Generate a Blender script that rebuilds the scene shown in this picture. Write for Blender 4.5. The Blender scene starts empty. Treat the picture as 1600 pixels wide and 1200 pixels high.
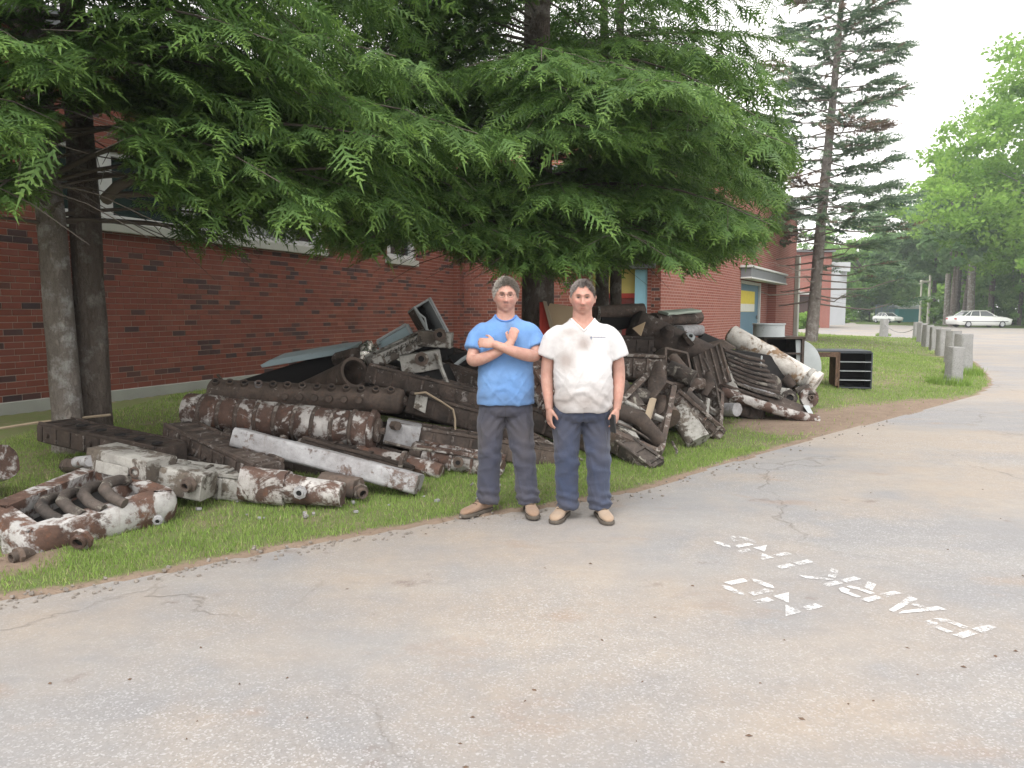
import bpy, bmesh, math, random
import numpy as np
from mathutils import Vector, Matrix

R = math.radians
rng = np.random.default_rng(7)
random.seed(7)
S = bpy.context.scene
C = S.collection

# ------------------------------------------------------------------ camera
F = 1200.0                      # focal length in pixels of the 1600 px wide photograph
CAMZ = 1.55
HOR = 487.0
PITCH = math.atan((600 - HOR) / F)
cam = bpy.data.cameras.new('camera'); cam_o = bpy.data.objects.new('camera', cam); C.objects.link(cam_o)
cam.sensor_width = 36; cam.lens = 36 * F / 1600; cam.clip_start = 0.05; cam.clip_end = 3000
cam_o.location = (0, 0, CAMZ); cam_o.rotation_euler = (math.pi / 2 - PITCH, 0, 0)
S.camera = cam_o
S.view_settings.view_transform = 'Standard'; S.view_settings.look = 'None'
S.view_settings.exposure = 1.15; S.view_settings.gamma = 1; S.view_settings.use_curve_mapping = False
S.render.engine = 'CYCLES'
S.cycles.max_bounces = 6; S.cycles.diffuse_bounces = 3; S.cycles.transparent_max_bounces = 8
S.cycles.use_denoising = True
S.cycles.sample_clamp_indirect = 6

# ------------------------------------------------------------------ sky + sun (overcast)
SUN_EL, SUN_AZ = R(52), R(200)         # azimuth measured from +Y clockwise: light comes from behind the camera
w = bpy.data.worlds.new('World'); S.world = w; w.use_nodes = True
wn = w.node_tree; wn.nodes.clear()
sky = wn.nodes.new('ShaderNodeTexSky'); sky.sky_type = 'NISHITA'; sky.sun_disc = False
sky.sun_elevation = SUN_EL; sky.sun_rotation = SUN_AZ; sky.air_density = 1.0; sky.dust_density = 4.0
hs = wn.nodes.new('ShaderNodeHueSaturation'); hs.inputs['Saturation'].default_value = 0.25
mx = wn.nodes.new('ShaderNodeMix'); mx.data_type = 'RGBA'; mx.inputs[0].default_value = 0.72
mx.inputs[7].default_value = (10.5, 10.15, 9.85, 1)      # even cloud layer over the whole sky
bg = wn.nodes.new('ShaderNodeBackground'); bg.inputs['Strength'].default_value = 0.115
wo = wn.nodes.new('ShaderNodeOutputWorld')
wn.links.new(sky.outputs[0], hs.inputs['Color']); wn.links.new(hs.outputs[0], mx.inputs[6])
wn.links.new(mx.outputs[2], bg.inputs['Color']); wn.links.new(bg.outputs[0], wo.inputs['Surface'])
sun = bpy.data.lights.new('sun', 'SUN'); sun.energy = 0.9; sun.angle = R(25); sun.color = (1, 0.97, 0.93)
sun_o = bpy.data.objects.new('sun', sun); C.objects.link(sun_o)
sd = Vector((math.sin(SUN_AZ) * math.cos(SUN_EL), math.cos(SUN_AZ) * math.cos(SUN_EL), math.sin(SUN_EL)))
sun_o.rotation_euler = sd.to_track_quat('Z', 'Y').to_euler()

# ------------------------------------------------------------------ survey helpers (photo measurements -> metres)
cp, sp_ = math.cos(PITCH), math.sin(PITCH)
def ray(px, py):
    u, v = (px - 800) / F, (600 - py) / F
    return Vector((u, cp + v * sp_, v * cp - sp_))
def P(px, py, Y):
    d = ray(px, py); return Vector((0, 0, CAMZ)) + d * (Y / d.y)
def G0(px, py, z=0.0):
    d = ray(px, py); return Vector((0, 0, CAMZ)) + d * ((z - CAMZ) / d.z)

# building plan
C1 = Vector((-1.48, 21.1)); DL = Vector((math.sin(R(21.2)), math.cos(R(21.2))))
DP = Vector((DL.y, -DL.x))                # perpendicular, pointing right and towards the camera
C2 = C1 + DP * 5.53
DR = Vector((math.sin(R(28.4)), math.cos(R(28.4))))
C0 = C1 - DL * 26.0
C3 = C2 + DR * 21.5
WALLZ = 0.3
# edge of the lawn against the road
E_PIX = [(0, 940), (130, 922), (300, 888), (500, 850), (700, 815), (850, 795), (1000, 768), (1100, 738), (1200, 708),
         (1300, 678), (1380, 658), (1450, 640), (1530, 618), (1553, 602), (1548, 588), (1530, 570), (1508, 553), (1480, 540), (1450, 531), (1425, 528), (1380, 526.5), (1320, 524)]
EDGE = [G0(*p).xy for p in E_PIX]
EDGE = [EDGE[0] + (EDGE[0] - EDGE[2]) * 9.0] + EDGE + [Vector((21.5, 62)), Vector((21, 66))]
LAWN = EDGE + [Vector((14, 66)), Vector((C3.x + .8, C3.y + 4)), Vector(C3), Vector(C2), Vector(C1), Vector(C0) - DL * 8]
def seg_dist(X, Y, pts):
    best = np.full(X.shape, 1e9)
    for a, b in zip(pts[:-1], pts[1:]):
        dx, dy = b.x - a.x, b.y - a.y; L2 = dx * dx + dy * dy
        t = np.clip(((X - a.x) * dx + (Y - a.y) * dy) / L2, 0, 1)
        best = np.minimum(best, np.hypot(X - a.x - t * dx, Y - a.y - t * dy))
    return best
def inside(X, Y, poly):
    r = np.zeros(X.shape, bool); n = len(poly)
    for i in range(n):
        a, b = poly[i], poly[(i + 1) % n]
        c = (a.y > Y) != (b.y > Y)
        with np.errstate(divide='ignore', invalid='ignore'):
            xi = (b.x - a.x) * (Y - a.y) / (b.y - a.y + 1e-12) + a.x
        r ^= c & (X < xi)
    return r
WALLPTS = [C0 - DL * 8, C1, C2, C3]
def vnoise(X, Y, s=1.0, seed=0, octv=3):
    """cheap smooth value noise, about -1..1"""
    out = np.zeros(np.shape(X)); amp = 1; tot = 0
    for o in range(octv):
        f = s * 2 ** o; xs, ys = np.asarray(X) * f + seed * 17.3 + o * 5.1, np.asarray(Y) * f - seed * 9.7 + o * 3.3
        xi, yi = np.floor(xs), np.floor(ys); u, v = xs - xi, ys - yi; u = u * u * (3 - 2 * u); v = v * v * (3 - 2 * v)
        def h(a, b):
            q = np.sin(a * 127.1 + b * 311.7 + seed * 74.7) * 43758.5453; return (q - np.floor(q)) * 2 - 1
        out += amp * ((h(xi, yi) * (1 - u) + h(xi + 1, yi) * u) * (1 - v) + (h(xi, yi + 1) * (1 - u) + h(xi + 1, yi + 1) * u) * v)
        tot += amp; amp *= .5
    return out / tot
def lawn_h(X, Y):
    X = np.asarray(X, float); Y = np.asarray(Y, float)
    ins = inside(X, Y, LAWN); de = seg_dist(X, Y, EDGE); dw = seg_dist(X, Y, WALLPTS)
    r = np.clip(1.15 * de / (de + dw + 1e-6), 0, 1); s = r * r * (3 - 2 * r)
    h = WALLZ * s + .012 + .012 * vnoise(X, Y, .9, 3) * np.clip(de * 2, 0, 1)
    return np.where(ins, h, 0.0), ins, de, dw
def gz(x, y):
    return float(lawn_h(np.array([x]), np.array([y]))[0][0])
def G(px, py, up=0.0):
    """the point of the terrain seen at a pixel"""
    p = G0(px, py, 0.0)
    for _ in range(12): p = G0(px, py, gz(p.x, p.y) + up)
    return p
def WALLP(px, py=None, a=C1, d=DL):
    """distance along a wall line (and height) seen at a pixel"""
    k = (px - 800) / F
    r = ray(px, py if py else 487); kx = r.x / r.y
    t = (a.x - kx * a.y) / (kx * d.y - d.x)
    Y = a.y + d.y * t
    return t, (CAMZ + r.z / r.y * Y)

# ------------------------------------------------------------------ object helpers
def origin(o):
    v = Vector((0, 0, 0))
    while o is not None: v += Vector(o.location); o = o.parent
    return v
def thing(name, label, cat, loc=(0, 0, 0), group=None):
    o = bpy.data.objects.new(name, None); C.objects.link(o); o.location = loc; o.empty_display_size = .2
    o['label'] = label; o['category'] = cat
    if group: o['group'] = group
    return o
def link(name, me, m, parent=None, kind=None, label=None):
    o = bpy.data.objects.new(name, me); C.objects.link(o)
    if m is not None: me.materials.append(m)
    if parent is not None: o.parent = parent
    if kind: o['kind'] = kind
    if label: o['label'] = label
    return o
def np_mesh(name, V, Fc, smooth=False, attrs=None):
    """V (n,3), Fc (m,k) arrays -> mesh"""
    V = np.asarray(V, np.float32); Fc = np.asarray(Fc, np.int32); m, k = Fc.shape
    me = bpy.data.meshes.new(name); me.vertices.add(len(V)); me.vertices.foreach_set('co', V.ravel())
    me.loops.add(m * k); me.loops.foreach_set('vertex_index', Fc.ravel())
    me.polygons.add(m); me.polygons.foreach_set('loop_start', np.arange(0, m * k, k, dtype=np.int32))
    me.polygons.foreach_set('use_smooth', np.full(m, bool(smooth)))
    for an, (dom, arr) in (attrs or {}).items():
        a = me.attributes.new(an, 'FLOAT', dom); a.data.foreach_set('value', np.asarray(arr, np.float32))
    me.update(); return me
class MB:
    """collects shapes given in world metres and links them as one mesh"""
    def __init__(s): s.v = []; s.f = []
    def add(s, v, f):
        n = len(s.v); s.v += [tuple(p) for p in v]; s.f += [tuple(i + n for i in q) for q in f]; return s
    def mesh(s, name, off=(0, 0, 0), bevel=0, smooth=40, seg=1, jitter=0):
        ox, oy, oz = off
        me = bpy.data.meshes.new(name); me.from_pydata([(x - ox, y - oy, z - oz) for x, y, z in s.v], [], s.f)
        bm = bmesh.new(); bm.from_mesh(me)
        bmesh.ops.recalc_face_normals(bm, faces=bm.faces)
        if bevel:
            es = [e for e in bm.edges if len(e.link_faces) == 2 and e.calc_face_angle(0) > R(35)]
            bmesh.ops.bevel(bm, geom=es, offset=bevel, segments=seg, affect='EDGES', clamp_overlap=True)
        if jitter:
            for v in bm.verts:
                v.co += Vector((random.uniform(-1, 1), random.uniform(-1, 1), random.uniform(-1, 1))) * jitter
        bm.to_mesh(me); bm.free()
        if smooth:
            for p in me.polygons: p.use_smooth = True
            me.set_sharp_from_angle(angle=R(smooth))
        return me
    def part(s, name, m, parent=None, kind=None, label=None, **k):
        off = origin(parent) if parent is not None else (0, 0, 0)
        return link(name, s.mesh(name, off, **k), m, parent, kind, label)
    def solo(s, name, m, label, cat, loc, group=None, **k):
        o = link(name, s.mesh(name, loc, **k), m); o.location = loc; o['label'] = label; o['category'] = cat
        if group: o['group'] = group
        return o
    # shapes -------------------------------------------------
    def box(s, c, sx, sy, sz, ax=None):
        """ax: three unit axes"""
        X, Y, Z = ax if ax else (Vector((1, 0, 0)), Vector((0, 1, 0)), Vector((0, 0, 1)))
        c = Vector(c); v = [c + X * (i * sx / 2) + Y * (j * sy / 2) + Z * (k * sz / 2) for i in (-1, 1) for j in (-1, 1) for k in (-1, 1)]
        return s.add(v, [(0, 1, 3, 2), (4, 6, 7, 5), (0, 4, 5, 1), (2, 3, 7, 6), (0, 2, 6, 4), (1, 5, 7, 3)])
    def prism(s, pts, d):
        """closed outline pts (3d) extruded by vector d"""
        n = len(pts); d = Vector(d); v = [Vector(p) for p in pts] + [Vector(p) + d for p in pts]
        return s.add(v, [tuple(range(n))[::-1], tuple(range(n, 2 * n))] + [(i, (i + 1) % n, n + (i + 1) % n, n + i) for i in range(n)])
    def tube(s, pts, r, n=12, cap=True, r2=None, flat=1.0, up=None):
        """sweep along polyline; r number or list"""
        pts = [Vector(p) for p in pts]; m = len(pts); rs = r if isinstance(r, (list, tuple)) else [r] * m
        v = []; f = []; ref = Vector(up) if up else None
        for i, p in enumerate(pts):
            t = (pts[min(i + 1, m - 1)] - pts[max(i - 1, 0)]).normalized()
            if ref is None: ref = Vector((0, 0, 1)) if abs(t.z) < .9 else Vector((1, 0, 0))
            a = t.cross(ref).normalized(); b = a.cross(t).normalized(); ref = b
            for k in range(n):
                q = 2 * math.pi * k / n; v.append(p + (a * math.cos(q) + b * math.sin(q) * flat) * rs[i])
        for i in range(m - 1):
            for k in range(n): f.append((i * n + k, i * n + (k + 1) % n, (i + 1) * n + (k + 1) % n, (i + 1) * n + k))
        if cap: f += [tuple(range(n))[::-1], tuple(range((m - 1) * n, m * n))]
        return s.add(v, f)
    def pipe(s, a, b, ro, ri, n=20):
        """open hollow pipe from a to b"""
        a, b = Vector(a), Vector(b); t = (b - a).normalized(); ref = Vector((0, 0, 1)) if abs(t.z) < .9 else Vector((1, 0, 0))
        x = t.cross(ref).normalized(); y = x.cross(t); v = []; f = []
        for p, r in ((a, ro), (b, ro), (b, ri), (a, ri)):
            for k in range(n): q = 2 * math.pi * k / n; v.append(p + (x * math.cos(q) + y * math.sin(q)) * r)
        for i in range(4):
            for k in range(n): f.append((i * n + k, i * n + (k + 1) % n, ((i + 1) % 4) * n + (k + 1) % n, ((i + 1) % 4) * n + k))
        return s.add(v, f)
def frame(a, b, roll=0.0, up=(0, 0, 1)):
    """axes of a bar from a to b: X along it, Y sideways, Z its top"""
    X = (Vector(b) - Vector(a)).normalized(); Z = Vector(up); Z = (Z - X * Z.dot(X)).normalized(); Y = Z.cross(X)
    q = Matrix.Rotation(roll, 3, X); return X, q @ Y, q @ Z

# ------------------------------------------------------------------ material helpers
class N:
    def __init__(s, name):
        s.m = bpy.data.materials.new(name); s.m.use_nodes = True; s.t = s.m.node_tree; s.t.nodes.clear()
        s.o = s.t.nodes.new('ShaderNodeOutputMaterial'); s.c = {}
    def n(s, typ, **k):
        x = s.t.nodes.new('ShaderNode' + typ)
        for a, b in k.items(): setattr(x, a, b)
        return x
    def set(s, sock, v):
        if isinstance(v, bpy.types.NodeSocket): s.t.links.new(v, sock)
        elif isinstance(v, tuple) and len(v) == 3 and sock.type == 'RGBA': sock.default_value = (*v, 1)
        else: sock.default_value = v
    def co(s, kind='Object'):
        if kind not in s.c: s.c[kind] = s.n('NewGeometry').outputs['Position'] if kind == 'World' else s.n('TexCoord').outputs[kind]
        return s.c[kind]
    def stretch(s, v, sc, rot=(0, 0, 0)):
        x = s.n('Mapping'); s.set(x.inputs['Vector'], v); x.inputs['Scale'].default_value = sc; x.inputs['Rotation'].default_value = rot; return x.outputs[0]
    def noise(s, sc, det=4, rough=.55, co=None, w=None, dist=0, col=False):
        x = s.n('TexNoise'); s.set(x.inputs['Vector'], co if co is not None else s.co())
        if w is not None: x.noise_dimensions = '4D'; s.set(x.inputs['W'], w)
        x.inputs['Scale'].default_value = sc; x.inputs['Detail'].default_value = det; x.inputs['Roughness'].default_value = rough
        x.inputs['Distortion'].default_value = dist
        return x.outputs['Color' if col else 'Fac']
    def vor(s, sc, feat='F1', co=None, out='Distance', rnd=1):
        x = s.n('TexVoronoi', feature=feat); s.set(x.inputs['Vector'], co if co is not None else s.co()); x.inputs['Scale'].default_value = sc
        x.inputs['Randomness'].default_value = rnd
        return x.outputs[out]
    def ramp(s, f, *st, interp='LINEAR'):
        x = s.n('ValToRGB'); s.set(x.inputs[0], f); r = x.color_ramp; r.interpolation = interp
        while len(r.elements) < len(st): r.elements.new(.5)
        for e, (p, c) in zip(r.elements, st):
            e.position = p; e.color = (*c, 1) if isinstance(c, tuple) else (c, c, c, 1)
        return x.outputs[0]
    def mix(s, f, a, b, mode='MIX'):
        x = s.n('Mix', data_type='RGBA', blend_type=mode); s.set(x.inputs[0], f); s.set(x.inputs[6], a); s.set(x.inputs[7], b); return x.outputs[2]
    def math(s, op, a, b=0.5, clamp=False):
        x = s.n('Math', operation=op, use_clamp=clamp); s.set(x.inputs[0], a); s.set(x.inputs[1], b); return x.outputs[0]
    def attr(s, name):
        x = s.n('Attribute', attribute_name=name); return x.outputs['Fac']
    def orand(s): return s.n('ObjectInfo').outputs['Random']
    def bump(s, h, st=.5, d=.01, nrm=None):
        x = s.n('Bump'); s.set(x.inputs['Height'], h); x.inputs['Strength'].default_value = st; x.inputs['Distance'].default_value = d
        if nrm is not None: s.set(x.inputs['Normal'], nrm)
        return x.outputs[0]
    def out(s, col, rough=.6, nrm=None, metal=0.0, spec=.5, **k):
        b = s.n('BsdfPrincipled'); s.set(b.inputs['Base Color'], col); s.set(b.inputs['Roughness'], rough); s.set(b.inputs['Metallic'], metal)
        b.inputs['Specular IOR Level'].default_value = spec
        if nrm is not None: s.set(b.inputs['Normal'], nrm)
        for a, v in k.items(): s.set(b.inputs[a.replace('_', ' ')], v)
        s.t.links.new(b.outputs[0], s.o.inputs[0]); return s.m
def plain(name, col, rough=.6, metal=0.0, var=.15, sc=6, bump=.15, spec=.4):
    k = N(name); a = k.noise(sc, 5, .6); c = k.mix(a, tuple(x * (1 - var) for x in col), tuple(min(1, x * (1 + var)) for x in col))
    return k.out(c, rough, k.bump(k.noise(sc * 8, 3), bump, .004), metal, spec)
# ================================================================== GROUND
def m_road():
    k = N('dusty_asphalt'); p = k.co('World')
    big = k.noise(.33, 4, .6, p, dist=.6); mid = k.noise(1.3, 5, .65, p)
    dust = k.ramp(k.math('ADD', k.math('MULTIPLY', big, .7), k.math('MULTIPLY', mid, .3)), (.44, 0.0), (.57, 1.0))
    col = k.mix(dust, (.250, .246, .248), (.330, .283, .238))
    # light dusty streaks drawn out along the road
    st = k.noise(1.0, 6, .7, k.stretch(p, (.5, 1.6, 1), (0, 0, R(-35))))
    col = k.mix(k.ramp(st, (.45, 0.0), (.72, .55)), col, (.36, .335, .305))
    # rusty and dark smudges
    s1 = k.noise(1.15, 5, .62, k.stretch(p, (1.0, 1.7, 1), (0, 0, R(20))), w=3.0)
    col = k.mix(k.ramp(s1, (.60, 0.0), (.73, .6)), col, (.29, .205, .15))
    s2 = k.noise(3.6, 4, .6, p, w=9.0)
    col = k.mix(k.ramp(s2, (.655, 0.0), (.75, .65)), col, (.17, .13, .115))
    # aggregate: pale stones worn free of the tar
    v1 = k.vor(125, 'F1', p, 'Color'); sep = k.n('SeparateColor'); k.set(sep.inputs[0], v1)
    agg = k.ramp(sep.outputs[0], (.70, 0.0), (.97, 1.0)); dk = k.ramp(sep.outputs[1], (.72, 0.0), (1.0, 1.0))
    wear = k.ramp(k.noise(.55, 3, .5, p, w=5.0), (.38, .25), (.66, 1.0))
    col = k.mix(k.math('MULTIPLY', agg, k.math('MULTIPLY', wear, .50)), col, (.54, .54, .55))
    col = k.mix(k.math('MULTIPLY', dk, k.math('MULTIPLY', wear, .38)), col, (.16, .155, .15))
    fine = k.noise(9, 5, .7, p, w=12.0); col = k.mix(k.ramp(fine, (.35, .28), (.55, 0.0)), col, (.23, .215, .205))
    gr_ = k.noise(28, 4, .75, k.stretch(p, (1, 1.5, 1)), w=14.0); col = k.mix(k.ramp(gr_, (.68, 0.0), (.74, .7)), col, (.13, .10, .085))
    # cracks
    pd = k.n('VectorMath', operation='ADD'); k.set(pd.inputs[0], p)
    nz = k.n('VectorMath', operation='SCALE'); k.set(nz.inputs[0], k.noise(2.2, 4, .6, p, col=True)); nz.inputs['Scale'].default_value = .55
    k.set(pd.inputs[1], nz.outputs[0])
    cr = k.vor(.33, 'DISTANCE_TO_EDGE', pd.outputs[0])
    crm = k.math('MULTIPLY', k.ramp(cr, (0.0, 1.0), (.006, 0.0)), k.ramp(k.noise(.5, 2, .5, p, w=1.0), (.46, 0.0), (.56, 1.0)))
    col = k.mix(k.math('MULTIPLY', crm, .5), col, (.16, .14, .12))
    h = k.math('ADD', k.math('MULTIPLY', sep.outputs[2], .5), k.math('MULTIPLY', k.noise(240, 2, .6, p), .5))
    nb = k.bump(k.math('SUBTRACT', h, k.math('MULTIPLY', crm, 2.0)), .55, .006)
    return k.out(col, .86, nb, spec=.3)
def m_lawn():
    k = N('lawn_soil'); p = k.co('World'); d = k.attr('dirt')
    g = k.mix(k.noise(1.4, 5, .6, p), (.105, .145, .052), (.18, .215, .085))
    g = k.mix(k.ramp(k.noise(9, 4, .7, p), (.4, 0.0), (.75, .7)), g, (.19, .155, .10))
    soil = k.mix(k.noise(3.5, 6, .7, p), (.16, .115, .085), (.34, .265, .205))
    soil = k.mix(k.ramp(k.noise(22, 4, .7, p), (.56, 0.0), (.70, .8)), soil, (.10, .07, .055))
    f = k.math('ADD', d, k.math('MULTIPLY', k.math('SUBTRACT', k.noise(7, 5, .7, p), .5), .9))
    c = k.mix(k.ramp(f, (.35, 0.0), (.65, 1.0)), g, soil)
    return k.out(c, .95, k.bump(k.noise(30, 5, .7, p), .8, .025), spec=.1)
M_ROAD = m_road(); M_LAWN = m_lawn()
def sheet(name, x0, x1, y0, y1, z, m, kind='structure'):
    o = MB().add([(x0, y0, z), (x1, y0, z), (x1, y1, z), (x0, y1, z)], [(0, 1, 2, 3)]).part(name, m, smooth=0); o['kind'] = kind; return o
def m_woodfloor():
    k = N('rough_grass'); p = k.co('World'); c = k.mix(k.noise(.7, 5, .7, p), (.05, .085, .025), (.12, .16, .05))
    return k.out(c, .95, k.bump(k.noise(8, 4, .7, p), .8, .08), spec=.1)
M_FAR = m_woodfloor()
sheet('ground', -1500, 1500, -600, 2500, -.02, M_FAR)
# road + parking as one outline
road_out = [(-60, -60), (60, -60), (60, 55), (47, 72), (43, 96), (48, 108), (34, 112), (20, 104), (14, 70), (10, 50), (0, 20), (-60, 20)]
MB().add([(x, y, 0) for x, y in road_out], [tuple(range(len(road_out)))]).part('road', M_ROAD, smooth=0, kind='structure')

def dirt_mask(X, Y, de, dw):
    d = np.clip(1 - de / .22, 0, 1) * .9
    d = np.maximum(d, np.clip(1.0 - dw / .6, 0, 1) * .45)
    a, b = G(1230, 665), G(1500, 632)      # churned soil where machines crossed the lawn
    q = seg_dist(X, Y, [a.xy, G(1370, 648).xy, b.xy]); d = np.maximum(d, np.clip(1.35 - q / .95, 0, 1))
    c = G(25, 878); d = np.maximum(d, np.clip(1.0 - np.hypot(X - c.x, Y - c.y) / .45, 0, 1))
    c = G(1545, 625); d = np.maximum(d, np.clip(1.1 - np.hypot((X - c.x) / 1.2, Y - c.y) / .9, 0, 1))
    d = np.maximum(d, .30 + .28 * vnoise(X, Y, .8, 11))
    return np.clip(d + .15 * vnoise(X, Y, 3.0, 5), 0, 1)
# lawn: grid whose outermost rows are snapped onto the outline
def build_lawn():
    V, Fc, D = [], [], []
    def grid(x0, x1, y0, y1, st):
        xs, ys = np.arange(x0, x1, st), np.arange(y0, y1, st)
        X, Y = np.meshgrid(xs, ys); h, ins, de, dw = lawn_h(X, Y)
        # wobble of the edge
        rag = .05 * vnoise(X, Y, 2.3, 8)
        keep = ins & (de > .012 + np.maximum(rag, -.01))
        idx = -np.ones(X.shape, int); n0 = sum(len(a) for a in V)
        near = keep | (seg_dist(X, Y, EDGE) < st * 1.3)
        sel = near
        idx[sel] = n0 + np.arange(sel.sum())
        hh = np.where(keep, h, -.015)
        V.append(np.stack([X[sel], Y[sel], hh[sel]], 1)); D.append(dirt_mask(X, Y, de, dw)[sel])
        a, b, c, d = idx[:-1, :-1], idx[:-1, 1:], idx[1:, 1:], idx[1:, :-1]
        ka, kb, kc, kd = keep[:-1, :-1], keep[:-1, 1:], keep[1:, 1:], keep[1:, :-1]
        ok = (a >= 0) & (b >= 0) & (c >= 0) & (d >= 0) & (ka | kb | kc | kd)
        Fc.append(np.stack([a[ok], b[ok], c[ok], d[ok]], 1))
    grid(-14, 14, 0.0, 12.0, .07)
    grid(-14, 14.5, 11.93 + .07 * 0, 26, .14)
    grid(-6, 26, 25.9, 66, .4)
    me = np_mesh('lawn', np.concatenate(V), np.concatenate(Fc), True, {'dirt': ('POINT', np.concatenate(D))})
    return link('lawn', me, M_LAWN, kind='structure')
build_lawn()

def m_grass():
    k = N('grass_blades'); t = k.attr('tone')
    c = k.ramp(t, (0.0, (.12, .20, .042)), (.5, (.25, .37, .095)), (.8, (.34, .45, .14)), (1.0, (.48, .44, .25)))
    d = k.n('BsdfDiffuse'); k.set(d.inputs[0], c); tr = k.n('BsdfTranslucent'); k.set(tr.inputs[0], c)
    m = k.n('MixShader'); m.inputs[0].default_value = .35; k.t.links.new(d.outputs[0], m.inputs[1]); k.t.links.new(tr.outputs[0], m.inputs[2])
    k.t.links.new(m.outputs[0], k.o.inputs[0]); return k.m
M_GRASS = m_grass()
def grass(n, x0, x1, y0, y1, hgt, wid, keep_y=None):
    X = rng.uniform(x0, x1, n); Y = rng.uniform(y0, y1, n)
    h, ins, de, dw = lawn_h(X, Y); d = dirt_mask(X, Y, de, dw)
    vis = (np.abs(X) < Y * .70 + .6)
    k = ins & vis & (de > .03 + .09 * rng.random(n)) & (rng.random(n) > np.clip((d - .22) * 1.7, 0, .97))
    k &= ~((dw < .1) | (Y < 1))
    X, Y, h, d = X[k], Y[k], h[k], d[k]; m = len(X)
    clump = .55 + .9 * np.clip(vnoise(X, Y, 2.6, 21) * .5 + .5, 0, 1) ** 1.5
    Hh = hgt * rng.uniform(.45, 1.25, m) * clump; a = rng.uniform(0, 6.283, m); b = rng.uniform(0, 6.283, m); ln = rng.uniform(.1, .8, m) * Hh
    wv = wid * rng.uniform(.6, 1.3, m)
    base = np.stack([X, Y, h - .004], 1); side = np.stack([np.cos(a), np.sin(a), 0 * a], 1) * wv[:, None] / 2
    tip = base + np.stack([np.cos(b) * ln, np.sin(b) * ln, Hh], 1)
    V = np.stack([base - side, base + side, tip], 1).reshape(-1, 3)
    tone = np.clip(.42 + .22 * vnoise(X, Y, 1.1, 2) + rng.normal(0, .16, m) + np.where(rng.random(m) < .07, .45, 0) + .25 * d, 0, 1)
    return V, tone
gs = [grass(205000, -5, 4, 3.5, 8.5, .045, .0065), grass(90000, -5, 10, 8.5, 16, .05, .012), grass(80000, -2, 14, 16, 27, .055, .018), grass(40000, 3, 26, 27, 66, .07, .04)]
# taller grass round the bollards
def tuft_around(cx, cy, r, n, hgt):
    a = rng.uniform(0, 6.283, n); q = r * np.sqrt(rng.random(n)); X, Y = cx + q * np.cos(a), cy + q * np.sin(a); h = lawn_h(X, Y)[0]
    Hh = hgt * rng.uniform(.4, 1.1, n); b = rng.uniform(0, 6.283, n); ln = Hh * rng.uniform(.1, .6, n); c = rng.uniform(0, 3.14, n)
    base = np.stack([X, Y, h], 1); side = np.stack([np.cos(c), np.sin(c), 0 * c], 1) * .009
    V = np.stack([base - side, base + side, base + np.stack([np.cos(b) * ln, np.sin(b) * ln, Hh], 1)], 1).reshape(-1, 3)
    return V, np.clip(rng.normal(.42, .15, n), 0, 1)
for px, py in ((1482, 600), (1505, 585), (1440, 531), (1380, 525)):
    g = G(px, py); gs.append(tuft_around(g.x, g.y, .45, 700, .22))
gv = np.concatenate([g[0] for g in gs]); gt = np.concatenate([g[1] for g in gs])
gme = np_mesh('grass', gv, np.arange(len(gv)).reshape(-1, 3), False, {'tone': ('FACE', gt)})
link('grass', gme, M_GRASS, kind='stuff')['label'] = 'short green lawn grass between the asphalt and the brick building'

# ================================================================== painted lettering on the road
def m_roadpaint():
    k = N('worn_road_paint'); p = k.co('World')
    f = k.ramp(k.math('ADD', k.math('MULTIPLY', k.noise(5, 5, .7, p), .55), k.math('MULTIPLY', k.noise(60, 3, .8, p), .45)), (.415, 0.0), (.545, .86))
    b = k.n('BsdfPrincipled'); b.inputs['Base Color'].default_value = (.70, .70, .70, 1); b.inputs['Roughness'].default_value = .7
    t = k.n('BsdfTransparent'); m = k.n('MixShader'); k.set(m.inputs[0], f)
    k.t.links.new(t.outputs[0], m.inputs[1]); k.t.links.new(b.outputs[0], m.inputs[2]); k.t.links.new(m.outputs[0], k.o.inputs[0]); return k.m
M_PAINT = m_roadpaint()
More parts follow.
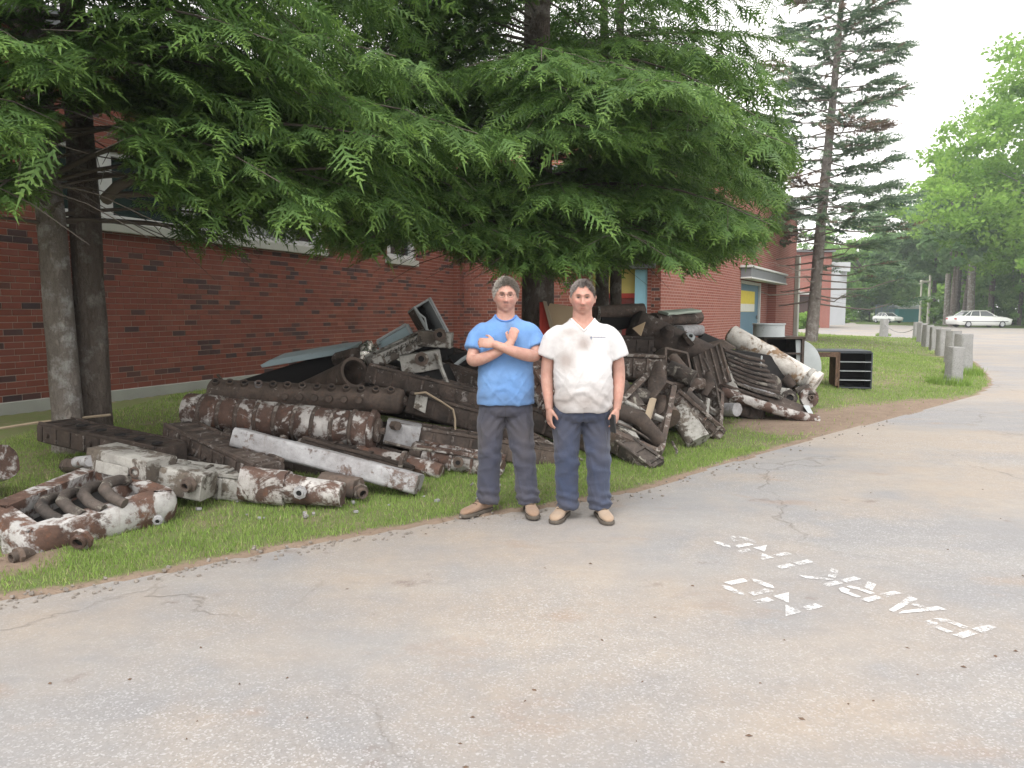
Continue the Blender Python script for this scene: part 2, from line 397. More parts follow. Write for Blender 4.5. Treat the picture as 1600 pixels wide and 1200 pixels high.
# stencil letters in a 4 x 7 cell, y up; strokes with bridges
def q(*p): return list(p)
LET = {
 'N': [q((0, 0), (.9, 0), (.9, 2.9), (0, 2.9)), q((0, 4.0), (1.9, 4.0), (0, 7)), q((3.1, 4.2), (4, 4.2), (4, 7), (3.1, 7)), q((4, 0), (4, 3.1), (2.1, 3.1))],
 'O': [q((0, 1.6), (.9, 1.9), (.9, 5.1), (0, 5.4)), q((3.1, 1.9), (4, 1.6), (4, 5.4), (3.1, 5.1)), q((.5, .6), (1.2, 0), (2.8, 0), (3.5, .6), (2.9, 1.2), (1.1, 1.2)), q((.5, 6.4), (1.1, 5.8), (2.9, 5.8), (3.5, 6.4), (2.8, 7), (1.2, 7))],
 'P': [q((0, 0), (.9, 0), (.9, 3.2), (0, 3.2)), q((0, 3.9), (.9, 3.9), (.9, 7), (0, 7)), q((1.3, 3.0), (3.2, 3.0), (4, 3.7), (4, 4.6), (3.1, 4.6), (2.9, 4.0), (1.3, 4.0)), q((1.3, 6.1), (2.9, 6.1), (3.1, 5.3), (4, 5.3), (4, 6.2), (3.2, 7), (1.3, 7))],
 'A': [q((0, 0), (.95, 0), (1.75, 5.6), (1.5, 7)), q((4, 0), (3.05, 0), (1.95, 7), (2.5, 7)), q((1.4, 1.5), (2.6, 1.5), (2.45, 2.6), (1.55, 2.6))],
 'R': [q((0, 0), (.9, 0), (.9, 3.2), (0, 3.2)), q((0, 3.9), (.9, 3.9), (.9, 7), (0, 7)), q((1.3, 3.2), (3.2, 3.2), (4, 3.9), (4, 4.6), (3.1, 4.6), (2.9, 4.2), (1.3, 4.2)), q((1.3, 6.1), (2.9, 6.1), (3.1, 5.3), (4, 5.3), (4, 6.2), (3.2, 7), (1.3, 7)), q((3.0, 0), (4, 0), (2.9, 2.8), (1.9, 2.8))],
 'K': [q((0, 0), (.9, 0), (.9, 3.2), (0, 3.2)), q((0, 3.9), (.9, 3.9), (.9, 7), (0, 7)), q((1.3, 3.7), (2.1, 4.3), (4, 7), (2.9, 7), (1.3, 4.6)), q((3.0, 0), (4, 0), (2.2, 3.6), (1.5, 3.1))],
 'I': [q((1.5, 0), (2.5, 0), (2.5, 3.2), (1.5, 3.2)), q((1.5, 4), (2.5, 4), (2.5, 7), (1.5, 7))],
 'G': [q((0, 1.6), (.9, 1.9), (.9, 5.1), (0, 5.4)), q((.5, .6), (1.2, 0), (2.8, 0), (3.5, .6), (2.9, 1.2), (1.1, 1.2)), q((.5, 6.4), (1.1, 5.8), (2.9, 5.8), (3.5, 6.4), (2.8, 7), (1.2, 7)), q((3.1, 1.5), (4, 1.2), (4, 3.4), (2.2, 3.4), (2.2, 2.5), (3.1, 2.5))]}
pc = Vector((2.215, 3.68, 0)); gc = Vector((1.505, 5.06, 0))        # middles of the P and of the G of PARKING
ex = (gc - pc).normalized(); ey = Vector((-ex.y, ex.x, 0)); adv = (gc - pc).length / 6; LH = .275; LW = .215
PK0 = pc - ex * (LW / 2) - ey * (LH / 2)
txt = thing('road_lettering', 'worn white stencilled words NO PARKING on the grey asphalt', 'road marking', (pc + gc) / 2)
def letters(word, o, adv, wd, ht):
    for i, ch in enumerate(word):
        mb = MB()
        for poly in LET[ch]:
            pts = [o + ex * (i * adv + x / 4 * wd) + ey * (y / 7 * ht) + Vector((0, 0, .004)) for x, y in poly]
            mb.add(pts, [tuple(range(len(pts)))])
        mb.part('letter', M_PAINT, txt, smooth=0)
letters('PARKING', PK0, adv, LW, LH)
letters('NO', PK0 + ex * .58 + ey * .54, .285, .235, LH)

# ================================================================== BUILDING
def m_brick():
    k = N('red_brick'); p = k.co('Object'); r = k.math('FRACT', k.math('ADD', k.attr('rnd'), k.orand()))
    c = k.ramp(r, (0.0, (.170, .056, .040)), (.35, (.225, .074, .051)), (.62, (.188, .064, .049)), (.82, (.250, .093, .065)), (.85, (.090, .047, .043)), (.94, (.055, .042, .045)), (1.0, (.12, .055, .046)))
    wp = k.co('World'); c = k.mix(k.ramp(k.noise(14, 5, .7, wp), (.4, 0.0), (.8, .35)), c, (.13, .045, .032))
    c = k.mix(k.ramp(k.noise(.6, 4, .6, wp), (.5, 0.0), (.8, .3)), c, (.28, .13, .10))
    return k.out(c, .9, k.bump(k.noise(90, 4, .7, wp), .5, .004), spec=.2)
def m_mortar():
    k = N('mortar'); p = k.co('World'); return k.out(k.mix(k.noise(6, 4, .6, p), (.30, .24, .21), (.44, .37, .32)), .95, k.bump(k.noise(80, 3, .7, p), .4, .003), spec=.1)
def m_brickpat(dirv):
    """brick courses too far away to pick apart: u along the wall"""
    k = N('far_brick'); p = k.co('World')
    dt = k.n('VectorMath', operation='DOT_PRODUCT'); k.set(dt.inputs[0], p); dt.inputs[1].default_value = (dirv[0], dirv[1], 0)
    sx = k.n('SeparateXYZ'); k.set(sx.inputs[0], p); cb = k.n('CombineXYZ'); k.set(cb.inputs[0], dt.outputs['Value']); k.set(cb.inputs[1], sx.outputs[2])
    bt = k.n('TexBrick'); k.set(bt.inputs['Vector'], cb.outputs[0]); bt.inputs['Scale'].default_value = 1
    bt.inputs['Brick Width'].default_value = .25; bt.inputs['Row Height'].default_value = .08; bt.inputs['Mortar Size'].default_value = .008
    bt.inputs['Mortar Smooth'].default_value = .2
    bt.inputs['Color1'].default_value = (.25, .075, .055, 1); bt.inputs['Color2'].default_value = (.20, .056, .042, 1); bt.inputs['Mortar'].default_value = (.36, .27, .24, 1)
    c = k.mix(k.ramp(k.noise(2.2, 5, .8, cb.outputs[0]), (.62, 0.0), (.70, .6)), bt.outputs[0], (.10, .045, .042))
    c = k.mix(k.ramp(k.noise(.35, 4, .6, p), (.4, 0.0), (.8, .35)), c, (.36, .19, .155))
    return k.out(c, .9, k.bump(bt.outputs['Fac'], -.5, .01), spec=.2)
M_BRICK = m_brick(); M_MORTAR = m_mortar(); M_FBR = m_brickpat(DR); M_FBP = m_brickpat(DP)
M_CONC = plain('concrete', (.36, .37, .34), .9, var=.2, sc=3, bump=.4)
M_SILL = plain('stone_sill', (.40, .41, .37), .85, var=.12, sc=5)
M_WFRAME = plain('white_frame', (.50, .51, .50), .6, var=.1)
M_ROOF = plain('roof_edge', (.16, .17, .18), .7, var=.2)
M_DARK = plain('dark_inside', (.02, .02, .022), .9)
def m_glass():
    k = N('window_glass'); return k.out(k.mix(k.noise(1.5, 3), (.012, .018, .02), (.03, .045, .045)), .06, spec=.6)
M_GLASS = m_glass()
def m_sheetmetal(name, c1, c2, rough=.5):
    k = N(name); n = k.noise(3, 6, .65, w=k.orand()); c = k.mix(k.ramp(n, (.35, 0.0), (.7, 1.0)), c1, c2)
    c = k.mix(k.ramp(k.noise(9, 5, .75), (.62, 0.0), (.72, .8)), c, (.14, .075, .045))
    return k.out(c, rough, k.bump(k.noise(40, 4, .6), .25, .004), spec=.4)

bld = thing('brick_building', 'long low red brick school building with concrete sills behind the scrap pile', 'building', (C1.x, C1.y, 0))
def W3(a, d, t, z, off=0.0, nrm=None):
    n = nrm if nrm else Vector((d.y, -d.x)); q_ = a + d * t + n * off; return Vector((q_.x, q_.y, z))
WT = 5.0       # top of the low wing
LB = -26.0     # start of the left wall measured from the inner corner
# openings in the left wall (t0, t1, z0, z1)
tS0, tS1 = WALLP(66)[0], WALLP(511)[0]
tT0, tT1 = WALLP(603)[0], WALLP(652)[0]
SZ = 2.78
OP = [(tS0 + .1, tS1 - .08, SZ, 3.75), (tT0 + .1, tT1 - .06, SZ, 3.75), (tS0 - 7, tS0 - 1.0, SZ, 3.75)]
OP = sorted(OP)
def wall_panels(mb, a, d, t0, t1, z0, z1, ops, th=.3, off=0.0):
    n = Vector((d.y, -d.x))
    def bx(ta, tb, za, zb):
        if tb - ta < 1e-3 or zb - za < 1e-3: return
        c = a + d * ((ta + tb) / 2) + n * (off - th / 2)
        mb.box((c.x, c.y, (za + zb) / 2), tb - ta, th, zb - za, (Vector((d.x, d.y, 0)), Vector((n.x, n.y, 0)), Vector((0, 0, 1))))
    if not ops: bx(t0, t1, z0, z1); return
    zl, zh = ops[0][2], ops[0][3]
    bx(t0, t1, z0, zl); bx(t0, t1, zh, z1); cur = t0
    for o in ops: bx(cur, o[0], zl, zh); cur = o[1]
    bx(cur, t1, zl, zh)
wl = MB(); wall_panels(wl, C1, DL, LB, 0, WALLZ - .3, WT, OP, off=-.004)
wall_l = wl.part('wall', M_MORTAR, bld, smooth=0, label='long low wall in red and charcoal brick behind the pile')
# bricks --------------------------------------------------------------
BH, BL, BG = .08, .25, .0095
def brick_cells(a, d, t0, t1, z0, z1, ops):
    cells = []; nr = int((z1 - z0) / BH)
    for r_ in range(nr):
        z = z0 + r_ * BH; offt = (r_ % 2) * BL / 2 + (.06 if r_ % 6 == 0 else 0)
        t = t0 - offt
        while t < t1:
            a0, a1 = max(t, t0), min(t + BL, t1); t += BL
            for o in ops:
                if z + BH * .5 > o[2] and z + BH * .5 < o[3]:
                    if a0 < o[0] < a1: a1 = o[0]
                    elif a0 < o[1] < a1: a0 = o[1]
                    elif a0 >= o[0] and a1 <= o[1]: a1 = a0
            if a1 - a0 > .05: cells.append((a0, a1, z))
    return cells
cells = brick_cells(C1, DL, LB + 8, -.02, WALLZ + .16, WT - .01, OP)
nL = Vector((DL.y, -DL.x))
def brick_score(c):
    p = C1 + DL * ((c[0] + c[1]) / 2); z = c[2]
    if p.y < 3: return -1
    px = 800 + F * p.x / p.y; py = HOR - F * (z - CAMZ) / p.y
    if px < -5 or py < 335 or py > 700 or c[1] - c[0] < .2: return -1
    if 78 < px < 168: return -1
    return 1 / p.y
sc_ = sorted(range(len(cells)), key=lambda i: -brick_score(cells[i])); big = set(sc_[:300])
unit = MB().box((0, 0, 0), BL - BG, .06, BH - BG).mesh('brick', bevel=.003, smooth=0)
unit.materials.append(M_BRICK)
# subtle per-brick shade comes from the object's own random number
rotz = math.atan2(DL.y, DL.x)
for i in sorted(big):
    a0, a1, z = cells[i]; o = bpy.data.objects.new('brick', unit); C.objects.link(o); o.parent = wall_l
    p = C1 + DL * ((a0 + a1) / 2) + nL * (-.028 + random.uniform(-.002, .0025)); o.location = Vector((p.x, p.y, z + BH / 2)) - origin(wall_l)
    o.rotation_euler = (random.uniform(-.006, .006), 0, rotz + random.uniform(-.006, .006)); o.scale.x = (a1 - a0 - BG) / (BL - BG)
def bricks_joined(name, a, d, cl, parent, m=M_BRICK, off=0.0):
    n = Vector((d.y, -d.x)); k = len(cl); A = np.array(cl)
    t0, t1, z = A[:, 0] + BG / 2, A[:, 1] - BG / 2, A[:, 2]; jo = rng.uniform(-.002, .0025, k) + off
    V = np.zeros((k, 8, 3)); 
    for j, (tt, zz, oo) in enumerate([(t0, z + BG / 2, jo), (t1, z + BG / 2, jo), (t1, z + BH - BG / 2, jo), (t0, z + BH - BG / 2, jo), (t0, z + BG / 2, jo - .03), (t1, z + BG / 2, jo - .03), (t1, z + BH - BG / 2, jo - .03), (t0, z + BH - BG / 2, jo - .03)]):
        V[:, j, 0] = a.x + d.x * tt + n.x * oo; V[:, j, 1] = a.y + d.y * tt + n.y * oo; V[:, j, 2] = zz
    base = np.array([(0, 1, 2, 3), (0, 4, 5, 1), (1, 5, 6, 2), (2, 6, 7, 3), (3, 7, 4, 0)]); Fc = (base[None] + (np.arange(k) * 8)[:, None, None]).reshape(-1, 4)
    me = np_mesh(name, V.reshape(-1, 3) - np.array(origin(parent)), Fc, False, {'rnd': ('FACE', np.repeat(rng.random(k), 5))})
    return link(name, me, m, parent, 'stuff')
bricks_joined('brick_courses', C1, DL, [c for i, c in enumerate(cells) if i not in big], wall_l)
# pilaster at the inner corner
pl = MB(); cpil = C1 + DL * -.14 + nL * .09
AX = (Vector((DL.x, DL.y, 0)), Vector((nL.x, nL.y, 0)), Vector((0, 0, 1)))
pl.box((cpil.x, cpil.y, (WT + 0) / 2), .28, .18, WT); pl_o = pl
plm = MB().box((cpil.x, cpil.y, WT / 2), .28, .18, WT, AX).part('pilaster', M_MORTAR, bld, smooth=0)
ae = C1 + DL * -.288; bricks_joined('brick_courses', ae, DP, brick_cells(ae, DP, 0, .185, WALLZ + .16, WT - .01, []), plm, off=0)
a_ = C1 + DL * -.28 + nL * .188
bricks_joined('brick_courses', a_, DL, brick_cells(a_, DL, 0, .28, WALLZ + .16, WT - .01, []), plm, off=0)
# end wall of the recess, facing the camera
oA, oB = WALLP(921, a=C1, d=DP)[0], WALLP(1017, a=C1, d=DP)[0]
OPR = [(oA, oB, WALLZ - .3, 2.62)]
wp_ = MB(); wall_panels(wp_, C1, DP, .0, 5.53, WALLZ - .3, WT, OPR, th=.3, off=-.004)
# normal of DP wall must face the camera: Vector((d.y,-d.x)) = (-DL.x, -DL.y)
wall_p = wp_.part('wall', M_MORTAR, bld, smooth=0, label='recessed end wall beside the yellow and red doorway')
bricks_joined('brick_courses', C1, DP, brick_cells(C1, DP, .0, 5.53, WALLZ + .16, WT - .01, [(oA, oB, 0, 2.62)]), wall_p)
# right wing
RT = 6.3
tD0, tD1 = WALLP(1157, a=C2, d=DR)[0], WALLP(1212, a=C2, d=DR)[0]
wr = MB(); wall_panels(wr, C2, DR, 0, 21.5, WALLZ - .3, RT, [(tD0, tD1, WALLZ - .3, 2.75)], th=.35)
wall_r = wr.part('wall', M_FBR, bld, smooth=0, label='paler sunlit brick wall of the far wing')
nR = Vector((DR.y, -DR.x)); AXR = (Vector((DR.x, DR.y, 0)), Vector((nR.x, nR.y, 0)), Vector((0, 0, 1)))
er = MB(); c = C3 + Vector((-DR.y, DR.x)) * 4.0
er.box((c.x, c.y, RT / 2), .3, 8, RT - .002, AXR).part('wall', M_FBR, bld, smooth=0)
ec = MB(); q0 = C2 + DP * -7.9; ec.box(((q0.x + C2.x) / 2 + DR.x * .2, (q0.y + C2.y) / 2 + DR.y * .2, (WT + RT) / 2), 7.8, .3, RT - WT, (Vector((DP.x, DP.y, 0)), Vector((-DP.y, DP.x, 0)), Vector((0, 0, 1)))).part('wall', M_FBP, bld, smooth=0)
# foundation strip
fo = MB()
def strip(mb, a, d, t0, t1, z0, z1, off0, off1):
    n = Vector((d.y, -d.x)); c = a + d * ((t0 + t1) / 2) + n * ((off0 + off1) / 2)
    mb.box((c.x, c.y, (z0 + z1) / 2), t1 - t0, off1 - off0, z1 - z0, (Vector((d.x, d.y, 0)), Vector((n.x, n.y, 0)), Vector((0, 0, 1))))
strip(fo, C1, DL, LB, -.29, WALLZ - .3, WALLZ + .16, -.004, .03); strip(fo, C2, DR, 0, tD0, WALLZ - .3, WALLZ + .16, .015, .04)
fo.part('foundation', M_CONC, bld, bevel=.006)
# roof slab + fascia
rf = MB(); strip(rf, C1, DL, LB, .4, WT, WT + .22, -14, .35); strip(rf, C1, DP, 0.36, 5.5, WT + .003, WT + .223, -8, .3)
rf.part('roof', M_ROOF, bld, bevel=.01)
rf = MB(); strip(rf, C2, DR, -.2, 21.8, RT, RT + .10, -8.2, .25); strip(rf, C2, DR, -.1, 21.6, RT + .10, RT + .42, -8, .1)
rf2 = rf.part('roof', M_ROOF, bld, bevel=.01)
fa = MB(); strip(fa, C2, DR, -.2, 21.8, RT - .12, RT + .14, .252, .28); fa.part('fascia', M_WFRAME, rf2)
# windows: sill, frame, mullions, panes
def window_band(a, d, t0, t1, z0, z1, mull, sill_t):
    n = Vector((d.y, -d.x))
    sl = MB(); strip(sl, a, d, sill_t[0], sill_t[1], z0 - .14, z0, -.02, .07); so = sl.part('sill', M_SILL, bld, bevel=.008)
    fr = bpy.data.objects.new('window', None)
    mb = MB(); strip(mb, a, d, t0, t1, z0, z0 + .10, -.14, -.03); strip(mb, a, d, t0, t1, z1 - .07, z1, -.14, -.03)
    for m_ in mull: strip(mb, a, d, m_ - .10, m_ + .10, z0 + .1, z1 - .07, -.14, -.028)
    wo_ = mb.part('window', M_WFRAME, bld, bevel=.005)
    ms = [t0] + list(mull) + [t1]
    for u, v in zip(ms[:-1], ms[1:]):
        g = MB(); strip(g, a, d, u + .08, v - .08, z0 + .08, z1 - .05, -.11, -.10); g.part('pane', M_GLASS, wo_, smooth=0)
mA = [WALLP(178)[0], WALLP(305)[0], WALLP(400)[0], WALLP(462)[0]]
window_band(C1, DL, OP[1][0], OP[1][1], SZ, 3.75, [OP[1][0] + .1] + mA + [OP[1][1] - .1], (tS0, tS1))
window_band(C1, DL, OP[2][0], OP[2][1], SZ, 3.75, [OP[2][0] + .1, OP[2][1] - .1], (tT0, tT1))
window_band(C1, DL, OP[0][0], OP[0][1], SZ, 3.75, [OP[0][0] + .1, OP[0][0] + 2, OP[0][1] - .1], (OP[0][0] - .1, OP[0][1] + .1))
inn = MB(); strip(inn, C1, DL, LB, -.4, .0, WT - .01, -1.3, -1.2); inn.part('interior', M_DARK, bld, smooth=0)
# doorway in the recess: yellow wall with red band, light blue door leaf
M_YEL = plain('yellow_paint', (.62, .52, .17), .6, var=.08); M_RED = plain('red_paint', (.42, .045, .03), .5, var=.1); M_BLUE = plain('pale_blue_paint', (.27, .50, .62), .5, var=.08)
M_DRED = plain('dark_red_paint', (.16, .03, .025), .6, var=.2)
dz = WALLP(960, 458, a=C1, d=DP)[1]
mb = MB(); strip(mb, C1, DP, oA - .3, oB + .06, dz, 2.9, -.35, -.30); mb.part('interior', M_YEL, bld, smooth=0, label='yellow upper wall inside the doorway')
mb = MB(); strip(mb, C1, DP, oA - .3, oB + .06, dz - .12, dz, -.35, -.29); mb.part('interior', M_RED, bld, smooth=0)
mb = MB(); strip(mb, C1, DP, oA - .3, oB + .06, 0, dz - .12, -.35, -.305); mb.part('interior', M_DRED, bld, smooth=0)
tb = WALLP(990, a=C1, d=DP)[0]
mb = MB(); strip(mb, C1, DP, tb, oB - .002, .3, 2.6, -.16, -.10); dl = mb.part('door', M_BLUE, bld, bevel=.006, label='pale blue door panel')
mb = MB(); strip(mb, C1, DP, oA - .1, oB + .1, 2.62, 2.84, -.05, .10); mb.part('lintel', M_ROOF, bld, bevel=.006)
mb = MB(); strip(mb, C1, DP, oA - .5, oB + .3, 2.86, 2.93, -.05, .45); mb.part('canopy', M_SILL, bld, bevel=.006)
mb = MB(); strip(mb, C1, DP, oA + .35, oB - .75, 1.2, 1.55, -.28, -.2); mb.part('counter', M_RED, bld, bevel=.02)
# far door with canopy
M_BDOOR = plain('blue_door_paint', (.085, .17, .24), .5, var=.1)
cn = MB(); strip(cn, C2, DR, tD0 - .15, tD1 + .25, 2.76, 3.08, .002, .36); cno = cn.part('canopy', M_ROOF, bld, bevel=.01)
cn = MB(); strip(cn, C2, DR, tD0 - .25, tD1 + .35, 3.08, 3.16, -.0, .42); cn.part('fascia', M_WFRAME, cno, bevel=.01)
cn = MB(); strip(cn, C2, DR, tD0 - .2, tD1 + .3, 2.70, 2.758, .001, .4); cn.part('fascia', M_WFRAME, cno, bevel=.01)
di = MB(); strip(di, C2, DR, tD0 - .2, tD1 + .2, 0, 3.0, -1.0, -.95); di.part('wall', M_FBR, bld, smooth=0)
td0, td1 = WALLP(1163, a=C2, d=DR)[0], WALLP(1199, a=C2, d=DR)[0]
df = MB(); strip(df, C2, DR, td0 - .12, td0 + .0, .1, 2.6, -.5, -.3); strip(df, C2, DR, td1, td1 + .12, .1, 2.6, -.5, -.3); strip(df, C2, DR, td0 - .12, td1 + .12, 2.6, 2.72, -.5, -.3)
dfo = df.part('door_frame', M_WFRAME, bld, bevel=.01)
db = MB(); strip(db, C2, DR, td0, td1, .1, 2.6, -.45, -.39); dbo = db.part('door', M_BDOOR, bld, bevel=.008, label='blue steel door under the canopy')
jw = MB(); strip(jw, C2, DR, td1 + .121, tD1, .1, 2.75, -.6, -.36); jw.part('wall', M_FBR, bld, smooth=0)
sg = MB(); strip(sg, C2, DR, td0 + .55, td1 - .75, 1.55, 2.35, -.388, -.375); sg.part('notice', plain('yellow_sign', (.62, .50, .05), .5), dbo)
sg = MB(); strip(sg, C2, DR, td0 + 1.0, td1 - .78, 1.56, 1.85, -.374, -.368); sg.part('notice', plain('white_sign', (.6, .6, .55), .5), dbo)
hd = MB(); strip(hd, C2, DR, td1 - .35, td1 - .2, 1.25, 1.4, -.385, -.33); hd.part('handle', M_ROOF, dbo, bevel=.01)
ds = MB(); strip(ds, C2, DR, 21.3, 21.75, .1, 4.3, .005, .2); ds.part('downpipe', M_SILL, bld, bevel=.02)
# farther brick block with grey metal siding
far = thing('brick_annex', 'smaller brick annex with pale grey siding beyond the spruce trunk', 'building', (28, 74, 0))
mb = MB(); mb.box((27.0, 77, 3.6), 7.0, 6, 7.2); mb.part('wall', M_FBP, far, smooth=0)
M_GREY = plain('grey_siding', (.42, .44, .46), .7, var=.1, sc=1)
gb = MB()
for i in range(14): gb.box((30.62 + i * .18, 74.6 + i * .16, 3.2 - .35), .17, .5, 5.2)
gb.part('siding', M_GREY, far, bevel=.01)
mb = MB(); mb.box((31.6, 77.4, 5.9), 2.6, 4, .9); mb.part('siding', M_GREY, far, smooth=0)
mb = MB(); mb.box((26.9, 73.5, 3.3), 4.4, 1.2, .25); mb.part('canopy', M_WFRAME, far, bevel=.02)
mb = MB(); mb.box((27.5, 73.95, 1.55), 3.3, .2, 2.9); mb.part('door', plain('brown_door', (.06, .035, .03), .6), far)
mb = MB(); mb.box((25.4, 73.93, 1.55), .7, .22, 2.7); mb.part('window', plain('beige_panel', (.3, .27, .2), .6), far)
mb = MB(); mb.box((27.0, 76.9, 7.3), 7.4, 6.6, .2); mb.part('roof', M_ROOF, far, bevel=.02)
# ================================================================== CONIFERS
def m_needles(name, c0, c1, ctip, trans=.3):
    k = N(name); t = k.attr('tone'); tp = k.attr('tip')
    c = k.mix(t, c0, c1); c = k.mix(k.ramp(tp, (.35, 0.0), (1.0, .85)), c, ctip)
    b = k.n('BsdfPrincipled'); k.set(b.inputs['Base Color'], c); b.inputs['Roughness'].default_value = .55; b.inputs['Specular IOR Level'].default_value = .25
    tr = k.n('BsdfTranslucent'); k.set(tr.inputs[0], c)
    m = k.n('MixShader'); m.inputs[0].default_value = trans; k.t.links.new(b.outputs[0], m.inputs[1]); k.t.links.new(tr.outputs[0], m.inputs[2])
    k.t.links.new(m.outputs[0], k.o.inputs[0]); return k.m
def m_bark(name, c0, c1, c2, sc=6):
    k = N(name); p = k.co('World'); v = k.stretch(p, (sc * 1.8, sc * 1.8, sc * .6)); v2 = k.n('VectorMath', operation='ADD'); k.set(v2.inputs[0], v); k.set(v2.inputs[1], k.noise(2.5, 4, .7, v, col=True)); v = v2.outputs[0]
    n = k.noise(1.0, 6, .7, v, dist=.6); cr = k.vor(2.2, 'DISTANCE_TO_EDGE', v)
    c = k.mix(k.ramp(n, (.3, 0.0), (.7, 1.0)), c0, c1); c = k.mix(k.ramp(k.noise(4.5, 5, .7, p), (.5, 0.0), (.62, 1.0)), c, c2)
    c = k.mix(k.ramp(cr, (0.0, .45), (.06, 0.0)), c, tuple(x * .5 for x in c0))
    h = k.math('ADD', k.ramp(cr, (0.0, 0.0), (.3, 1.0)), n)
    return k.out(c, .95, k.bump(h, .9, .02), spec=.1)
M_HEM = m_needles('hemlock_needles', (.056, .112, .034), (.115, .215, .058), (.24, .38, .08), .38)
M_SPR = m_needles('spruce_needles', (.10, .17, .12), (.18, .26, .16), (.30, .38, .22), .45)
M_DEADN = m_needles('dead_spruce_needles', (.19, .135, .105), (.27, .20, .155), (.22, .19, .14), .4)
M_BARK = m_bark('hemlock_bark', (.18, .155, .135), (.31, .28, .25), (.44, .43, .41))
M_BARKD = m_bark('dark_bark', (.10, .083, .069), (.19, .16, .138), (.25, .23, .21))
M_TWIG = plain('twig_bark', (.10, .085, .07), .9, bump=.3)

def spray_proto(nodes=12, ang=50, side=.44, wid=.030, droop=.25, seed=0, sub=3, jit=.12, simple=False):
    """a flat feathery frond of unit length along +x: needle-covered twigs as narrow tapering ribbons, each with short twiglets"""
    r = np.random.default_rng(seed); V = []; tip = []
    def tri(a, b, c, t): V.extend([a, b, c]); tip.append(t)
    def rib(p, d, L, w_, t0, t1, bend=.18):
        d = d / np.linalg.norm(d); n = np.array([-d[1], d[0], r.normal(0, .25)]); n /= np.linalg.norm(n); m = p + d * L * .55; e = p + d * L + np.array([0, 0, -bend * L * L * 2 - .01])
        
        if simple: tri(p - n * w_ * .55, p + n * w_ * .55, e, t0 * .4 + t1 * .6); return
        tri(p - n * w_ * .4, p + n * w_ * .4, m + n * w_ * .5, t0); tri(p - n * w_ * .4, m + n * w_ * .5, m - n * w_ * .5, t0); tri(m - n * w_ * .5, m + n * w_ * .5, e, t1)
    def axis(x): return np.array([x, .03 * math.sin(x * 5 + seed), -droop * x * x])
    for i in range(nodes):
        x = (i + .5) / nodes; c = axis(x); L = side * (1 - x) ** .8 * min(1, .5 + x * 2.2) + .05
        if i % 3 == 0: rib(axis(i / nodes), axis((i + 3) / nodes) - axis(i / nodes), 3.2 / nodes, wid, x * .5, x * .6, 0)
        for s in (-1, 1):
            a = R(ang + r.uniform(-8, 8)) * s; d = np.array([math.cos(a), math.sin(a), -.10 + r.uniform(-jit, jit)]); Ls = L * r.uniform(.8, 1.15)
            rib(c, d, Ls, wid, x * .45, min(1, .35 + x * .7))
            for j in range(sub if Ls > .16 else min(1, sub)):
                u = (j + 1) / (sub + 1); q_ = c + d * Ls * u; q_ = q_ + np.array([0, 0, -.18 * (Ls * u) ** 2 * 2]); sg = 1 if (j + i) % 2 else -1
                d2 = d * .8 + np.array([-d[1], d[0], r.normal(0, .15)]) * .75 * sg; d2 /= np.linalg.norm(d2); l2 = .11 * (1 - u * .5) * min(1, Ls / .22); n = np.array([-d2[1], d2[0], 0])
                tri(q_ - n * wid * .45, q_ + n * wid * .45, q_ + d2 * l2 + np.array([0, 0, -.012]), min(1, u * .5 + x * .6))
    return np.array(V).reshape(-1, 3), np.array(tip)
def place(proto, pos, dirs, ups, sc):
    """many copies of a frond in one mesh; returns verts, tip, tone"""
    V, tip = proto; k = len(pos); pos = np.array(pos); X = np.array(dirs); Z = np.array(ups)
    X /= np.linalg.norm(X, axis=1)[:, None]; Z -= X * (X * Z).sum(1)[:, None]; Z /= np.linalg.norm(Z, axis=1)[:, None]; Y = np.cross(Z, X)
    M = np.stack([X, Y, Z], 1) * np.array(sc)[:, None, None]
    return (np.einsum('vi,kij->kvj', V, M) + pos[:, None]).reshape(-1, 3), np.tile(tip, k), np.repeat(rng.random(k), len(tip))
def foliage_part(name, batches, m, parent, kind=None):
    V = np.concatenate([b[0] for b in batches]) - np.array(origin(parent)); tip = np.concatenate([b[1] for b in batches]); tone = np.concatenate([b[2] for b in batches])
    me = np_mesh(name, V, np.arange(len(V)).reshape(-1, 3), False, {'tip': ('FACE', tip), 'tone': ('FACE', tone)})
    return link(name, me, m, parent, kind)
HP = [spray_proto(7, 48 + 3 * s, .46 + .03 * s, .062, .20, s, 2, .22, True) for s in range(4)]
HPF = [spray_proto(6, 50, .46, .075, .24, s, 2, .2, True) for s in range(3)]

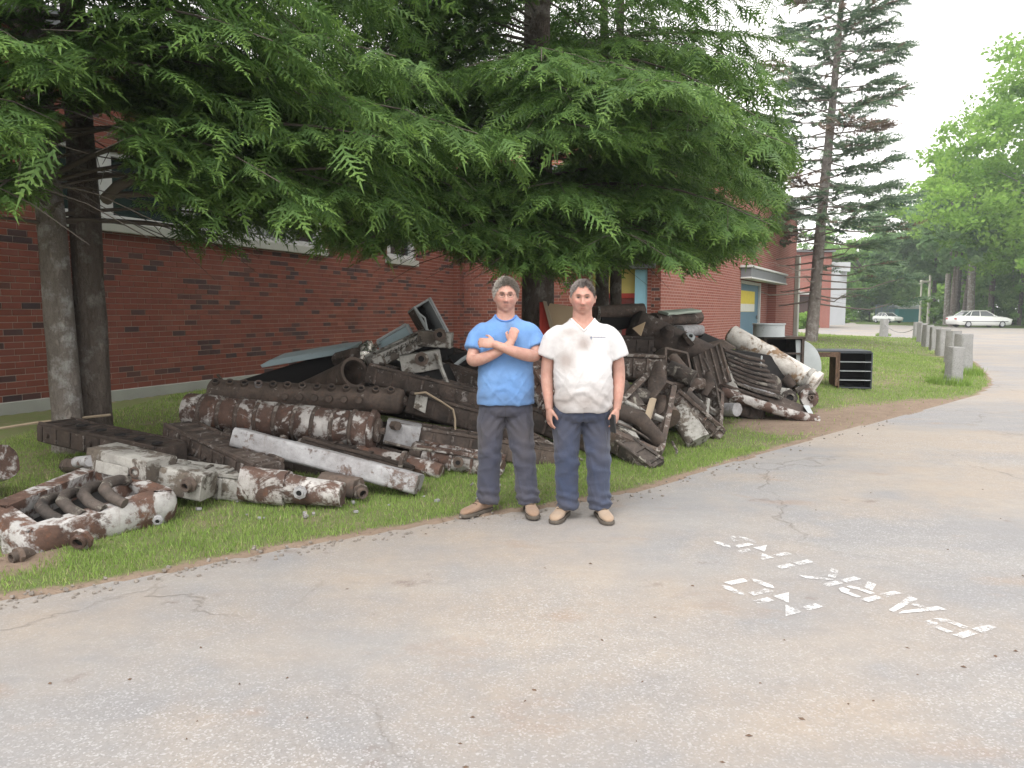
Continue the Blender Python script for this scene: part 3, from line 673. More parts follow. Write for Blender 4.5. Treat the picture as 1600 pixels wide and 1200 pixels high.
def trunk_mb(mb, pts, r, n=14, seed=0):
    """a slightly uneven trunk"""
    r_ = np.random.default_rng(seed); pts = [Vector(p) for p in pts]
    fine = []; rr = []
    for i in range(len(pts) - 1):
        for j in range(6):
            t = j / 6; fine.append(pts[i].lerp(pts[i + 1], t)); rr.append(r[i] * (1 - t) + r[i + 1] * t)
    fine.append(pts[-1]); rr.append(r[-1])
    k0 = len(mb.v); mb.tube(fine, rr, n)
    for i in range(k0, len(mb.v)):
        x, y, z = mb.v[i]; j = (i - k0) % n; c = fine[min((i - k0) // n, len(fine) - 1)]
        f = 1 + .09 * math.sin(3 * j * 2 * math.pi / n + z * .6 + seed) + r_.normal(0, .025); mb.v[i] = (c.x + (x - c.x) * f, c.y + (y - c.y) * f, z)
def hemlock(t, base, H, zlow, Lmax, nbr, rtrunk_at, seed, zmin=2.0, az_pref=None, far=False, top_sparse=6.2, keep=None, size=.31, dens=1.0):
    r = np.random.default_rng(seed); batches = {}; limb = MB(); P_, D_, U_, S_, K_ = [], [], [], [], []
    for b in range(nbr):
        f = (b + r.uniform(-.4, .4)) / nbr; f = min(max(f, 0), 1); z0 = zlow + (H - zlow) * f ** 1.35
        az = b * 2.399 + r.uniform(-.3, .3)
        for (a0_, pr_, sd0) in (az_pref or []):
            if r.random() < pr_: az = a0_ + r.normal(0, sd0); break
        L = Lmax * (1 - (z0 - zlow) / (H - zlow)) ** .6 * r.uniform(.72, 1.08) + .35
        if f < .05: L *= .9
        out = np.array([math.cos(az), math.sin(az), 0]); sd_ = np.array([-out[1], out[0], 0]); rise = r.uniform(.05, .32); drp = r.uniform(.10, .17) * (3.0 / max(L, 1.5))
        bow = r.uniform(-.25, .25)
        c0 = np.array(rtrunk_at(z0))
        def cur(s): return c0 + out * (s * L) + sd_ * (bow * s * s * L * .5) + np.array([0, 0, (rise * s * L - drp * (s * L) ** 2)])
        ends = .93
        while ends > .3:
            e_ = cur(ends)
            if e_[2] > zmin + .05 and (keep is None or keep(e_[None] + [[0, 0, -.08]])[0]): break
            ends -= .08
        pts = [Vector(cur(s)) for s in np.linspace(0, ends, 7)]
        r0 = (.005 + .0048 * L) * r.uniform(.7, 1.25)
        limb.tube(pts, [r0 * (1 - .82 * i / 6) for i in range(7)], 6 if not far else 4)
        dense = (1.0 if z0 < top_sparse else .30) * (.62 if out[1] > .45 else 1.0)
        step = .088 / dens / dense
        s = .10 + r.uniform(0, .05); side = 1
        while s < 1.0:
            p = cur(s); tg = cur(min(s + .04, 1.04)) - cur(s); tg /= np.linalg.norm(tg)
            side = -side; q0 = sd_ * side
            SL = (L * .42 * (1 - s) ** .8 + .28) * r.uniform(.7, 1.1); a = R(r.uniform(45, 62)); dd = tg * math.cos(a) + q0 * math.sin(a); dd[2] -= r.uniform(.02, .22)
            dd /= np.linalg.norm(dd); m = max(1, int(SL / .125))
            if SL > .7 and not far and s < ends - .1 and r.random() < .5: limb.tube([Vector(p), Vector(p + dd * SL * .5 + [0, 0, -.02]), Vector(p + dd * SL * .9 + [0, 0, -.10 * SL])], [.007, .005, .002], 3, cap=False)
            for j in range(m):
                u = (j + .35) / m; pp = p + dd * (SL * u) + np.array([0, 0, -.16 * (SL * u) ** 2])
                for sg in ((-1, 1) if j < m - 1 else (0,)):
                    nd = dd + np.cross(dd, [0, 0, 1]) * sg * r.uniform(.5, 1.0); nd = nd + np.array([0, 0, -r.uniform(-.02, .42)])
                    P_.append(pp + r.normal(0, .02, 3)); D_.append(nd + r.normal(0, .16, 3)); U_.append(np.array([r.normal(0, .38), r.normal(0, .38), 1])); S_.append(size * r.uniform(.5, 1.2) * (1.15 if j == m - 1 else 1))
            s += step / L * r.uniform(.7, 1.3) * (1.0 + .2 * L)
        p = cur(.95); tg = cur(1.0) - cur(.9)
        P_.append(p); D_.append(tg + np.array([0, 0, -.02])); U_.append(np.array([0, 0, 1.])); S_.append(size * 1.1)
    P_ = np.array(P_); D_ = np.array(D_); U_ = np.array(U_); S_ = np.array(S_)
    k = P_[:, 2] > zmin + r.uniform(-.15, .3, len(P_))
    if keep is not None: k &= keep(P_) & keep(P_ + D_ / np.linalg.norm(D_, axis=1)[:, None] * S_[:, None] * .55 + [0, 0, -.04])
    P_, D_, U_, S_ = P_[k], D_[k], U_[k], S_[k]
    pr = HPF if far else HP; wh = r.integers(0, len(pr), len(P_)); bt = []
    for i, q_ in enumerate(pr):
        s_ = wh == i
        if s_.any(): bt.append(place(q_, P_[s_], D_[s_], U_[s_], S_[s_]))
    foliage_part('crown', bt, M_HEM, t); limb.part('limbs', M_TWIG, t, kind='stuff', smooth=80)
    return len(P_)
def pix(Pn):
    """where points of the crown stand as seen by the photographer (used to prune low boughs)"""
    d = Pn - np.array([0, 0, CAMZ]); f = d[:, 1] * cp - d[:, 2] * sp_; u = d[:, 1] * sp_ + d[:, 2] * cp
    return 800 + F * d[:, 0] / np.maximum(f, .01), 600 - F * u / np.maximum(f, .01)
def prune(xs, ys, soft=10):
    def fn(Pn):
        x, y = pix(Pn); lim = np.interp(x, xs, ys) + rng.normal(0, soft, len(x)); return (y < lim) & (x > -330) & (y > -420) & (Pn[:, 1] > np.where(x < 130, 4.4, 5.4))
    return fn
# --- left hemlock with two stems
b1 = G(112, 705); b2 = G(146, 697)
t = thing('hemlock_tree', 'twin stemmed hemlock with grey bark standing in front of the brick wall at left', 'tree', (b1.x, b1.y, b1.z - .05))
def stem1(z): return (b1.x - .04 * (z - .2) - (.02 * max(0, z - 2)), b1.y + .02 * z, z)
def stem2(z): return (b2.x + .02 - .005 * z, b2.y + .06 - .01 * z, z)
ma = MB(); trunk_mb(ma, [(b1.x, b1.y, -.05), stem1(.6), stem1(2.4), stem1(5), stem1(9)], [.165, .135, .12, .10, .04], 16, 1)
ma.part('trunk', M_BARK, t, smooth=80, label='paler grey stem with peeling scaly bark')
mb = MB(); trunk_mb(mb, [(b2.x + .02, b2.y + .05, -.05), stem2(.6), stem2(2.4), stem2(5), stem2(9.5)], [.175, .145, .13, .10, .04], 16, 2)
mb.part('trunk', M_BARKD, t, smooth=80, label='darker brown stem')
kl = prune([-400, -50, 0, 60, 100, 175, 200, 300, 430, 520, 640, 900], [300, 330, 335, 322, 170, 175, 292, 385, 375, 345, 330, 300])
n1 = hemlock(t, b1, 13, 2.35, 4.2, 142, lambda z: stem1(z), 3, 2.2, [(R(5), .34, .40), (R(-45), .42, .4), (R(-110), .45, .45)], keep=kl, dens=1.05, top_sparse=5.3)
# big bare limbs running right from the stem under the foliage
def limb_px(pts, r0, r1, Ys):
    lb = MB()
    q_ = [P(x, y, Y) for (x, y), Y in zip(pts, Ys)]; n = len(q_); lb.tube(q_, [r0 + (r1 - r0) * i / (n - 1) for i in range(n)], 8); lb.part('bough', M_TWIG, t, smooth=80)
limb_px([(165, 312), (185, 290), (225, 274), (300, 250), (345, 215), (380, 185)], .055, .02, [7, 6.9, 6.9, 6.9, 6.8, 6.8])
limb_px([(170, 305), (230, 303), (300, 304), (345, 288), (420, 268), (520, 262)], .030, .01, [7, 6.8, 6.7, 6.6, 6.5, 6.5])
limb_px([(290, 245), (298, 232), (290, 200), (330, 140)], .035, .012, [6.9, 6.9, 6.9, 7])
limb_px([(30, 200), (32, 250), (28, 290)], .010, .005, [5.2, 5.2, 5.2])
# --- hemlock behind the two men
b3 = G(838, 640); b3.z = gz(b3.x, b3.y)
b3 = Vector((.35, 10.7, gz(.35, 10.7)))
t = thing('hemlock_tree', 'large dark hemlock with one thick trunk behind the man in the blue shirt', 'tree', b3)
mb = MB(); trunk_mb(mb, [(b3.x, b3.y, -.05), (b3.x, b3.y, 1), (b3.x, b3.y, 3), (b3.x, b3.y, 6), (b3.x, b3.y, 11)], [.28, .225, .21, .16, .04], 16, 3); mb.part('trunk', M_BARKD, t, smooth=80)
kc = prune([300, 500, 560, 600, 660, 700, 760, 800, 870, 905, 960, 1010, 1080, 1130, 1180, 1225, 1245, 1250], [300, 385, 400, 395, 380, 395, 410, 438, 446, 435, 405, 405, 425, 408, 395, 350, 250, -900])
n2 = hemlock(t, b3, 14.5, 2.2, 3.95, 165, lambda z: (b3.x, b3.y, z), 5, 2.0, [(R(-92), .24, .4), (R(-35), .22, .5), (R(195), .34, .4)], keep=kc, dens=1.0, top_sparse=5.9)
# --- hemlock with two thin stems farther back
b4 = Vector((1.80, 14.0, gz(1.80, 14.0)))
t = thing('hemlock_tree', 'slimmer hemlock with two dark stems between the big hemlock and the blue door', 'tree', b4)
mb = MB(); trunk_mb(mb, [(b4.x - .12, b4.y, -.05), (b4.x - .16, b4.y, 2), (b4.x - .2, b4.y, 8)], [.14, .125, .05], 12, 5); mb.part('trunk', M_BARKD, t, smooth=80)
mb = MB(); trunk_mb(mb, [(b4.x + .10, b4.y, -.05), (b4.x + .08, b4.y, 2), (b4.x + .1, b4.y, 9)], [.12, .105, .05], 12, 6); mb.part('trunk', M_BARKD, t, smooth=80)
kd = prune([500, 560, 700, 900, 960, 1010, 1080, 1130, 1180, 1225, 1245, 1250], [300, 380, 385, 405, 400, 405, 415, 400, 390, 340, 200, -900])
n3 = hemlock(t, b4, 10.5, 2.6, 3.6, 60, lambda z: (b4.x, b4.y, z), 9, 2.3, [(R(-30), .35, .8)], keep=kd, far=True, size=.5, dens=.85)
print('sprays', n1, n2, n3)

# --- spruce in the lawn on the right
def bushy(seed):
    a, ta = spray_proto(6, 42, .36, .085, .06, seed, 0); b, tb = spray_proto(4, 40, .26, .085, .02, seed + 5, 0)
    b = b[:, [0, 2, 1]] * [1, 1, 1]; b[:, 2] = np.abs(b[:, 2]) * .8; return np.concatenate([a, b]), np.concatenate([ta, tb])
SPP = [bushy(s) for s in (1, 2, 3)]
b5 = G(1266, 533); b5 = Vector((b5.x, b5.y, gz(b5.x, b5.y)))
t = thing('spruce_tree', 'tall thin spruce with sparse drooping boughs and dead brown patches on the right lawn', 'tree', b5)
kx = 1.25 / 16
def st5(z): return (b5.x + .055 * z, b5.y, z)
mb = MB(); trunk_mb(mb, [st5(-.1), st5(2), st5(6), st5(12), st5(20)], [.27, .23, .20, .13, .03], 14, 8); mb.part('trunk', m_bark('spruce_bark', (.17, .145, .13), (.28, .25, .23), (.34, .32, .30), 4), t, smooth=80)
r = np.random.default_rng(12); limb = MB(); G_, D_ = [], []
zs = np.concatenate([np.linspace(1.9, 5.0, 26), np.linspace(5.0, 19.5, 128)])
for i, z0 in enumerate(zs):
    az = i * 2.399 + r.uniform(-.3, .3); bare = z0 < 4.4
    L = (4.3 * (1 - z0 / 27) * r.uniform(.55, 1.08)) if z0 > 4 else r.uniform(2.2, 4.0)
    if z0 > 14.5: L *= (20 - z0) / 5.5 + .25
    out = np.array([math.cos(az), math.sin(az), 0]); c0 = np.array(st5(z0)); rise = r.uniform(-.12, .06) if z0 < 9 else r.uniform(-.05, .2)
    def cur(s): return c0 + out * s * L + np.array([0, 0, rise * s * L + .05 * (s * L) ** 2 * (1 if s > .6 else .4) - .02 * s * L * L])
    limb.tube([Vector(cur(s)) for s in np.linspace(0, .95, 6)], [.035 * (1 - .8 * j / 5) + .004 for j in range(6)], 4)
    dead = r.random() < .08; s0 = r.uniform(.38, .55) if not bare else r.uniform(.70, .85)
    if bare and out[0] < .1: s0 = 1.2
    for s in np.arange(.2, s0, .15):      # bare side twigs
        for sg in (-1, 1):
            p = cur(s); e = np.cross(out, [0, 0, 1]) * sg; limb.tube([Vector(p), Vector(p + (out * .6 + e) * r.uniform(.25, .6) + [0, 0, r.uniform(-.12, .05)])], [.008, .003], 3, cap=False)
    s = s0
    while s < 1.0:
        p = cur(s)
        for sg in (-1, 1, 0):
            e = np.cross(out, [0, 0, 1]) * sg; w_ = (1.05 - s) * L * .5 + .35
            for u in np.arange(.0, w_, .35):
                dd = out * .9 + e * .8 + np.array([0, 0, r.uniform(-.12, .18)]); pp = p + dd * u
                (D_ if (dead or r.random() < .06) else G_).append((pp + r.normal(0, .05, 3), dd + r.normal(0, .15, 3), np.array([r.normal(0, .3), r.normal(0, .3), 1]), .58 * r.uniform(.7, 1.2)))
        s += .30 / L
for nm, lst, m_, lab in (('crown', G_, M_SPR, None), ('dead_foliage', D_, M_DEADN, 'dead reddish brown boughs')):
    wh = r.integers(0, 3, len(lst)); bt = []
    for i in range(3):
        sel = [l for l, w_ in zip(lst, wh) if w_ == i]; bt.append(place(SPP[i], [l[0] for l in sel], [l[1] for l in sel], [l[2] for l in sel], [l[3] for l in sel]))
    o = foliage_part(nm, bt, m_, t)
    if lab: o['label'] = lab
limb.part('limbs', plain('spruce_twig', (.20, .17, .15), .9), t, kind='stuff', smooth=80)
print('spruce sprays', len(G_), len(D_))

# ================================================================== FAR TREES
def m_leaf(name, c0, c1, tr=.5):
    k = N(name); c = k.mix(k.attr('tone'), c0, c1)
    d = k.n('BsdfDiffuse'); k.set(d.inputs[0], c); t_ = k.n('BsdfTranslucent'); k.set(t_.inputs[0], c); m = k.n('MixShader'); m.inputs[0].default_value = tr
    k.t.links.new(d.outputs[0], m.inputs[1]); k.t.links.new(t_.outputs[0], m.inputs[2]); k.t.links.new(m.outputs[0], k.o.inputs[0]); return k.m
M_LF1 = m_leaf('bright_leaves', (.16, .30, .06), (.32, .50, .11)); M_LF2 = m_leaf('green_leaves', (.16, .30, .08), (.31, .47, .15)); M_LF3 = m_leaf('blue_green_leaves', (.17, .30, .13), (.29, .42, .20))
def leaf_cloud(c, rad, nclump, nleaf, lf, r, flat=1.0, shell=.55):
    """leaf quads gathered in clumps through a crown"""
    c = np.array(c); rad = np.array(rad); u = r.normal(0, 1, (nclump, 3)); u /= np.linalg.norm(u, axis=1)[:, None]
    q_ = shell + (1 - shell) * r.random(nclump) ** .5; lob = 1 + .28 * np.sin(u[:, 0] * 4 + c[0]) * np.sin(u[:, 2] * 5 + c[1]) + r.normal(0, .09, nclump)
    cc = c + u * rad * (q_ * lob)[:, None]; cr = rad.mean() * r.uniform(.10, .24, nclump)
    idx = r.integers(0, nclump, nleaf); o_ = r.normal(0, 1, (nleaf, 3)); o_ /= np.linalg.norm(o_, axis=1)[:, None]
    o_ *= (r.random(nleaf) ** .4)[:, None]; o_[:, 2] *= .6 * flat
    p = cc[idx] + o_ * cr[idx][:, None]; n1_ = r.normal(0, 1, (nleaf, 3)) + [0, 0, .8]; n1_ /= np.linalg.norm(n1_, axis=1)[:, None]
    a = np.cross(n1_, r.normal(0, 1, (nleaf, 3))); a /= np.linalg.norm(a, axis=1)[:, None]; b = np.cross(n1_, a); s_ = lf * r.uniform(.6, 1.3, nleaf)[:, None]
    V = np.stack([p - a * s_, p - b * s_ * .6, p + a * s_, p + b * s_ * .6], 1).reshape(-1, 3)
    tone = np.clip(.5 + .35 * r.normal(0, 1, nclump)[idx] * .6 + r.normal(0, .18, nleaf), 0, 1); return V, tone
def leaf_part(name, cl, m, parent, kind=None):
    V = np.concatenate([c[0] for c in cl]) - np.array(origin(parent)); tn = np.concatenate([c[1] for c in cl])
    return link(name, np_mesh(name, V, np.arange(len(V)).reshape(-1, 4), False, {'tone': ('FACE', tn)}), m, parent, kind)
def broadleaf(label, x, y, h, rad, m, seed, crown_low=.35, nl=9000, lf=.22, tr=.28, group=None, name='broadleaf_tree', fork=True, lean=0):
    r = np.random.default_rng(seed); t = thing(name, label, 'tree', (x, y, gz(x, y)), group)
    mb = MB(); top = h * .85
    trunk_mb(mb, [(x, y, -.1), (x + lean * .3, y, h * .25), (x + lean, y, top)], [tr * 1.2, tr, tr * .25], 10, seed)
    if fork:
        for i in range(9):
            z = h * r.uniform(crown_low * .85, .75); a = r.uniform(0, 6.283); L = rad * r.uniform(.5, .9); b = Vector((x + lean * .6, y, z))
            mb.tube([b, b + Vector((math.cos(a) * L * .5, math.sin(a) * L * .5, L * .35)), b + Vector((math.cos(a) * L, math.sin(a) * L, L * .55))], [tr * .4, tr * .25, tr * .08], 5)
    mb.part('trunk', M_BARKD if seed % 2 else M_BARK, t, smooth=80)
    zc = h * (crown_low + 1) / 2; rz = h * (1 - crown_low) / 2
    cl = [leaf_cloud((x + lean * .7, y, zc), (rad, rad, rz), int(90 + rad * 6), nl, lf, r), leaf_cloud((x + lean * .7, y, zc - rz * .35), (rad * 1.12, rad * 1.12, rz * .5), int(60 + rad * 4), int(nl * .5), lf, r)]
    leaf_part('crown', cl, m, t); return t
def XY(px, Y): return (px - 800) / F * Y
gr_ = 'broadleaved trees beyond the parking lot'
def shift_tree(px, Y, toppx): return XY(px, Y), Y, (HOR - toppx) / F * Y + CAMZ
spec = [  # px, Y, top, radius m, material, low, leaves, leaf size, label
 (1650, 74, 50, 10.5, M_LF1, .16, 26000, .24, 'tallest bright green tree on the right edge above the white car'),
 (1545, 92, 262, 6.5, M_LF1, .36, 12000, .26, 'bright green tree left of the tallest one above the white car'),
 (1500, 104, 250, 6.0, M_LF3, .40, 12000, .30, 'blue green tree with a narrow top beside the bare trunks'),
 (1455, 112, 310, 8.0, M_LF3, .30, 12000, .34, 'pale rounded tree behind the twin light poles'),
 (1395, 142, 385, 9.0, M_LF1, .12, 9000, .38, 'low light green tree behind the teal shed'),
 (1345, 128, 372, 9.0, M_LF2, .08, 9000, .38, 'mid green tree right of the grey annex siding'),
 (1300, 140, 360, 9.0, M_LF2, .10, 8000, .40, 'tree showing between the spruce trunk and the annex'),
 (1610, 96, 330, 8.0, M_LF2, .10, 12000, .28, 'dark green tree standing in shade right of the white car'),
 (1700, 84, 100, 11.0, M_LF2, .1, 9000, .35, 'dark green tree outside the right edge'),
]
for i, (px, Y, top, rad, m, low, nl, lf, lab) in enumerate(spec):
    x, y, h = shift_tree(px, Y, top); broadleaf(lab, x, y, h, rad, m, 40 + i, low, nl, lf, .30, gr_)
# bare pine trunks in the wood
for i, (px, Y, rr, tp) in enumerate([(1476, 90, .30, 250), (1490, 96, .34, 260), (1502, 92, .24, 240), (1514, 88, .36, 230), (1533, 98, .13, 330), (1590, 90, .2, 300), (1579, 96, .15, 300), (1483, 80, .17, 330)]):
    x = XY(px, Y); h = (HOR - tp) / F * Y; r = np.random.default_rng(70 + i)
    lab = ['dark straight pine trunk leftmost of the trunks above the white car', 'pine trunk second from left above the white car', 'leaning dark pine trunk in the middle above the white car', 'thickest pale pine trunk rightmost above the white car', 'thin young trunk right of the pine trunks', 'thin trunk at the right edge of the wood', 'slender shaded trunk near the right edge of the wood', 'thin pale trunk just behind the rear of the white car'][i]
    t = thing('pine_tree', lab, 'tree', (x, Y, 0), 'straight trunks in the wood'); mb = MB(); ln = [0, .4, 1.6, -.3, 0, .2, -.3, .3][i]
    trunk_mb(mb, [(x, Y, -.1), (x + ln * .4, Y, h * .4), (x + ln, Y, h)], [rr * 1.15, rr, rr * .3], 9, i); mb.part('trunk', M_BARKD if i % 3 else M_BARK, t, smooth=80)
    leaf_part('crown', [leaf_cloud((x + ln * .9, Y, h * .80), (3.0, 3.0, h * .26), 40, 3200, .30, r)], M_LF3, t)
# shrubs and undergrowth
sh = [(1332, 124, 445, 4.2, M_LF2, 'dark green bush at the left end of the parking lot'), (1312, 104, 480, 1.8, M_LF1, 'low light green bush beside the grey siding'), (1356, 126, 458, 2.6, M_LF1, 'light green bush left of the chain link fence'),
      (1457, 100, 462, 1.7, M_LF1, 'bush below the twin light poles'), (1480, 98, 470, 2.2, M_LF2, 'bush at the foot of the pine trunks'), (1545, 96, 448, 4.5, M_LF2, 'shaded bush behind the roof of the white car'), (1590, 94, 440, 4.5, M_LF2, 'large shaded bush right of the white car'),
      (1252, 70, 488, 1.2, M_LF1, 'small bush in front of the annex window'), (1620, 90, 430, 5, M_LF2, 'big bush at the right edge of the picture')]
for i, (px, Y, top, rad, m, lab) in enumerate(sh):
    x = XY(px, Y); h = (HOR - top) / F * Y + CAMZ; r = np.random.default_rng(90 + i); t = thing('bush', lab, 'bush', (x, Y, 0), 'bushes round the parking lot')
    MB().tube([(x, Y, -.05), (x, Y, h * .5)], [.08, .03], 6).part('stem', M_BARKD, t)
    leaf_part('leaves', [leaf_cloud((x, Y, h * .45), (rad, rad, h * .55), 60, 3000, .2, r, shell=.2)], m, t)
# continuous wood behind everything
r = np.random.default_rng(5); cl = []
for i in range(26):
    px = 1180 + i * 32; Y = 150 + r.uniform(-8, 18); x = XY(px, Y); h = (HOR - np.interp(px, [1180, 1300, 1400, 1460, 1560, 2000], [395, 395, 405, 350, 280, 240])) / F * Y * r.uniform(.85, 1.05)
    cl.append(leaf_cloud((x, Y, h * .5), (7, 5, h * .52), 50, 1500, .68, r, shell=.3))
t = leaf_part('distant_wood', cl, M_LF2, None, 'stuff'); t['label'] = 'distant mixed wood closing the view behind the parking lot'
r = np.random.default_rng(6); cl = []
for i in range(22):
    x = 57 + i * 1.4; Y = 98 - i * .7 + r.uniform(-2, 2); cl.append(leaf_cloud((x, Y, 1.4), (2, 1.6, 1.9), 24, 700, .26, r, shell=.2))
t = leaf_part('undergrowth', cl, M_LF2, None, 'stuff'); t['label'] = 'dark leafy undergrowth along the edge of the wood on the right'
# ================================================================== SCRAP PILE
def m_rust(name, dark, rust, flake, amount, fsc=5.0, rough=.85, orange=.25):
    """cast iron: soot and rust, with flaked paint or old plaster"""
    k = N(name); w_ = k.math('MULTIPLY', k.orand(), 30.0); p = k.co('Object')
    n1 = k.noise(4.5, 6, .7, p, w=w_); c = k.mix(k.ramp(n1, (.35, 0.0), (.65, 1.0)), dark, rust)
    c = k.mix(k.ramp(k.noise(11, 5, .75, p, w=w_), (.56, 0.0), (.70, orange)), c, (.33, .12, .05))
    c = k.mix(k.ramp(k.noise(26, 4, .7, p, w=w_), (.5, 0.0), (.75, .5)), c, tuple(x * .4 for x in dark))
    f = k.math('ADD', k.math('MULTIPLY', k.noise(fsc, 5, .62, p, w=w_, dist=.8), .8), k.math('MULTIPLY', k.noise(fsc * 7, 4, .7, p, w=w_), .2))
    e = .5 + (0.5 - amount) * .42
    fm = k.ramp(f, (e - .03, 0.0), (e - .004, .35), (e + .028, 1.0))
    fc = k.mix(k.ramp(k.noise(9, 5, .7, p, w=w_), (.35, 0.0), (.7, 1.0)), flake, tuple(x * .62 for x in flake))
    fc = k.mix(k.ramp(k.noise(18, 4, .7, p, w=w_), (.58, 0.0), (.7, .7)), fc, rust)
    c = k.mix(fm, c, fc)
    c = k.mix(k.ramp(k.noise(2.4, 5, .7, p, w=w_), (.45, 0.0), (.75, .55)), c, tuple(x * .9 for x in dark))
    st_ = k.noise(1.0, 5, .7, k.stretch(p, (26, 26, 3)), w=w_); c = k.mix(k.ramp(st_, (.56, 0.0), (.72, .45)), c, tuple(x * .8 for x in rust))
    h = k.math('ADD', k.math('MULTIPLY', fm, .5), k.noise(35, 5, .7, p, w=w_))
    return k.out(c, rough, k.bump(h, .7, .008), spec=.25)
WHT = (.60, .59, .57)
M_RW = m_rust('rusty_white_flaked_iron', (.062, .042, .035), (.142, .088, .069), (.52, .50, .48), .44, 4.6, .85, .3)
M_RWP = m_rust('pale_rusty_iron', (.07, .045, .036), (.16, .095, .072), (.50, .49, .48), .50, 3.8, .85, .3)
M_RWL = m_rust('mostly_rusty_iron', (.054, .044, .038), (.130, .098, .082), (.36, .33, .30), .36, 8)
M_PALE = m_rust('pale_plastered_iron', (.09, .065, .055), (.19, .14, .12), (.42, .42, .43), .66, 4.2, orange=.12)
M_GRAY = m_rust('grey_limed_iron', (.07, .06, .052), (.16, .135, .11), (.42, .41, .38), .58, 5, orange=.08)
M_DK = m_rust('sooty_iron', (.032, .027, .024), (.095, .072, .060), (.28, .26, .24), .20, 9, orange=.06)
M_DKR = m_rust('dark_brown_iron', (.044, .037, .033), (.135, .103, .086), (.34, .31, .29), .28, 8, orange=.12)
M_BROWN = m_rust('brown_iron', (.068, .056, .049), (.160, .120, .098), (.40, .36, .32), .20, 8, orange=.18)
M_DIRT = m_rust('ash_caked_iron', (.035, .032, .030), (.12, .098, .085), (.30, .28, .24), .36, 7, orange=.08)
M_GALV = m_sheetmetal('galvanised_sheet', (.33, .36, .37), (.42, .45, .46), .45)
M_BLSH = m_sheetmetal('pale_blue_sheet', (.30, .39, .42), (.36, .45, .48), .45)
M_WPIPE = m_rust('white_wrapped_pipe', (.12, .08, .05), (.33, .22, .13), (.70, .67, .62), .60, 3.0, .7, .15)
M_WOODP = plain('weathered_board', (.30, .24, .17), .85, var=.25, sc=5)
M_PLY = plain('plywood', (.40, .30, .19), .8, var=.12, sc=3)
M_BLACK = plain('black_soot_and_bore_shade', (.012, .011, .011), .9)  # sooty black metal; also shade painted into bores, holes and open backs
M_FOIL = N('crumpled_foil'); M_FOIL = M_FOIL.out((.75, .74, .70), .25, M_FOIL.bump(M_FOIL.noise(25, 4), .8, .02), 1.0)
PILE = 'scrapped boiler parts in the heap'
P_site, MB_site = P, MB
KX = [-150, 0, 280, 420, 560, 660, 870, 1000, 1060, 1110, 1276, 1400]; KY = [.97, .97, .99, 1.02, 1.06, 1.10, 1.18, 1.24, 1.30, 1.38, 1.50, 1.5]
KS = 1.0
def K(px): return float(np.interp(px, KX, KY))
def P(px, py, Y): return P_site(px, py, Y * K(px))
class MB(MB_site):
    """castings farther along the heap are farther off, so their sizes grow with their distance"""
    def tube(s, pts, r, *a, **k): return MB_site.tube(s, pts, [x * KS for x in r] if isinstance(r, (list, tuple)) else r * KS, *a, **k)
    def pipe(s, a, b, ro, ri, n=20): return MB_site.pipe(s, a, b, ro * KS, ri * KS, n)
    def prism(s, pts, d): return MB_site.prism(s, pts, Vector(d) * KS)
    def box(s, c, sx, sy, sz, ax=None): return MB_site.box(s, c, sx * KS, sy * KS, sz * KS, ax)
def V3(t): return P(*t)
class Scrap:
    def __init__(s, name, label, cat, at, group=PILE):
        global KS; KS = K(at[0])
        s.t = thing(name, label, cat, V3(at) if len(at) == 3 and at[0] > 30 or len(at) == 3 else at, group)
    def part(s, mb, name, m, bevel=.008, jit=0, **k): return mb.part(name, m, s.t, bevel=bevel, jitter=jit, **k)
    def port(s, at, d, r=.045, L=.07, m=None, name='port'):
        c = V3(at); d = Vector(d).normalized()
        o = MB().tube([c - d * .01, c + d * .018], r * 1.55, 8).part(name, m or M_BROWN, s.t, smooth=35)
        MB().pipe(c, c + d * L, r, r * .68, 14).part('collar', m or M_BROWN, o, smooth=35)
        MB().tube([c - d * .005, c + d * .024], r * .66, 12).part('bore', M_BLACK, o, smooth=35)  # black plug, colour standing for the shade inside the bore
        return o
def rounded(w, h, r, n=3):
    pts = []
    for cx, cy, a0 in ((w / 2 - r, h / 2 - r, 0), (-w / 2 + r, h / 2 - r, 90), (-w / 2 + r, -h / 2 + r, 180), (w / 2 - r, -h / 2 + r, 270)):
        for i in range(n + 1): a = R(a0 + 90 * i / n); pts.append((cx + r * math.cos(a), cy + r * math.sin(a)))
    return pts
def loft(mb, a, b, prof, roll=0, up=(0, 0, 1), sag=0.0, nseg=8, wob=.006, taper=1.0, seed=0):
    """rounded bar with slight waviness; prof in (side, top) metres"""
    prof = [(p_ * KS, q__ * KS) for p_, q__ in prof]; a, b = Vector(a), Vector(b); X, Y, Z = frame(a, b, roll, up); n = len(prof); v = []; f = []; r_ = random.Random(seed)
    for i in range(nseg + 1):
        t = i / nseg; c = a.lerp(b, t) + Z * (-sag * 4 * t * (1 - t)); s_ = 1 + (taper - 1) * t
        for y, z in prof: v.append(c + Y * (y * s_) + Z * (z * s_) + Vector((r_.uniform(-wob, wob), r_.uniform(-wob, wob), r_.uniform(-wob, wob))))
    for i in range(nseg):
        for k in range(n): f.append((i * n + k, i * n + (k + 1) % n, (i + 1) * n + (k + 1) % n, (i + 1) * n + k))
    f += [tuple(range(n))[::-1], tuple(range(nseg * n, (nseg + 1) * n))]
    mb.add(v, f); return X, Y, Z
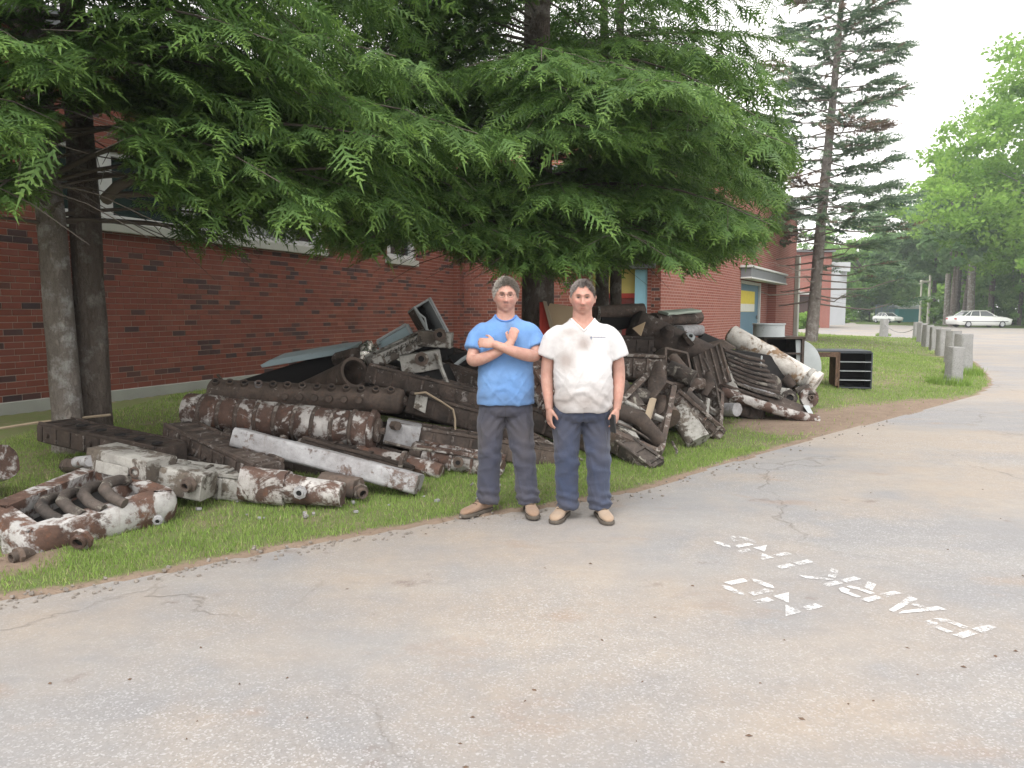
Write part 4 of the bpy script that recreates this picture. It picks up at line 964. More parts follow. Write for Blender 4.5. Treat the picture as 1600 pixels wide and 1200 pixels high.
def bar(label, a, b, h, w_, m, rnd=.3, roll=0, name='boiler_section', cat='boiler section', end=None, endm=None, endlen=.22, ribs=0, seed=0, sag=0, taper=1, up=(0, 0, 1)):
    A, B = V3(a), V3(b); s = Scrap(name, label, cat, a)
    mb = MB(); ax = loft(mb, A, B, rounded(w_, h, rnd * min(w_, h)), roll, up, sag, 10, .004, taper, seed or int(a[0])); s.part(mb, 'body', m, 0, smooth=50); s.ax = ax
    X, Y, Z = ax
    if end:
        for which in end:
            mb = MB(); q_ = (B - X * endlen, B + X * .012) if which == 'b' else (A + X * endlen, A - X * .012)
            loft(mb, q_[0], q_[1], rounded(w_ + .022, h + .022, min(.04, rnd * h)), roll, up, 0, 4, .003); s.part(mb, 'end_plate', endm or M_GRAY, 0, smooth=50)
    L_ = (B - A).length; hs, ws = h * KS, w_ * KS
    if cat == 'boiler section' and L_ > .6 and h > .1 and m is not M_PALE:
        rr_ = random.Random(int(a[0] * 7 + a[1])); fl = MB()
        for sy in (-1, 1):               # raised lip along both top edges
            loft(fl, A + X * .01 + Y * sy * (ws / 2 - .012) + Z * (hs / 2 + .002), B - X * .01 + Y * sy * (ws / 2 - .012) + Z * (hs / 2 + .002), rounded(.026, .03, .006), roll, up, 0, 8, .004)
        s.part(fl, 'lip', m, 0, smooth=50, kind='stuff')
        nr = int(L_ / .17); cb = MB(); off_ = rr_.uniform(.3, .7)
        for i in range(nr):              # cross ribs and bosses along the top and the front face
            c = A + X * ((i + off_) * L_ / nr); loft(cb, c - X * .016 + Z * (hs / 2 + .003), c + X * .016 + Z * (hs / 2 + .003), rounded(w_ - .03, .022, .006), roll, up, 0, 1, .002)
            sgn = -1 if Y.y > 0 else 1
            fc_ = c + Y * sgn * (ws / 2 + .002); loft(cb, fc_ - X * .012, fc_ + X * .012, rounded(.018, h * .78, .006), roll, up, 0, 1, .002)
            if rr_.random() < .35: q0 = fc_ + X * .07; cb.tube([q0 - Y * sgn * .01, q0 + Y * sgn * .02], .026, 10)
        s.part(cb, 'casting_ribs', m, 0, smooth=45, kind='stuff')
    if ribs:
        for i in range(ribs):
            t = (i + .7) / (ribs + .4); c = A.lerp(B, t); mb = MB(); loft(mb, c - X * .012, c + X * .012, rounded(w_ + .02, h + .02, rnd * min(w_, h)), roll, up, 0, 1, .001); s.part(mb, 'rib', m, 0, smooth=50)
    return s
def ring(label, cs, wid, dep, m, depth_dir=None, rnd=.25, inner=None, tubes=0, name='boiler_section', cat='boiler section', bars=0, seed=0, tube_m=None):
    """an open cast section: rounded frame whose face corners are cs, thickness dep behind the face"""
    ks_ = K(cs[0][0]); wid *= ks_; dep *= ks_; pts = [V3(c) for c in cs]; n0 = len(pts); cen = sum(pts, Vector()) / n0
    nrm = sum(((pts[i] - cen).cross(pts[(i + 1) % n0] - cen) for i in range(n0)), Vector()).normalized()
    if nrm.dot(Vector((0, 0, CAMZ)) - cen) < 0: nrm = -nrm
    # rounded outline
    out = []
    for i in range(n0):
        p, q_, r_ = pts[i - 1], pts[i], pts[(i + 1) % n0]; d1 = (p - q_) * rnd; d2 = (r_ - q_) * rnd
        L = min(d1.length, d2.length); d1 = d1.normalized() * L; d2 = d2.normalized() * L
        for t in (0, .33, .67, 1): a = q_ + d1 * (1 - t) ** 2 + d2 * t ** 2; out.append(a)
    n = len(out); loops = []
    def inset(w_, z):
        res = []
        for i in range(n):
            e = (out[(i + 1) % n] - out[i - 1]).normalized(); inn_ = nrm.cross(e)
            if inn_.dot(cen - out[i]) < 0: inn_ = -inn_
            res.append(out[i] + inn_ * w_ - nrm * z)
        return res
    rr = random.Random(seed + 3); 
    for w_, z in ((wid, 0), (.012, 0), (-.012, dep * .2), (-.022, dep * .5), (-.008, dep * .85), (.02, dep), (wid, dep)): loops.append([p + Vector((rr.uniform(-1, 1), rr.uniform(-1, 1), rr.uniform(-1, 1))) * .003 for p in inset(w_, z)])
    v = sum(loops, []); f = []; m_ = len(loops)
    for i in range(m_):
        j = (i + 1) % m_
        for k in range(n): f.append((i * n + k, i * n + (k + 1) % n, j * n + (k + 1) % n, j * n + k))
    s = Scrap(name, label, cat, cs[0]); mb = MB().add(v, f); s.part(mb, 'frame', m, 0, smooth=50)
    if inner:
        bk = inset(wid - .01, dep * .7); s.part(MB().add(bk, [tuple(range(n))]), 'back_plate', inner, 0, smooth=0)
    e1 = pts[1] - pts[0]; e2 = pts[2] - pts[1]
    for i in range(tubes):
        t = (i + 1) / (tubes + 1); a = pts[0].lerp(pts[1], t).lerp(cen, .16); b = pts[3].lerp(pts[2], t).lerp(cen, .12); a -= nrm * dep * .5; b -= nrm * dep * .5
        mid = a.lerp(b, .4) + nrm * dep * .35 + (pts[1] - pts[0]).normalized() * .05
        s.part(MB().tube([a, a.lerp(mid, .6) + nrm * .03, mid, mid.lerp(b, .6), b], .038, 8), 'tube', tube_m or M_DIRT, 0, smooth=60)
    for i in range(bars):
        t = (i + 1) / (bars + 1); a = pts[0].lerp(pts[3], t) - nrm * dep * .3; b = pts[1].lerp(pts[2], t) - nrm * dep * .3
        mb = MB(); loft(mb, a, b, rounded(.04, .05, .01), 0, nrm, 0, 4, .004); s.part(mb, 'crossbar', tube_m or M_DIRT, 0)
    s.n = nrm; return s
# ---- front left open section
s = ring('open rust and white boiler section with curved tubes inside, nearest the left edge', [(-28, 790, 5.0), (42, 836, 4.80), (280, 766, 5.45), (150, 720, 6.05)], .135, .24, M_RWP, rnd=.10, inner=M_BLACK, seed=1)  # black back plate puts the shade inside the frame into colour
for i_ in range(4):
    x_ = 58 + i_ * 33; y_ = 810 - i_ * 9; yy = 5.02 + i_ * .05
    s.part(MB().tube([P(x_ + 38, y_ + 4, yy + .02), P(x_ + 18, y_ - 6, yy + .05), P(x_ + 6, y_ - 18, yy + .1), P(x_ + 12, y_ - 28, yy + .2), P(x_ + 28, y_ - 33, yy + .3), P(x_ + 42, y_ - 32, yy + .42)], [.036, .040, .042, .042, .040, .038], 10), 'tube', M_DIRT, 0, smooth=70)
s.port((247, 812, 5.22), (.25, -1, -.2), .022, .03, M_PALE)
s.port((128, 842, 4.9), (-.1, -1, -.35), .05, .05, M_RW)
s = bar('short rusty pipe lying under the open section at far left', (70, 862, 5.0), (28, 868, 4.72), .09, .09, M_BROWN, .5, name='pipe', cat='pipe'); s.port((30, 868, 4.72), (-.5, -1, -.05), .035, .05, M_BROWN)
s = bar('dark square foot under the left end of the open section', (12, 838, 4.95), (16, 872, 4.85), .06, .08, M_GRAY, .2, name='iron_bracket', cat='bracket')
s = bar('rust and white rounded drum end cut by the left edge', (-90, 748, 5.9), (6, 722, 5.75), .27, .27, M_RW, .45, name='boiler_drum', cat='boiler drum')
MB().tube([P(-120, 688, 7.2), P(60, 660, 7.3), P(173, 648, 7.35)], .014, 6).solo('wooden_pole', M_WOODP, 'long thin bleached pole lying across the left tree trunks', 'pole', P(173, 648, 7.35))
# ---- dark section with port plate
s = bar('sooty dark boiler section with oval holes lying left of the limed one', (86, 672, 7.0), (268, 712, 6.35), .17, .34, M_DK, .12)
for i, (x, y, Y) in enumerate([(128, 672, 6.72), (158, 679, 6.62), (188, 686, 6.52), (218, 693, 6.42), (246, 699, 6.34)]):
    c = P(x, y - 6, Y - .02); MB().tube([c, c + Vector((0, 0, .014))], .045, 12, flat=1).part('hole', M_BLACK, s.t)  # black discs laid on top, painted as the dark of holes
mb = MB(); loft(mb, P(160, 712, 6.0), P(252, 734, 5.75), rounded(.30, .175, .015), 0, (0, 0, 1), 0, 4, .004); pl_ = s.part(mb, 'end_plate', M_GRAY, 0, smooth=50); s.port((216, 735, 5.70), (-.15, -1, -.12), .042, .05)
mb = MB(); loft(mb, P(150, 728, 5.74), P(200, 740, 5.66), rounded(.012, .09, .003), 0, (0, 0, 1), 0, 1, .001); s.part(mb, 'rib', M_GRAY, 0)
s = bar('stubby pipe end with white paint chip beside the sooty section', (104, 728, 6.3), (142, 726, 5.95), .12, .12, M_DKR, .5, name='pipe', cat='pipe'); mb = MB(); mb.tube([P(120, 722, 5.96), P(141, 720, 5.84)], .045, 10); s.part(mb, 'collar', M_PALE, 0)
# ---- limed section with port
s = bar('limed grey boiler section with one port, bottom of the stack left of centre', (262, 745, 6.15), (408, 764, 5.95), .21, .30, M_GRAY, .25)
mb = MB(); loft(mb, P(252, 744, 5.85), P(326, 760, 5.72), rounded(.22, .20, .02), 0, (0, 0, 1), 0, 4, .004); s.part(mb, 'end_plate', M_GRAY, 0, smooth=50); s.port((296, 757, 5.64), (-.25, -1, -.1), .040, .06)
s = bar('black beam bridging behind the limed section', (215, 700, 6.9), (420, 752, 6.2), .14, .25, M_DK, .15)
# ---- dark rounded with rust white nose
s = bar('black rounded boiler section ending in a rust and white nose', (278, 678, 7.0), (420, 745, 6.0), .22, .30, M_DKR, .22)
mb = MB(); A_, B_ = P(380, 755, 5.85), P(536, 773, 5.55)
loft(mb, A_, A_.lerp(B_, .45), rounded(.22, .27, .08), 0, (0, 0, 1), 0, 5, .006); loft(mb, A_.lerp(B_, .42), B_, rounded(.22, .235, .10), 0, (0, 0, 1), 0, 6, .008, .8); s.part(mb, 'nose', M_RW, 0, smooth=55)
s.port((469, 769, 5.56), (-.05, -1, -.05), .034, .035, M_PALE)
s = bar('brown pipe stub with open mouth right of the rust and white nose', (505, 752, 5.95), (560, 763, 5.75), .15, .17, M_BROWN, .35, name='pipe', cat='pipe'); s.port((563, 768, 5.7), (.6, -.9, -.15), .04, .06)
# ---- pale slab
s = bar('long pale slab shaped section resting aslant on the front of the heap', (372, 683, 6.45), (655, 757, 5.72), .165, .26, M_PALE, .2, roll=R(-12), seed=4)
# ---- big header
a, b = (292, 640, 7.35), (582, 672, 6.70); A, B = P(*a), P(*b)
s = Scrap('boiler_header', 'largest rust brown header tube with white flakes and a row of nipples below', 'boiler header', a); X, Y, Z = frame(A, B)
for i in range(10):
    p, q_ = A.lerp(B, i / 10), A.lerp(B, (i + 1) / 10 - .008); r_ = .165 + .006 * math.sin(i * 2.3)
    mb = MB().tube([p, p + X * .015, q_ - X * .03, q_], [r_ * .93, r_, r_ * 1.01, r_ * .93], 20); s.part(mb, 'barrel', M_RW, 0, smooth=50)
    if i: mb = MB().tube([p - X * .022, p - X * .012, p + X * .012, p + X * .022], [r_ * .98, r_ * 1.06, r_ * 1.06, r_ * .98], 20); s.part(mb, 'collar', M_RWL, 0, smooth=50)
    d = (-Z * .95 - Y * .1 + Vector((0, -.35, 0))).normalized(); c = p.lerp(q_, .5) + d * .14
    nb = MB().tube([c, c + d * .05, c + d * .055, c + d * .075, c + d * .08, c + d * .12], [.046, .046, .060, .060, .044, .044], 12); o = s.part(nb, 'nipple', M_RWL, 0, smooth=40)
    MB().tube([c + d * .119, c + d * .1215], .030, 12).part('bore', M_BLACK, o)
mb = MB().tube([B - X * .02, B + X * .03], .20, 8); s.part(mb, 'end_flange', M_RW, .006, smooth=30)
mb = MB().tube([B + X * .028, B + X * .07], .12, 12); s.part(mb, 'end_cap', M_RWL, .006, smooth=30)
mb = MB().tube([B + X * .06, B + X * .12], .035, 6); s.part(mb, 'plug', M_BROWN, .004, smooth=30)
# ---- second header
a, b = (330, 612, 8.1), (632, 627, 7.25); A, B = P(*a), P(*b); X, Y, Z = frame(A, B)
s = Scrap('boiler_header', 'grey brown header tube with two rows of open nipples behind the flaked one', 'boiler header', a)
s.part(MB().tube([A, A + X * .02, B - X * .06, B - X * .02, B], [.11, .135, .135, .12, .07], 20), 'barrel', M_BROWN, 0, smooth=50)
for i in range(13):
    p = A.lerp(B, (i + .4) / 13.4); d = (Z * .75 + Vector((.15, -.62, 0))).normalized(); c = p + d * .12
    o = s.part(MB().pipe(c, c + d * .055, .040, .026, 12), 'nipple', M_BROWN if i != 3 else M_PALE, 0, smooth=40); MB().tube([c + d * .01, c + d * .035], .027, 10).part('bore', M_BLACK, o)
    if i > 4 and i < 11: d2 = (Vector((0, -1, .05)) + X * .1).normalized(); c = p + d2 * .12; s.part(MB().tube([c, c + d2 * .06], [.040, .034], 12), 'boss', M_BROWN, 0, smooth=40)
s.part(MB().tube([B - X * .01, B + X * .03, B + X * .05, B + X * .09], [.05, .05, .03, .03], 8), 'plug', M_RWL, 0, smooth=35)
# ---- big open pipe
A, B = P(425, 640, 9.3), P(554, 582, 7.75); s = Scrap('pipe', 'wide brown pipe with its open round mouth facing the road', 'pipe', (554, 582, 7.75)); X = (B - A).normalized()
s.part(MB().pipe(A, B, .145, .128, 28), 'barrel', M_BROWN, 0, smooth=40); s.part(MB().pipe(B - X * .05, B + X * .01, .162, .13, 28), 'rim', M_BROWN, .003, smooth=40)
s.part(MB().tube([B - X * .28 + Vector((0, -.10, -.09)), B - X * .22 + Vector((.02, -.2, -.13))], .035, 10), 'nipple', M_BROWN, 0, smooth=40)
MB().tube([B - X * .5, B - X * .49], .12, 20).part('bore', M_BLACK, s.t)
# ---- dark duct with pale blue lid
s = Scrap('duct_casing', 'black tapering duct casing with a pale blue sheet metal lid at the back', 'duct', (470, 590, 8.8))
s.part(MB().prism([P(352, 601, 9.1), P(500, 556, 9.0), P(556, 552, 8.9), P(604, 575, 8.8), P(590, 622, 8.7), P(350, 622, 9.0)], (.15, .5, .02)), 'body', M_BLACK, .01)
s.part(MB().prism([P(406, 571, 8.75), P(420, 563, 8.8), P(520, 546, 8.8), P(548, 543, 8.8), P(546, 551, 8.8), P(410, 575, 8.75)], (.06, .42, .06)), 'lid', M_BLSH, .006)
s.part(MB().tube([P(340, 586, 8.9), P(352, 600, 8.8), P(378, 601, 8.7)], .018, 6), 'bent_rod', M_BROWN, 0)
s.part(MB().prism([P(546, 560, 8.5), P(556, 546, 8.4), P(562, 538, 8.4), P(568, 556, 8.3), P(560, 570, 8.3)], (.05, .25, .05)), 'hood', M_DKR, .006)
s = bar('dark pipe elbow behind the wide brown pipe', (530, 562, 8.7), (558, 556, 8.2), .18, .18, M_DKR, .5, name='pipe', cat='pipe')
# foil
rf_ = random.Random(4); mb = MB()
for i in range(26):
    c = P(576 + rf_.uniform(-14, 14), 549 + rf_.uniform(-12, 11), 8.2 + rf_.uniform(-.1, .1)); a_ = Vector((rf_.uniform(-1, 1), rf_.uniform(-1, 1), rf_.uniform(-1, 1))).normalized() * .075; b_ = Vector((rf_.uniform(-1, 1), rf_.uniform(-1, 1), rf_.uniform(-1, 1))).normalized() * .06
    mb.add([c - a_, c + b_, c + a_, c - b_], [(0, 1, 2, 3)])
o = mb.solo('foil_sheet', M_FOIL, 'crumpled shiny foil between the duct and the grey panel', 'foil', P(576, 549, 8.2), smooth=0); o['kind'] = 'stuff'
# ---- grey blue panel leaning
s = Scrap('sheet_metal', 'tilted grey blue sheet metal panel with folded edges above the heap', 'panel', (615, 530, 8.3))
pq = [P(590, 533, 8.3), P(635, 507, 8.3), P(646, 528, 8.2), P(599, 553, 8.2)]
s.part(MB().prism(pq, (.02, .03, .01)), 'sheet', M_BLSH, .003)
for u, v in ((0, 1), (1, 2), (0, 3)): s.part(MB().tube([pq[u] + Vector((0, -.02, 0)), pq[v] + Vector((0, -.02, 0))], .018, 4), 'folded_edge', M_GALV, 0, smooth=0)
# ---- slab with scribbles
s = bar('dirty pale bar with scrawled marks and a port block at its upper end', (578, 568, 7.9), (672, 524, 8.0), .12, .22, M_GRAY, .12)
mb = MB(); loft(mb, P(655, 528, 7.95), P(706, 532, 7.8), rounded(.26, .165, .02), 0, (0, 0, 1), 0, 4, .004); s.part(mb, 'end_plate', M_GRAY, 0, smooth=50); s.port((687, 523, 7.66), (.05, -1, .05), .045, .06)
rs = random.Random(9)
for i in range(11):
    x = 600 + i * 5.6; y = 556.5 - i * 2.75; q0 = P(x, y - 4, 7.77); q1 = P(x + rs.uniform(-2, 3), y + 3, 7.77); q2 = P(x + 4, y + rs.uniform(-4, 2), 7.77); s.part(MB().tube([q0, q1, q2], .004, 4), 'scrawl', M_BLACK, 0)
s.part(MB().prism([P(640, 536, 8.05), P(700, 545, 7.95), P(696, 562, 7.95), P(640, 560, 8.05)], (.05, .3, 0)), 'underside', M_BLACK, .005)
# ---- open upright duct
s = Scrap('duct_casing', 'open ended duct, black inside, sticking up highest from the heap', 'duct', (670, 500, 8.2)); q_ = [P(647, 479, 8.1), P(671, 465, 8.1), P(700, 519, 8.0), P(676, 531, 8.0)]; bk = Vector((-.12, .30, -.06)); cen = sum(q_, Vector()) / 4
for i in range(4): a_, b_ = q_[i], q_[(i + 1) % 4]; s.part(MB().prism([a_, b_, b_ + bk, a_ + bk], (cen - (a_ + b_) / 2).normalized() * .022), 'side', M_GALV if i != 3 else M_DKR, .003)
s.part(MB().add([p + bk * .9 for p in q_], [(0, 1, 2, 3)]), 'back', M_BLACK, 0)  # black sheet: shade painted across the inside of the duct
for i in (1, 3): s.part(MB().tube([q_[i], q_[(i + 1) % 4]], .016, 4), 'folded_edge', M_GALV, 0)
s.part(MB().tube([P(647, 480, 8.05), P(655, 490, 8.0), P(664, 497, 8.0), P(667, 512, 8.0)], .010, 6), 'wire', M_GALV, 0)
# ---- small block with port on a dark hood
s = Scrap('boiler_section', 'small limed block with a port sitting on a black triangular hood', 'boiler section', (655, 568, 7.6))
mb = MB(); loft(mb, P(626, 571, 7.65), P(688, 560, 7.55), rounded(.22, .19, .015), 0, (0, 0, 1), 0, 4, .004); s.part(mb, 'end_plate', M_GRAY, 0, smooth=50); s.port((659, 561, 7.42), (-.05, -1, .1), .045, .05)
s.part(MB().prism([P(640, 582, 7.6), P(684, 571, 7.5), P(700, 604, 7.4), P(650, 592, 7.5)], (.1, .35, 0)), 'hood', M_BLACK, .006)
s.part(MB().tube([P(680, 552, 7.44), P(701, 604, 7.36)], .02, 4), 'angle_iron', M_GRAY, 0)
# ---- long dark beams
bar('long rusty black beam running down to the man in blue', (578, 583, 7.75), (770, 632, 7.1), .20, .24, M_DKR, .18, seed=3)
s = bar('black beam with small grey plate and a bent wire loop', (640, 627, 7.2), (800, 672, 6.8), .20, .28, M_DK, .2)
s.part(MB().prism([P(650, 617, 7.0), P(668, 621, 6.95), P(664, 646, 6.9), P(646, 637, 6.98)], (.0, .04, 0)), 'plate', M_GRAY, .003)
s.part(MB().tube([P(648, 615, 6.95), P(665, 613, 6.9), P(690, 628, 6.88), P(708, 640, 6.85), P(711, 655, 6.82), P(711, 672, 6.8)], .011, 6), 'wire_loop', M_WOODP, 0, smooth=60)
s = bar('sooty beam with a whitewashed end block left of the blue shirted man', (604, 673, 6.9), (880, 718, 6.5), .18, .28, M_DKR, .14)
mb = MB(); X, Y, Z = s.ax; loft(mb, P(603, 672, 6.86), P(655, 682, 6.76), rounded(.30, .20, .02), 0, (0, 0, 1), 0, 5, .006); s.part(mb, 'end_plate', M_PALE, 0, smooth=50); s.part(MB().tube([P(614, 664, 6.7), P(622, 666, 6.62)], .04, 6), 'plug', M_BROWN, 0)
s = bar('mottled rust and white pipe under the sooty beam', (560, 706, 6.7), (690, 738, 6.2), .15, .16, M_RW, .5, name='pipe', cat='pipe')
s.part(MB().tube([P(628, 722, 6.34), P(634, 723, 6.32)], .10, 14), 'collar', M_RWL, 0, smooth=40)
s = bar('round nosed rust and white section ending behind the blue shirted man', (655, 710, 6.6), (785, 733, 6.15), .175, .22, M_RW, .45)
s.port((716, 722, 6.2), (-.1, -1, -.05), .030, .02, M_BROWN); s.part(MB().tube([P(648, 706, 6.6), P(664, 710, 6.52)], .10, 12), 'collar', M_DKR, 0, smooth=40)
bar('brown cylinder lying low behind the legs of the man in blue', (730, 700, 7.0), (868, 712, 6.5), .15, .18, M_BROWN, .5, name='pipe', cat='pipe')
bar('rust and white lump seen between the two men', (828, 575, 7.4), (878, 655, 6.9), .24, .22, M_RW, .35)
bar('black beam seen between the two men low down', (800, 640, 7.4), (960, 700, 6.7), .22, .30, M_DK, .2)
bar('rusty slab seen behind the knees of the man in white', (820, 690, 6.9), (900, 735, 6.4), .13, .2, M_RWL, .3)
bar('brown plate behind the waist of the man in blue', (690, 590, 7.9), (770, 615, 7.3), .30, .1, M_RWL, .1)
s = Scrap('sheet_metal', 'bent grey metal strap left of the blue sleeve', 'panel', (715, 555, 8.0)); s.part(MB().prism([P(700, 556, 8.0), P(738, 548, 7.9), P(742, 566, 7.9), P(716, 575, 7.9)], (.05, .2, 0)), 'sheet', M_BLACK, .004); s.part(MB().tube([P(702, 578, 7.8), P(722, 562, 7.8), P(745, 548, 7.8)], .02, 4), 'angle_iron', M_GALV, 0)
# fill underneath the heap
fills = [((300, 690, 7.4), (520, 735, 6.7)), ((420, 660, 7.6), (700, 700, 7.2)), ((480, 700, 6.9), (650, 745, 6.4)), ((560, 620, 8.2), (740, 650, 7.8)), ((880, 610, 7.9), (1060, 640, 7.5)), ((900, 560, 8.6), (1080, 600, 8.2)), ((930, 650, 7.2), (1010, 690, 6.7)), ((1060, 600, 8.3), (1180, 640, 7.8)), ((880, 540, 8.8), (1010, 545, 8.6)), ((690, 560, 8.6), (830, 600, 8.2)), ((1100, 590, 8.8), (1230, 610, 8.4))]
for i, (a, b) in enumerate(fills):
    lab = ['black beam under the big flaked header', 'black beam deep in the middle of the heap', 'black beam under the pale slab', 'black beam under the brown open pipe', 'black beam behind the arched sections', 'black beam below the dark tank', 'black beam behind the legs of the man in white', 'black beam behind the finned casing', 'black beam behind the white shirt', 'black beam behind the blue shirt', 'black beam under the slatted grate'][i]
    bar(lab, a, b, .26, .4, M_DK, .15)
# ---- right of the men
s = bar('grey brown board shaped section lying on the grass right of the white shirt', (940, 672, 6.6), (1026, 735, 5.95), .14, .16, M_DIRT, .10, roll=R(20))
s = ring('arched open boiler section with pale rim caked with ash, nearest on the right', [(1012, 578, 7.0), (1060, 600, 6.75), (1038, 712, 6.1), (925, 662, 6.35)], .055, .20, M_RWL, rnd=.16, inner=M_DIRT, bars=1, tube_m=M_GRAY, seed=2)
s.part(MB().tube([P(1029, 566, 6.9), P(1027, 596, 6.75), P(1018, 622, 6.7)], [.04, .085, .03], 8, flat=.5), 'lug', M_DK, 0, smooth=50)
s.part(MB().prism([P(1015, 622, 6.62), P(1023, 624, 6.6), P(1008, 678, 6.4), P(999, 676, 6.42)], (.03, .06, 0)), 'strut', M_WOODP, .004)
s.part(MB().tube([P(1030, 630, 6.9), P(1044, 655, 6.65)], [.10, .12], 12), 'tube', M_BROWN, 0, smooth=50); s.part(MB().tube([P(960, 640, 6.6), P(1000, 655, 6.4), P(1030, 690, 6.3)], .07, 10), 'tube', M_DK, 0, smooth=50)
s = bar('oval pale ended slab on edge between two arched sections', (1058, 640, 6.85), (1092, 690, 6.35), .13, .22, M_GRAY, .48, roll=R(35))
s = ring('second arched boiler section with a rounded lower corner', [(1096, 590, 7.5), (1133, 612, 7.3), (1130, 678, 6.75), (1052, 625, 7.1)], .045, .20, M_RWL, rnd=.14, inner=M_DIRT, bars=1, tube_m=M_GRAY, seed=5)
s.part(MB().tube([P(1107, 582, 7.4), P(1106, 600, 7.3), P(1100, 618, 7.25)], [.03, .07, .03], 8, flat=.5), 'lug', M_DK, 0, smooth=50)
s.part(MB().prism([P(1103, 622, 7.15), P(1109, 624, 7.15), P(1106, 652, 7.0), P(1100, 650, 7.0)], (.02, .05, 0)), 'strut', M_GRAY, .004)
s = bar('brown ribbed tube under the second arched section', (1052, 618, 7.2), (1125, 682, 6.62), .14, .16, M_RWL, .5, ribs=0)
s = ring('third arched boiler section, highest of the three open ones', [(1038, 540, 7.9), (1076, 549, 7.8), (1088, 606, 7.4), (1036, 600, 7.5)], .04, .22, M_BROWN, rnd=.10, inner=M_DIRT, bars=1, tube_m=M_GRAY, seed=7)
bar('rusty rounded section beside the right sleeve of the white shirt', (930, 572, 7.6), (1032, 575, 7.4), .24, .25, M_RWL, .3); bar('dark lumpy casting under the third arched section', (1045, 575, 7.7), (1084, 592, 7.3), .16, .2, M_DIRT, .4)
bar('curved pale topped tube right of the white shirt hem', (945, 602, 7.1), (1014, 622, 6.8), .14, .2, M_DIRT, .5); bar('black round tube below the pale topped one', (940, 622, 6.9), (1018, 652, 6.65), .17, .2, M_DK, .5, name='pipe', cat='pipe')
for i, (a_, b_, hh, ww, mm, lab) in enumerate([((970, 600, 7.0), (1000, 640, 6.7), .10, .14, M_DIRT, 'ash caked lobe inside the nearest arched section, upper left'), ((985, 650, 6.7), (1022, 690, 6.4), .10, .12, M_DIRT, 'ash caked lobe inside the nearest arched section, lower right'),
        ((1068, 612, 7.3), (1098, 640, 7.1), .10, .12, M_DIRT, 'ash caked lobe inside the second arched section'), ((1050, 558, 7.8), (1072, 585, 7.5), .10, .14, M_BROWN, 'brown lobe inside the third arched section'), ((1070, 600, 7.5), (1098, 600, 7.3), .12, .14, M_RWL, 'mottled stub above the second arched section'),
        ((1128, 575, 8.0), (1150, 625, 7.6), .10, .14, M_GRAY, 'pale edged casting between the finned casing and the grate'), ((955, 632, 6.75), (990, 690, 6.35), .08, .12, M_GRAY, 'pale scaly strip behind the phone hand')]):
    bar(lab, a_, b_, hh, ww, mm, .45, name='casting_lobe', cat='casting')
for i, (pts_, lab) in enumerate([([(945, 655, 6.5), (985, 668, 6.4), (1020, 690, 6.3)], 'thin bent rod lying across the nearest arched section'), ([(1100, 560, 7.5), (1118, 600, 7.3), (1126, 640, 7.0)], 'thin rod leaning on the finned casing'), ([(1050, 690, 6.4), (1058, 705, 6.3), (1054, 716, 6.25)], 'short bent strap dangling by the oval ended slab'),
        ([(430, 612, 7.9), (470, 600, 7.8), (520, 604, 7.7)], 'thin rod lying above the grey brown header'), ([(600, 690, 6.5), (640, 700, 6.4), (676, 704, 6.3)], 'thin rod above the mottled pipe')]):
    MB().tube([P(*q_) for q_ in pts_], .012, 6).solo('iron_rod', M_DIRT, lab, 'rod', P(*pts_[0]), 'loose rods in the heap')
# finned casing
s = Scrap('finned_casing', 'dark finned casing standing aslant with vertical ribs', 'casing', (1105, 570, 7.8)); q_ = [P(1080, 560, 7.9), P(1124, 538, 7.8), P(1140, 596, 7.5), P(1092, 612, 7.55)]
s.part(MB().prism(q_, (.10, .30, 0)), 'body', M_DK, .006)
for i in range(5): t = (i + .3) / 5; s.part(MB().tube([q_[0].lerp(q_[1], t) + Vector((0, -.01, 0)), q_[3].lerp(q_[2], t) + Vector((0, -.015, 0))], .016, 5), 'fin', M_DKR, 0)
s.part(MB().tube([q_[1], q_[2]], .024, 5), 'edge', M_RWL, 0)
# tank
A, B = P(985, 506, 8.9), P(1122, 572, 7.9); X = (B - A).normalized(); s = Scrap('tank', 'smooth dark cylindrical tank with a pale threaded port sloping down to the right', 'tank', (1050, 540, 8.4))
s.part(MB().tube([A, A + X * .06, B - X * .06, B], [.12, .185, .185, .13], 24), 'shell', M_DK, 0, smooth=50)
o = s.port((1078, 527, 8.05), (.1, -1, .55), .035, .05, M_GALV); s.part(MB().tube([P(1073, 532, 8.12), P(1078, 528, 8.06)], .085, 14), 'boss', M_DK, 0, smooth=40)
s.part(MB().tube([P(1042, 520, 8.3), P(1046, 512, 8.22)], [.08, .05], 10), 'boss', M_DK, 0, smooth=50)
s = bar('brown capped pipe lying on top of the heap behind the white shirt', (925, 489, 9.1), (1004, 484, 9.0), .16, .2, M_BROWN, .5, name='pipe', cat='pipe'); s.part(MB().prism([P(936, 492, 9.0), P(1000, 492, 9.0), P(985, 512, 9.0), P(950, 520, 9.0)], (0, .3, 0)), 'funnel', M_BLACK, .006); s.part(MB().tube([P(934, 491, 8.95), P(937, 491, 8.94)], .092, 14), 'collar', M_GRAY, 0, smooth=40)
s = bar('scorched lagged pipe with a pale green strip on top', (1020, 500, 9.3), (1090, 496, 9.2), .17, .2, M_DKR, .5, name='pipe', cat='pipe'); mb = MB(); loft(mb, P(1036, 489, 9.15), P(1088, 485, 9.1), rounded(.16, .03, .01), R(10)); s.part(mb, 'lagging', plain('pale_green_lagging', (.36, .42, .36), .8), 0)
s = bar('short whitish pipe just above the tank port', (1058, 518, 9.1), (1090, 516, 9.1), .14, .2, M_PALE, .45, name='pipe', cat='pipe')
s.part(MB().prism([P(988, 513, 8.6), P(1008, 503, 8.6), P(1001, 525, 8.5)], (.01, .02, 0)), 'wood_scrap', M_PLY, 0) if False else None
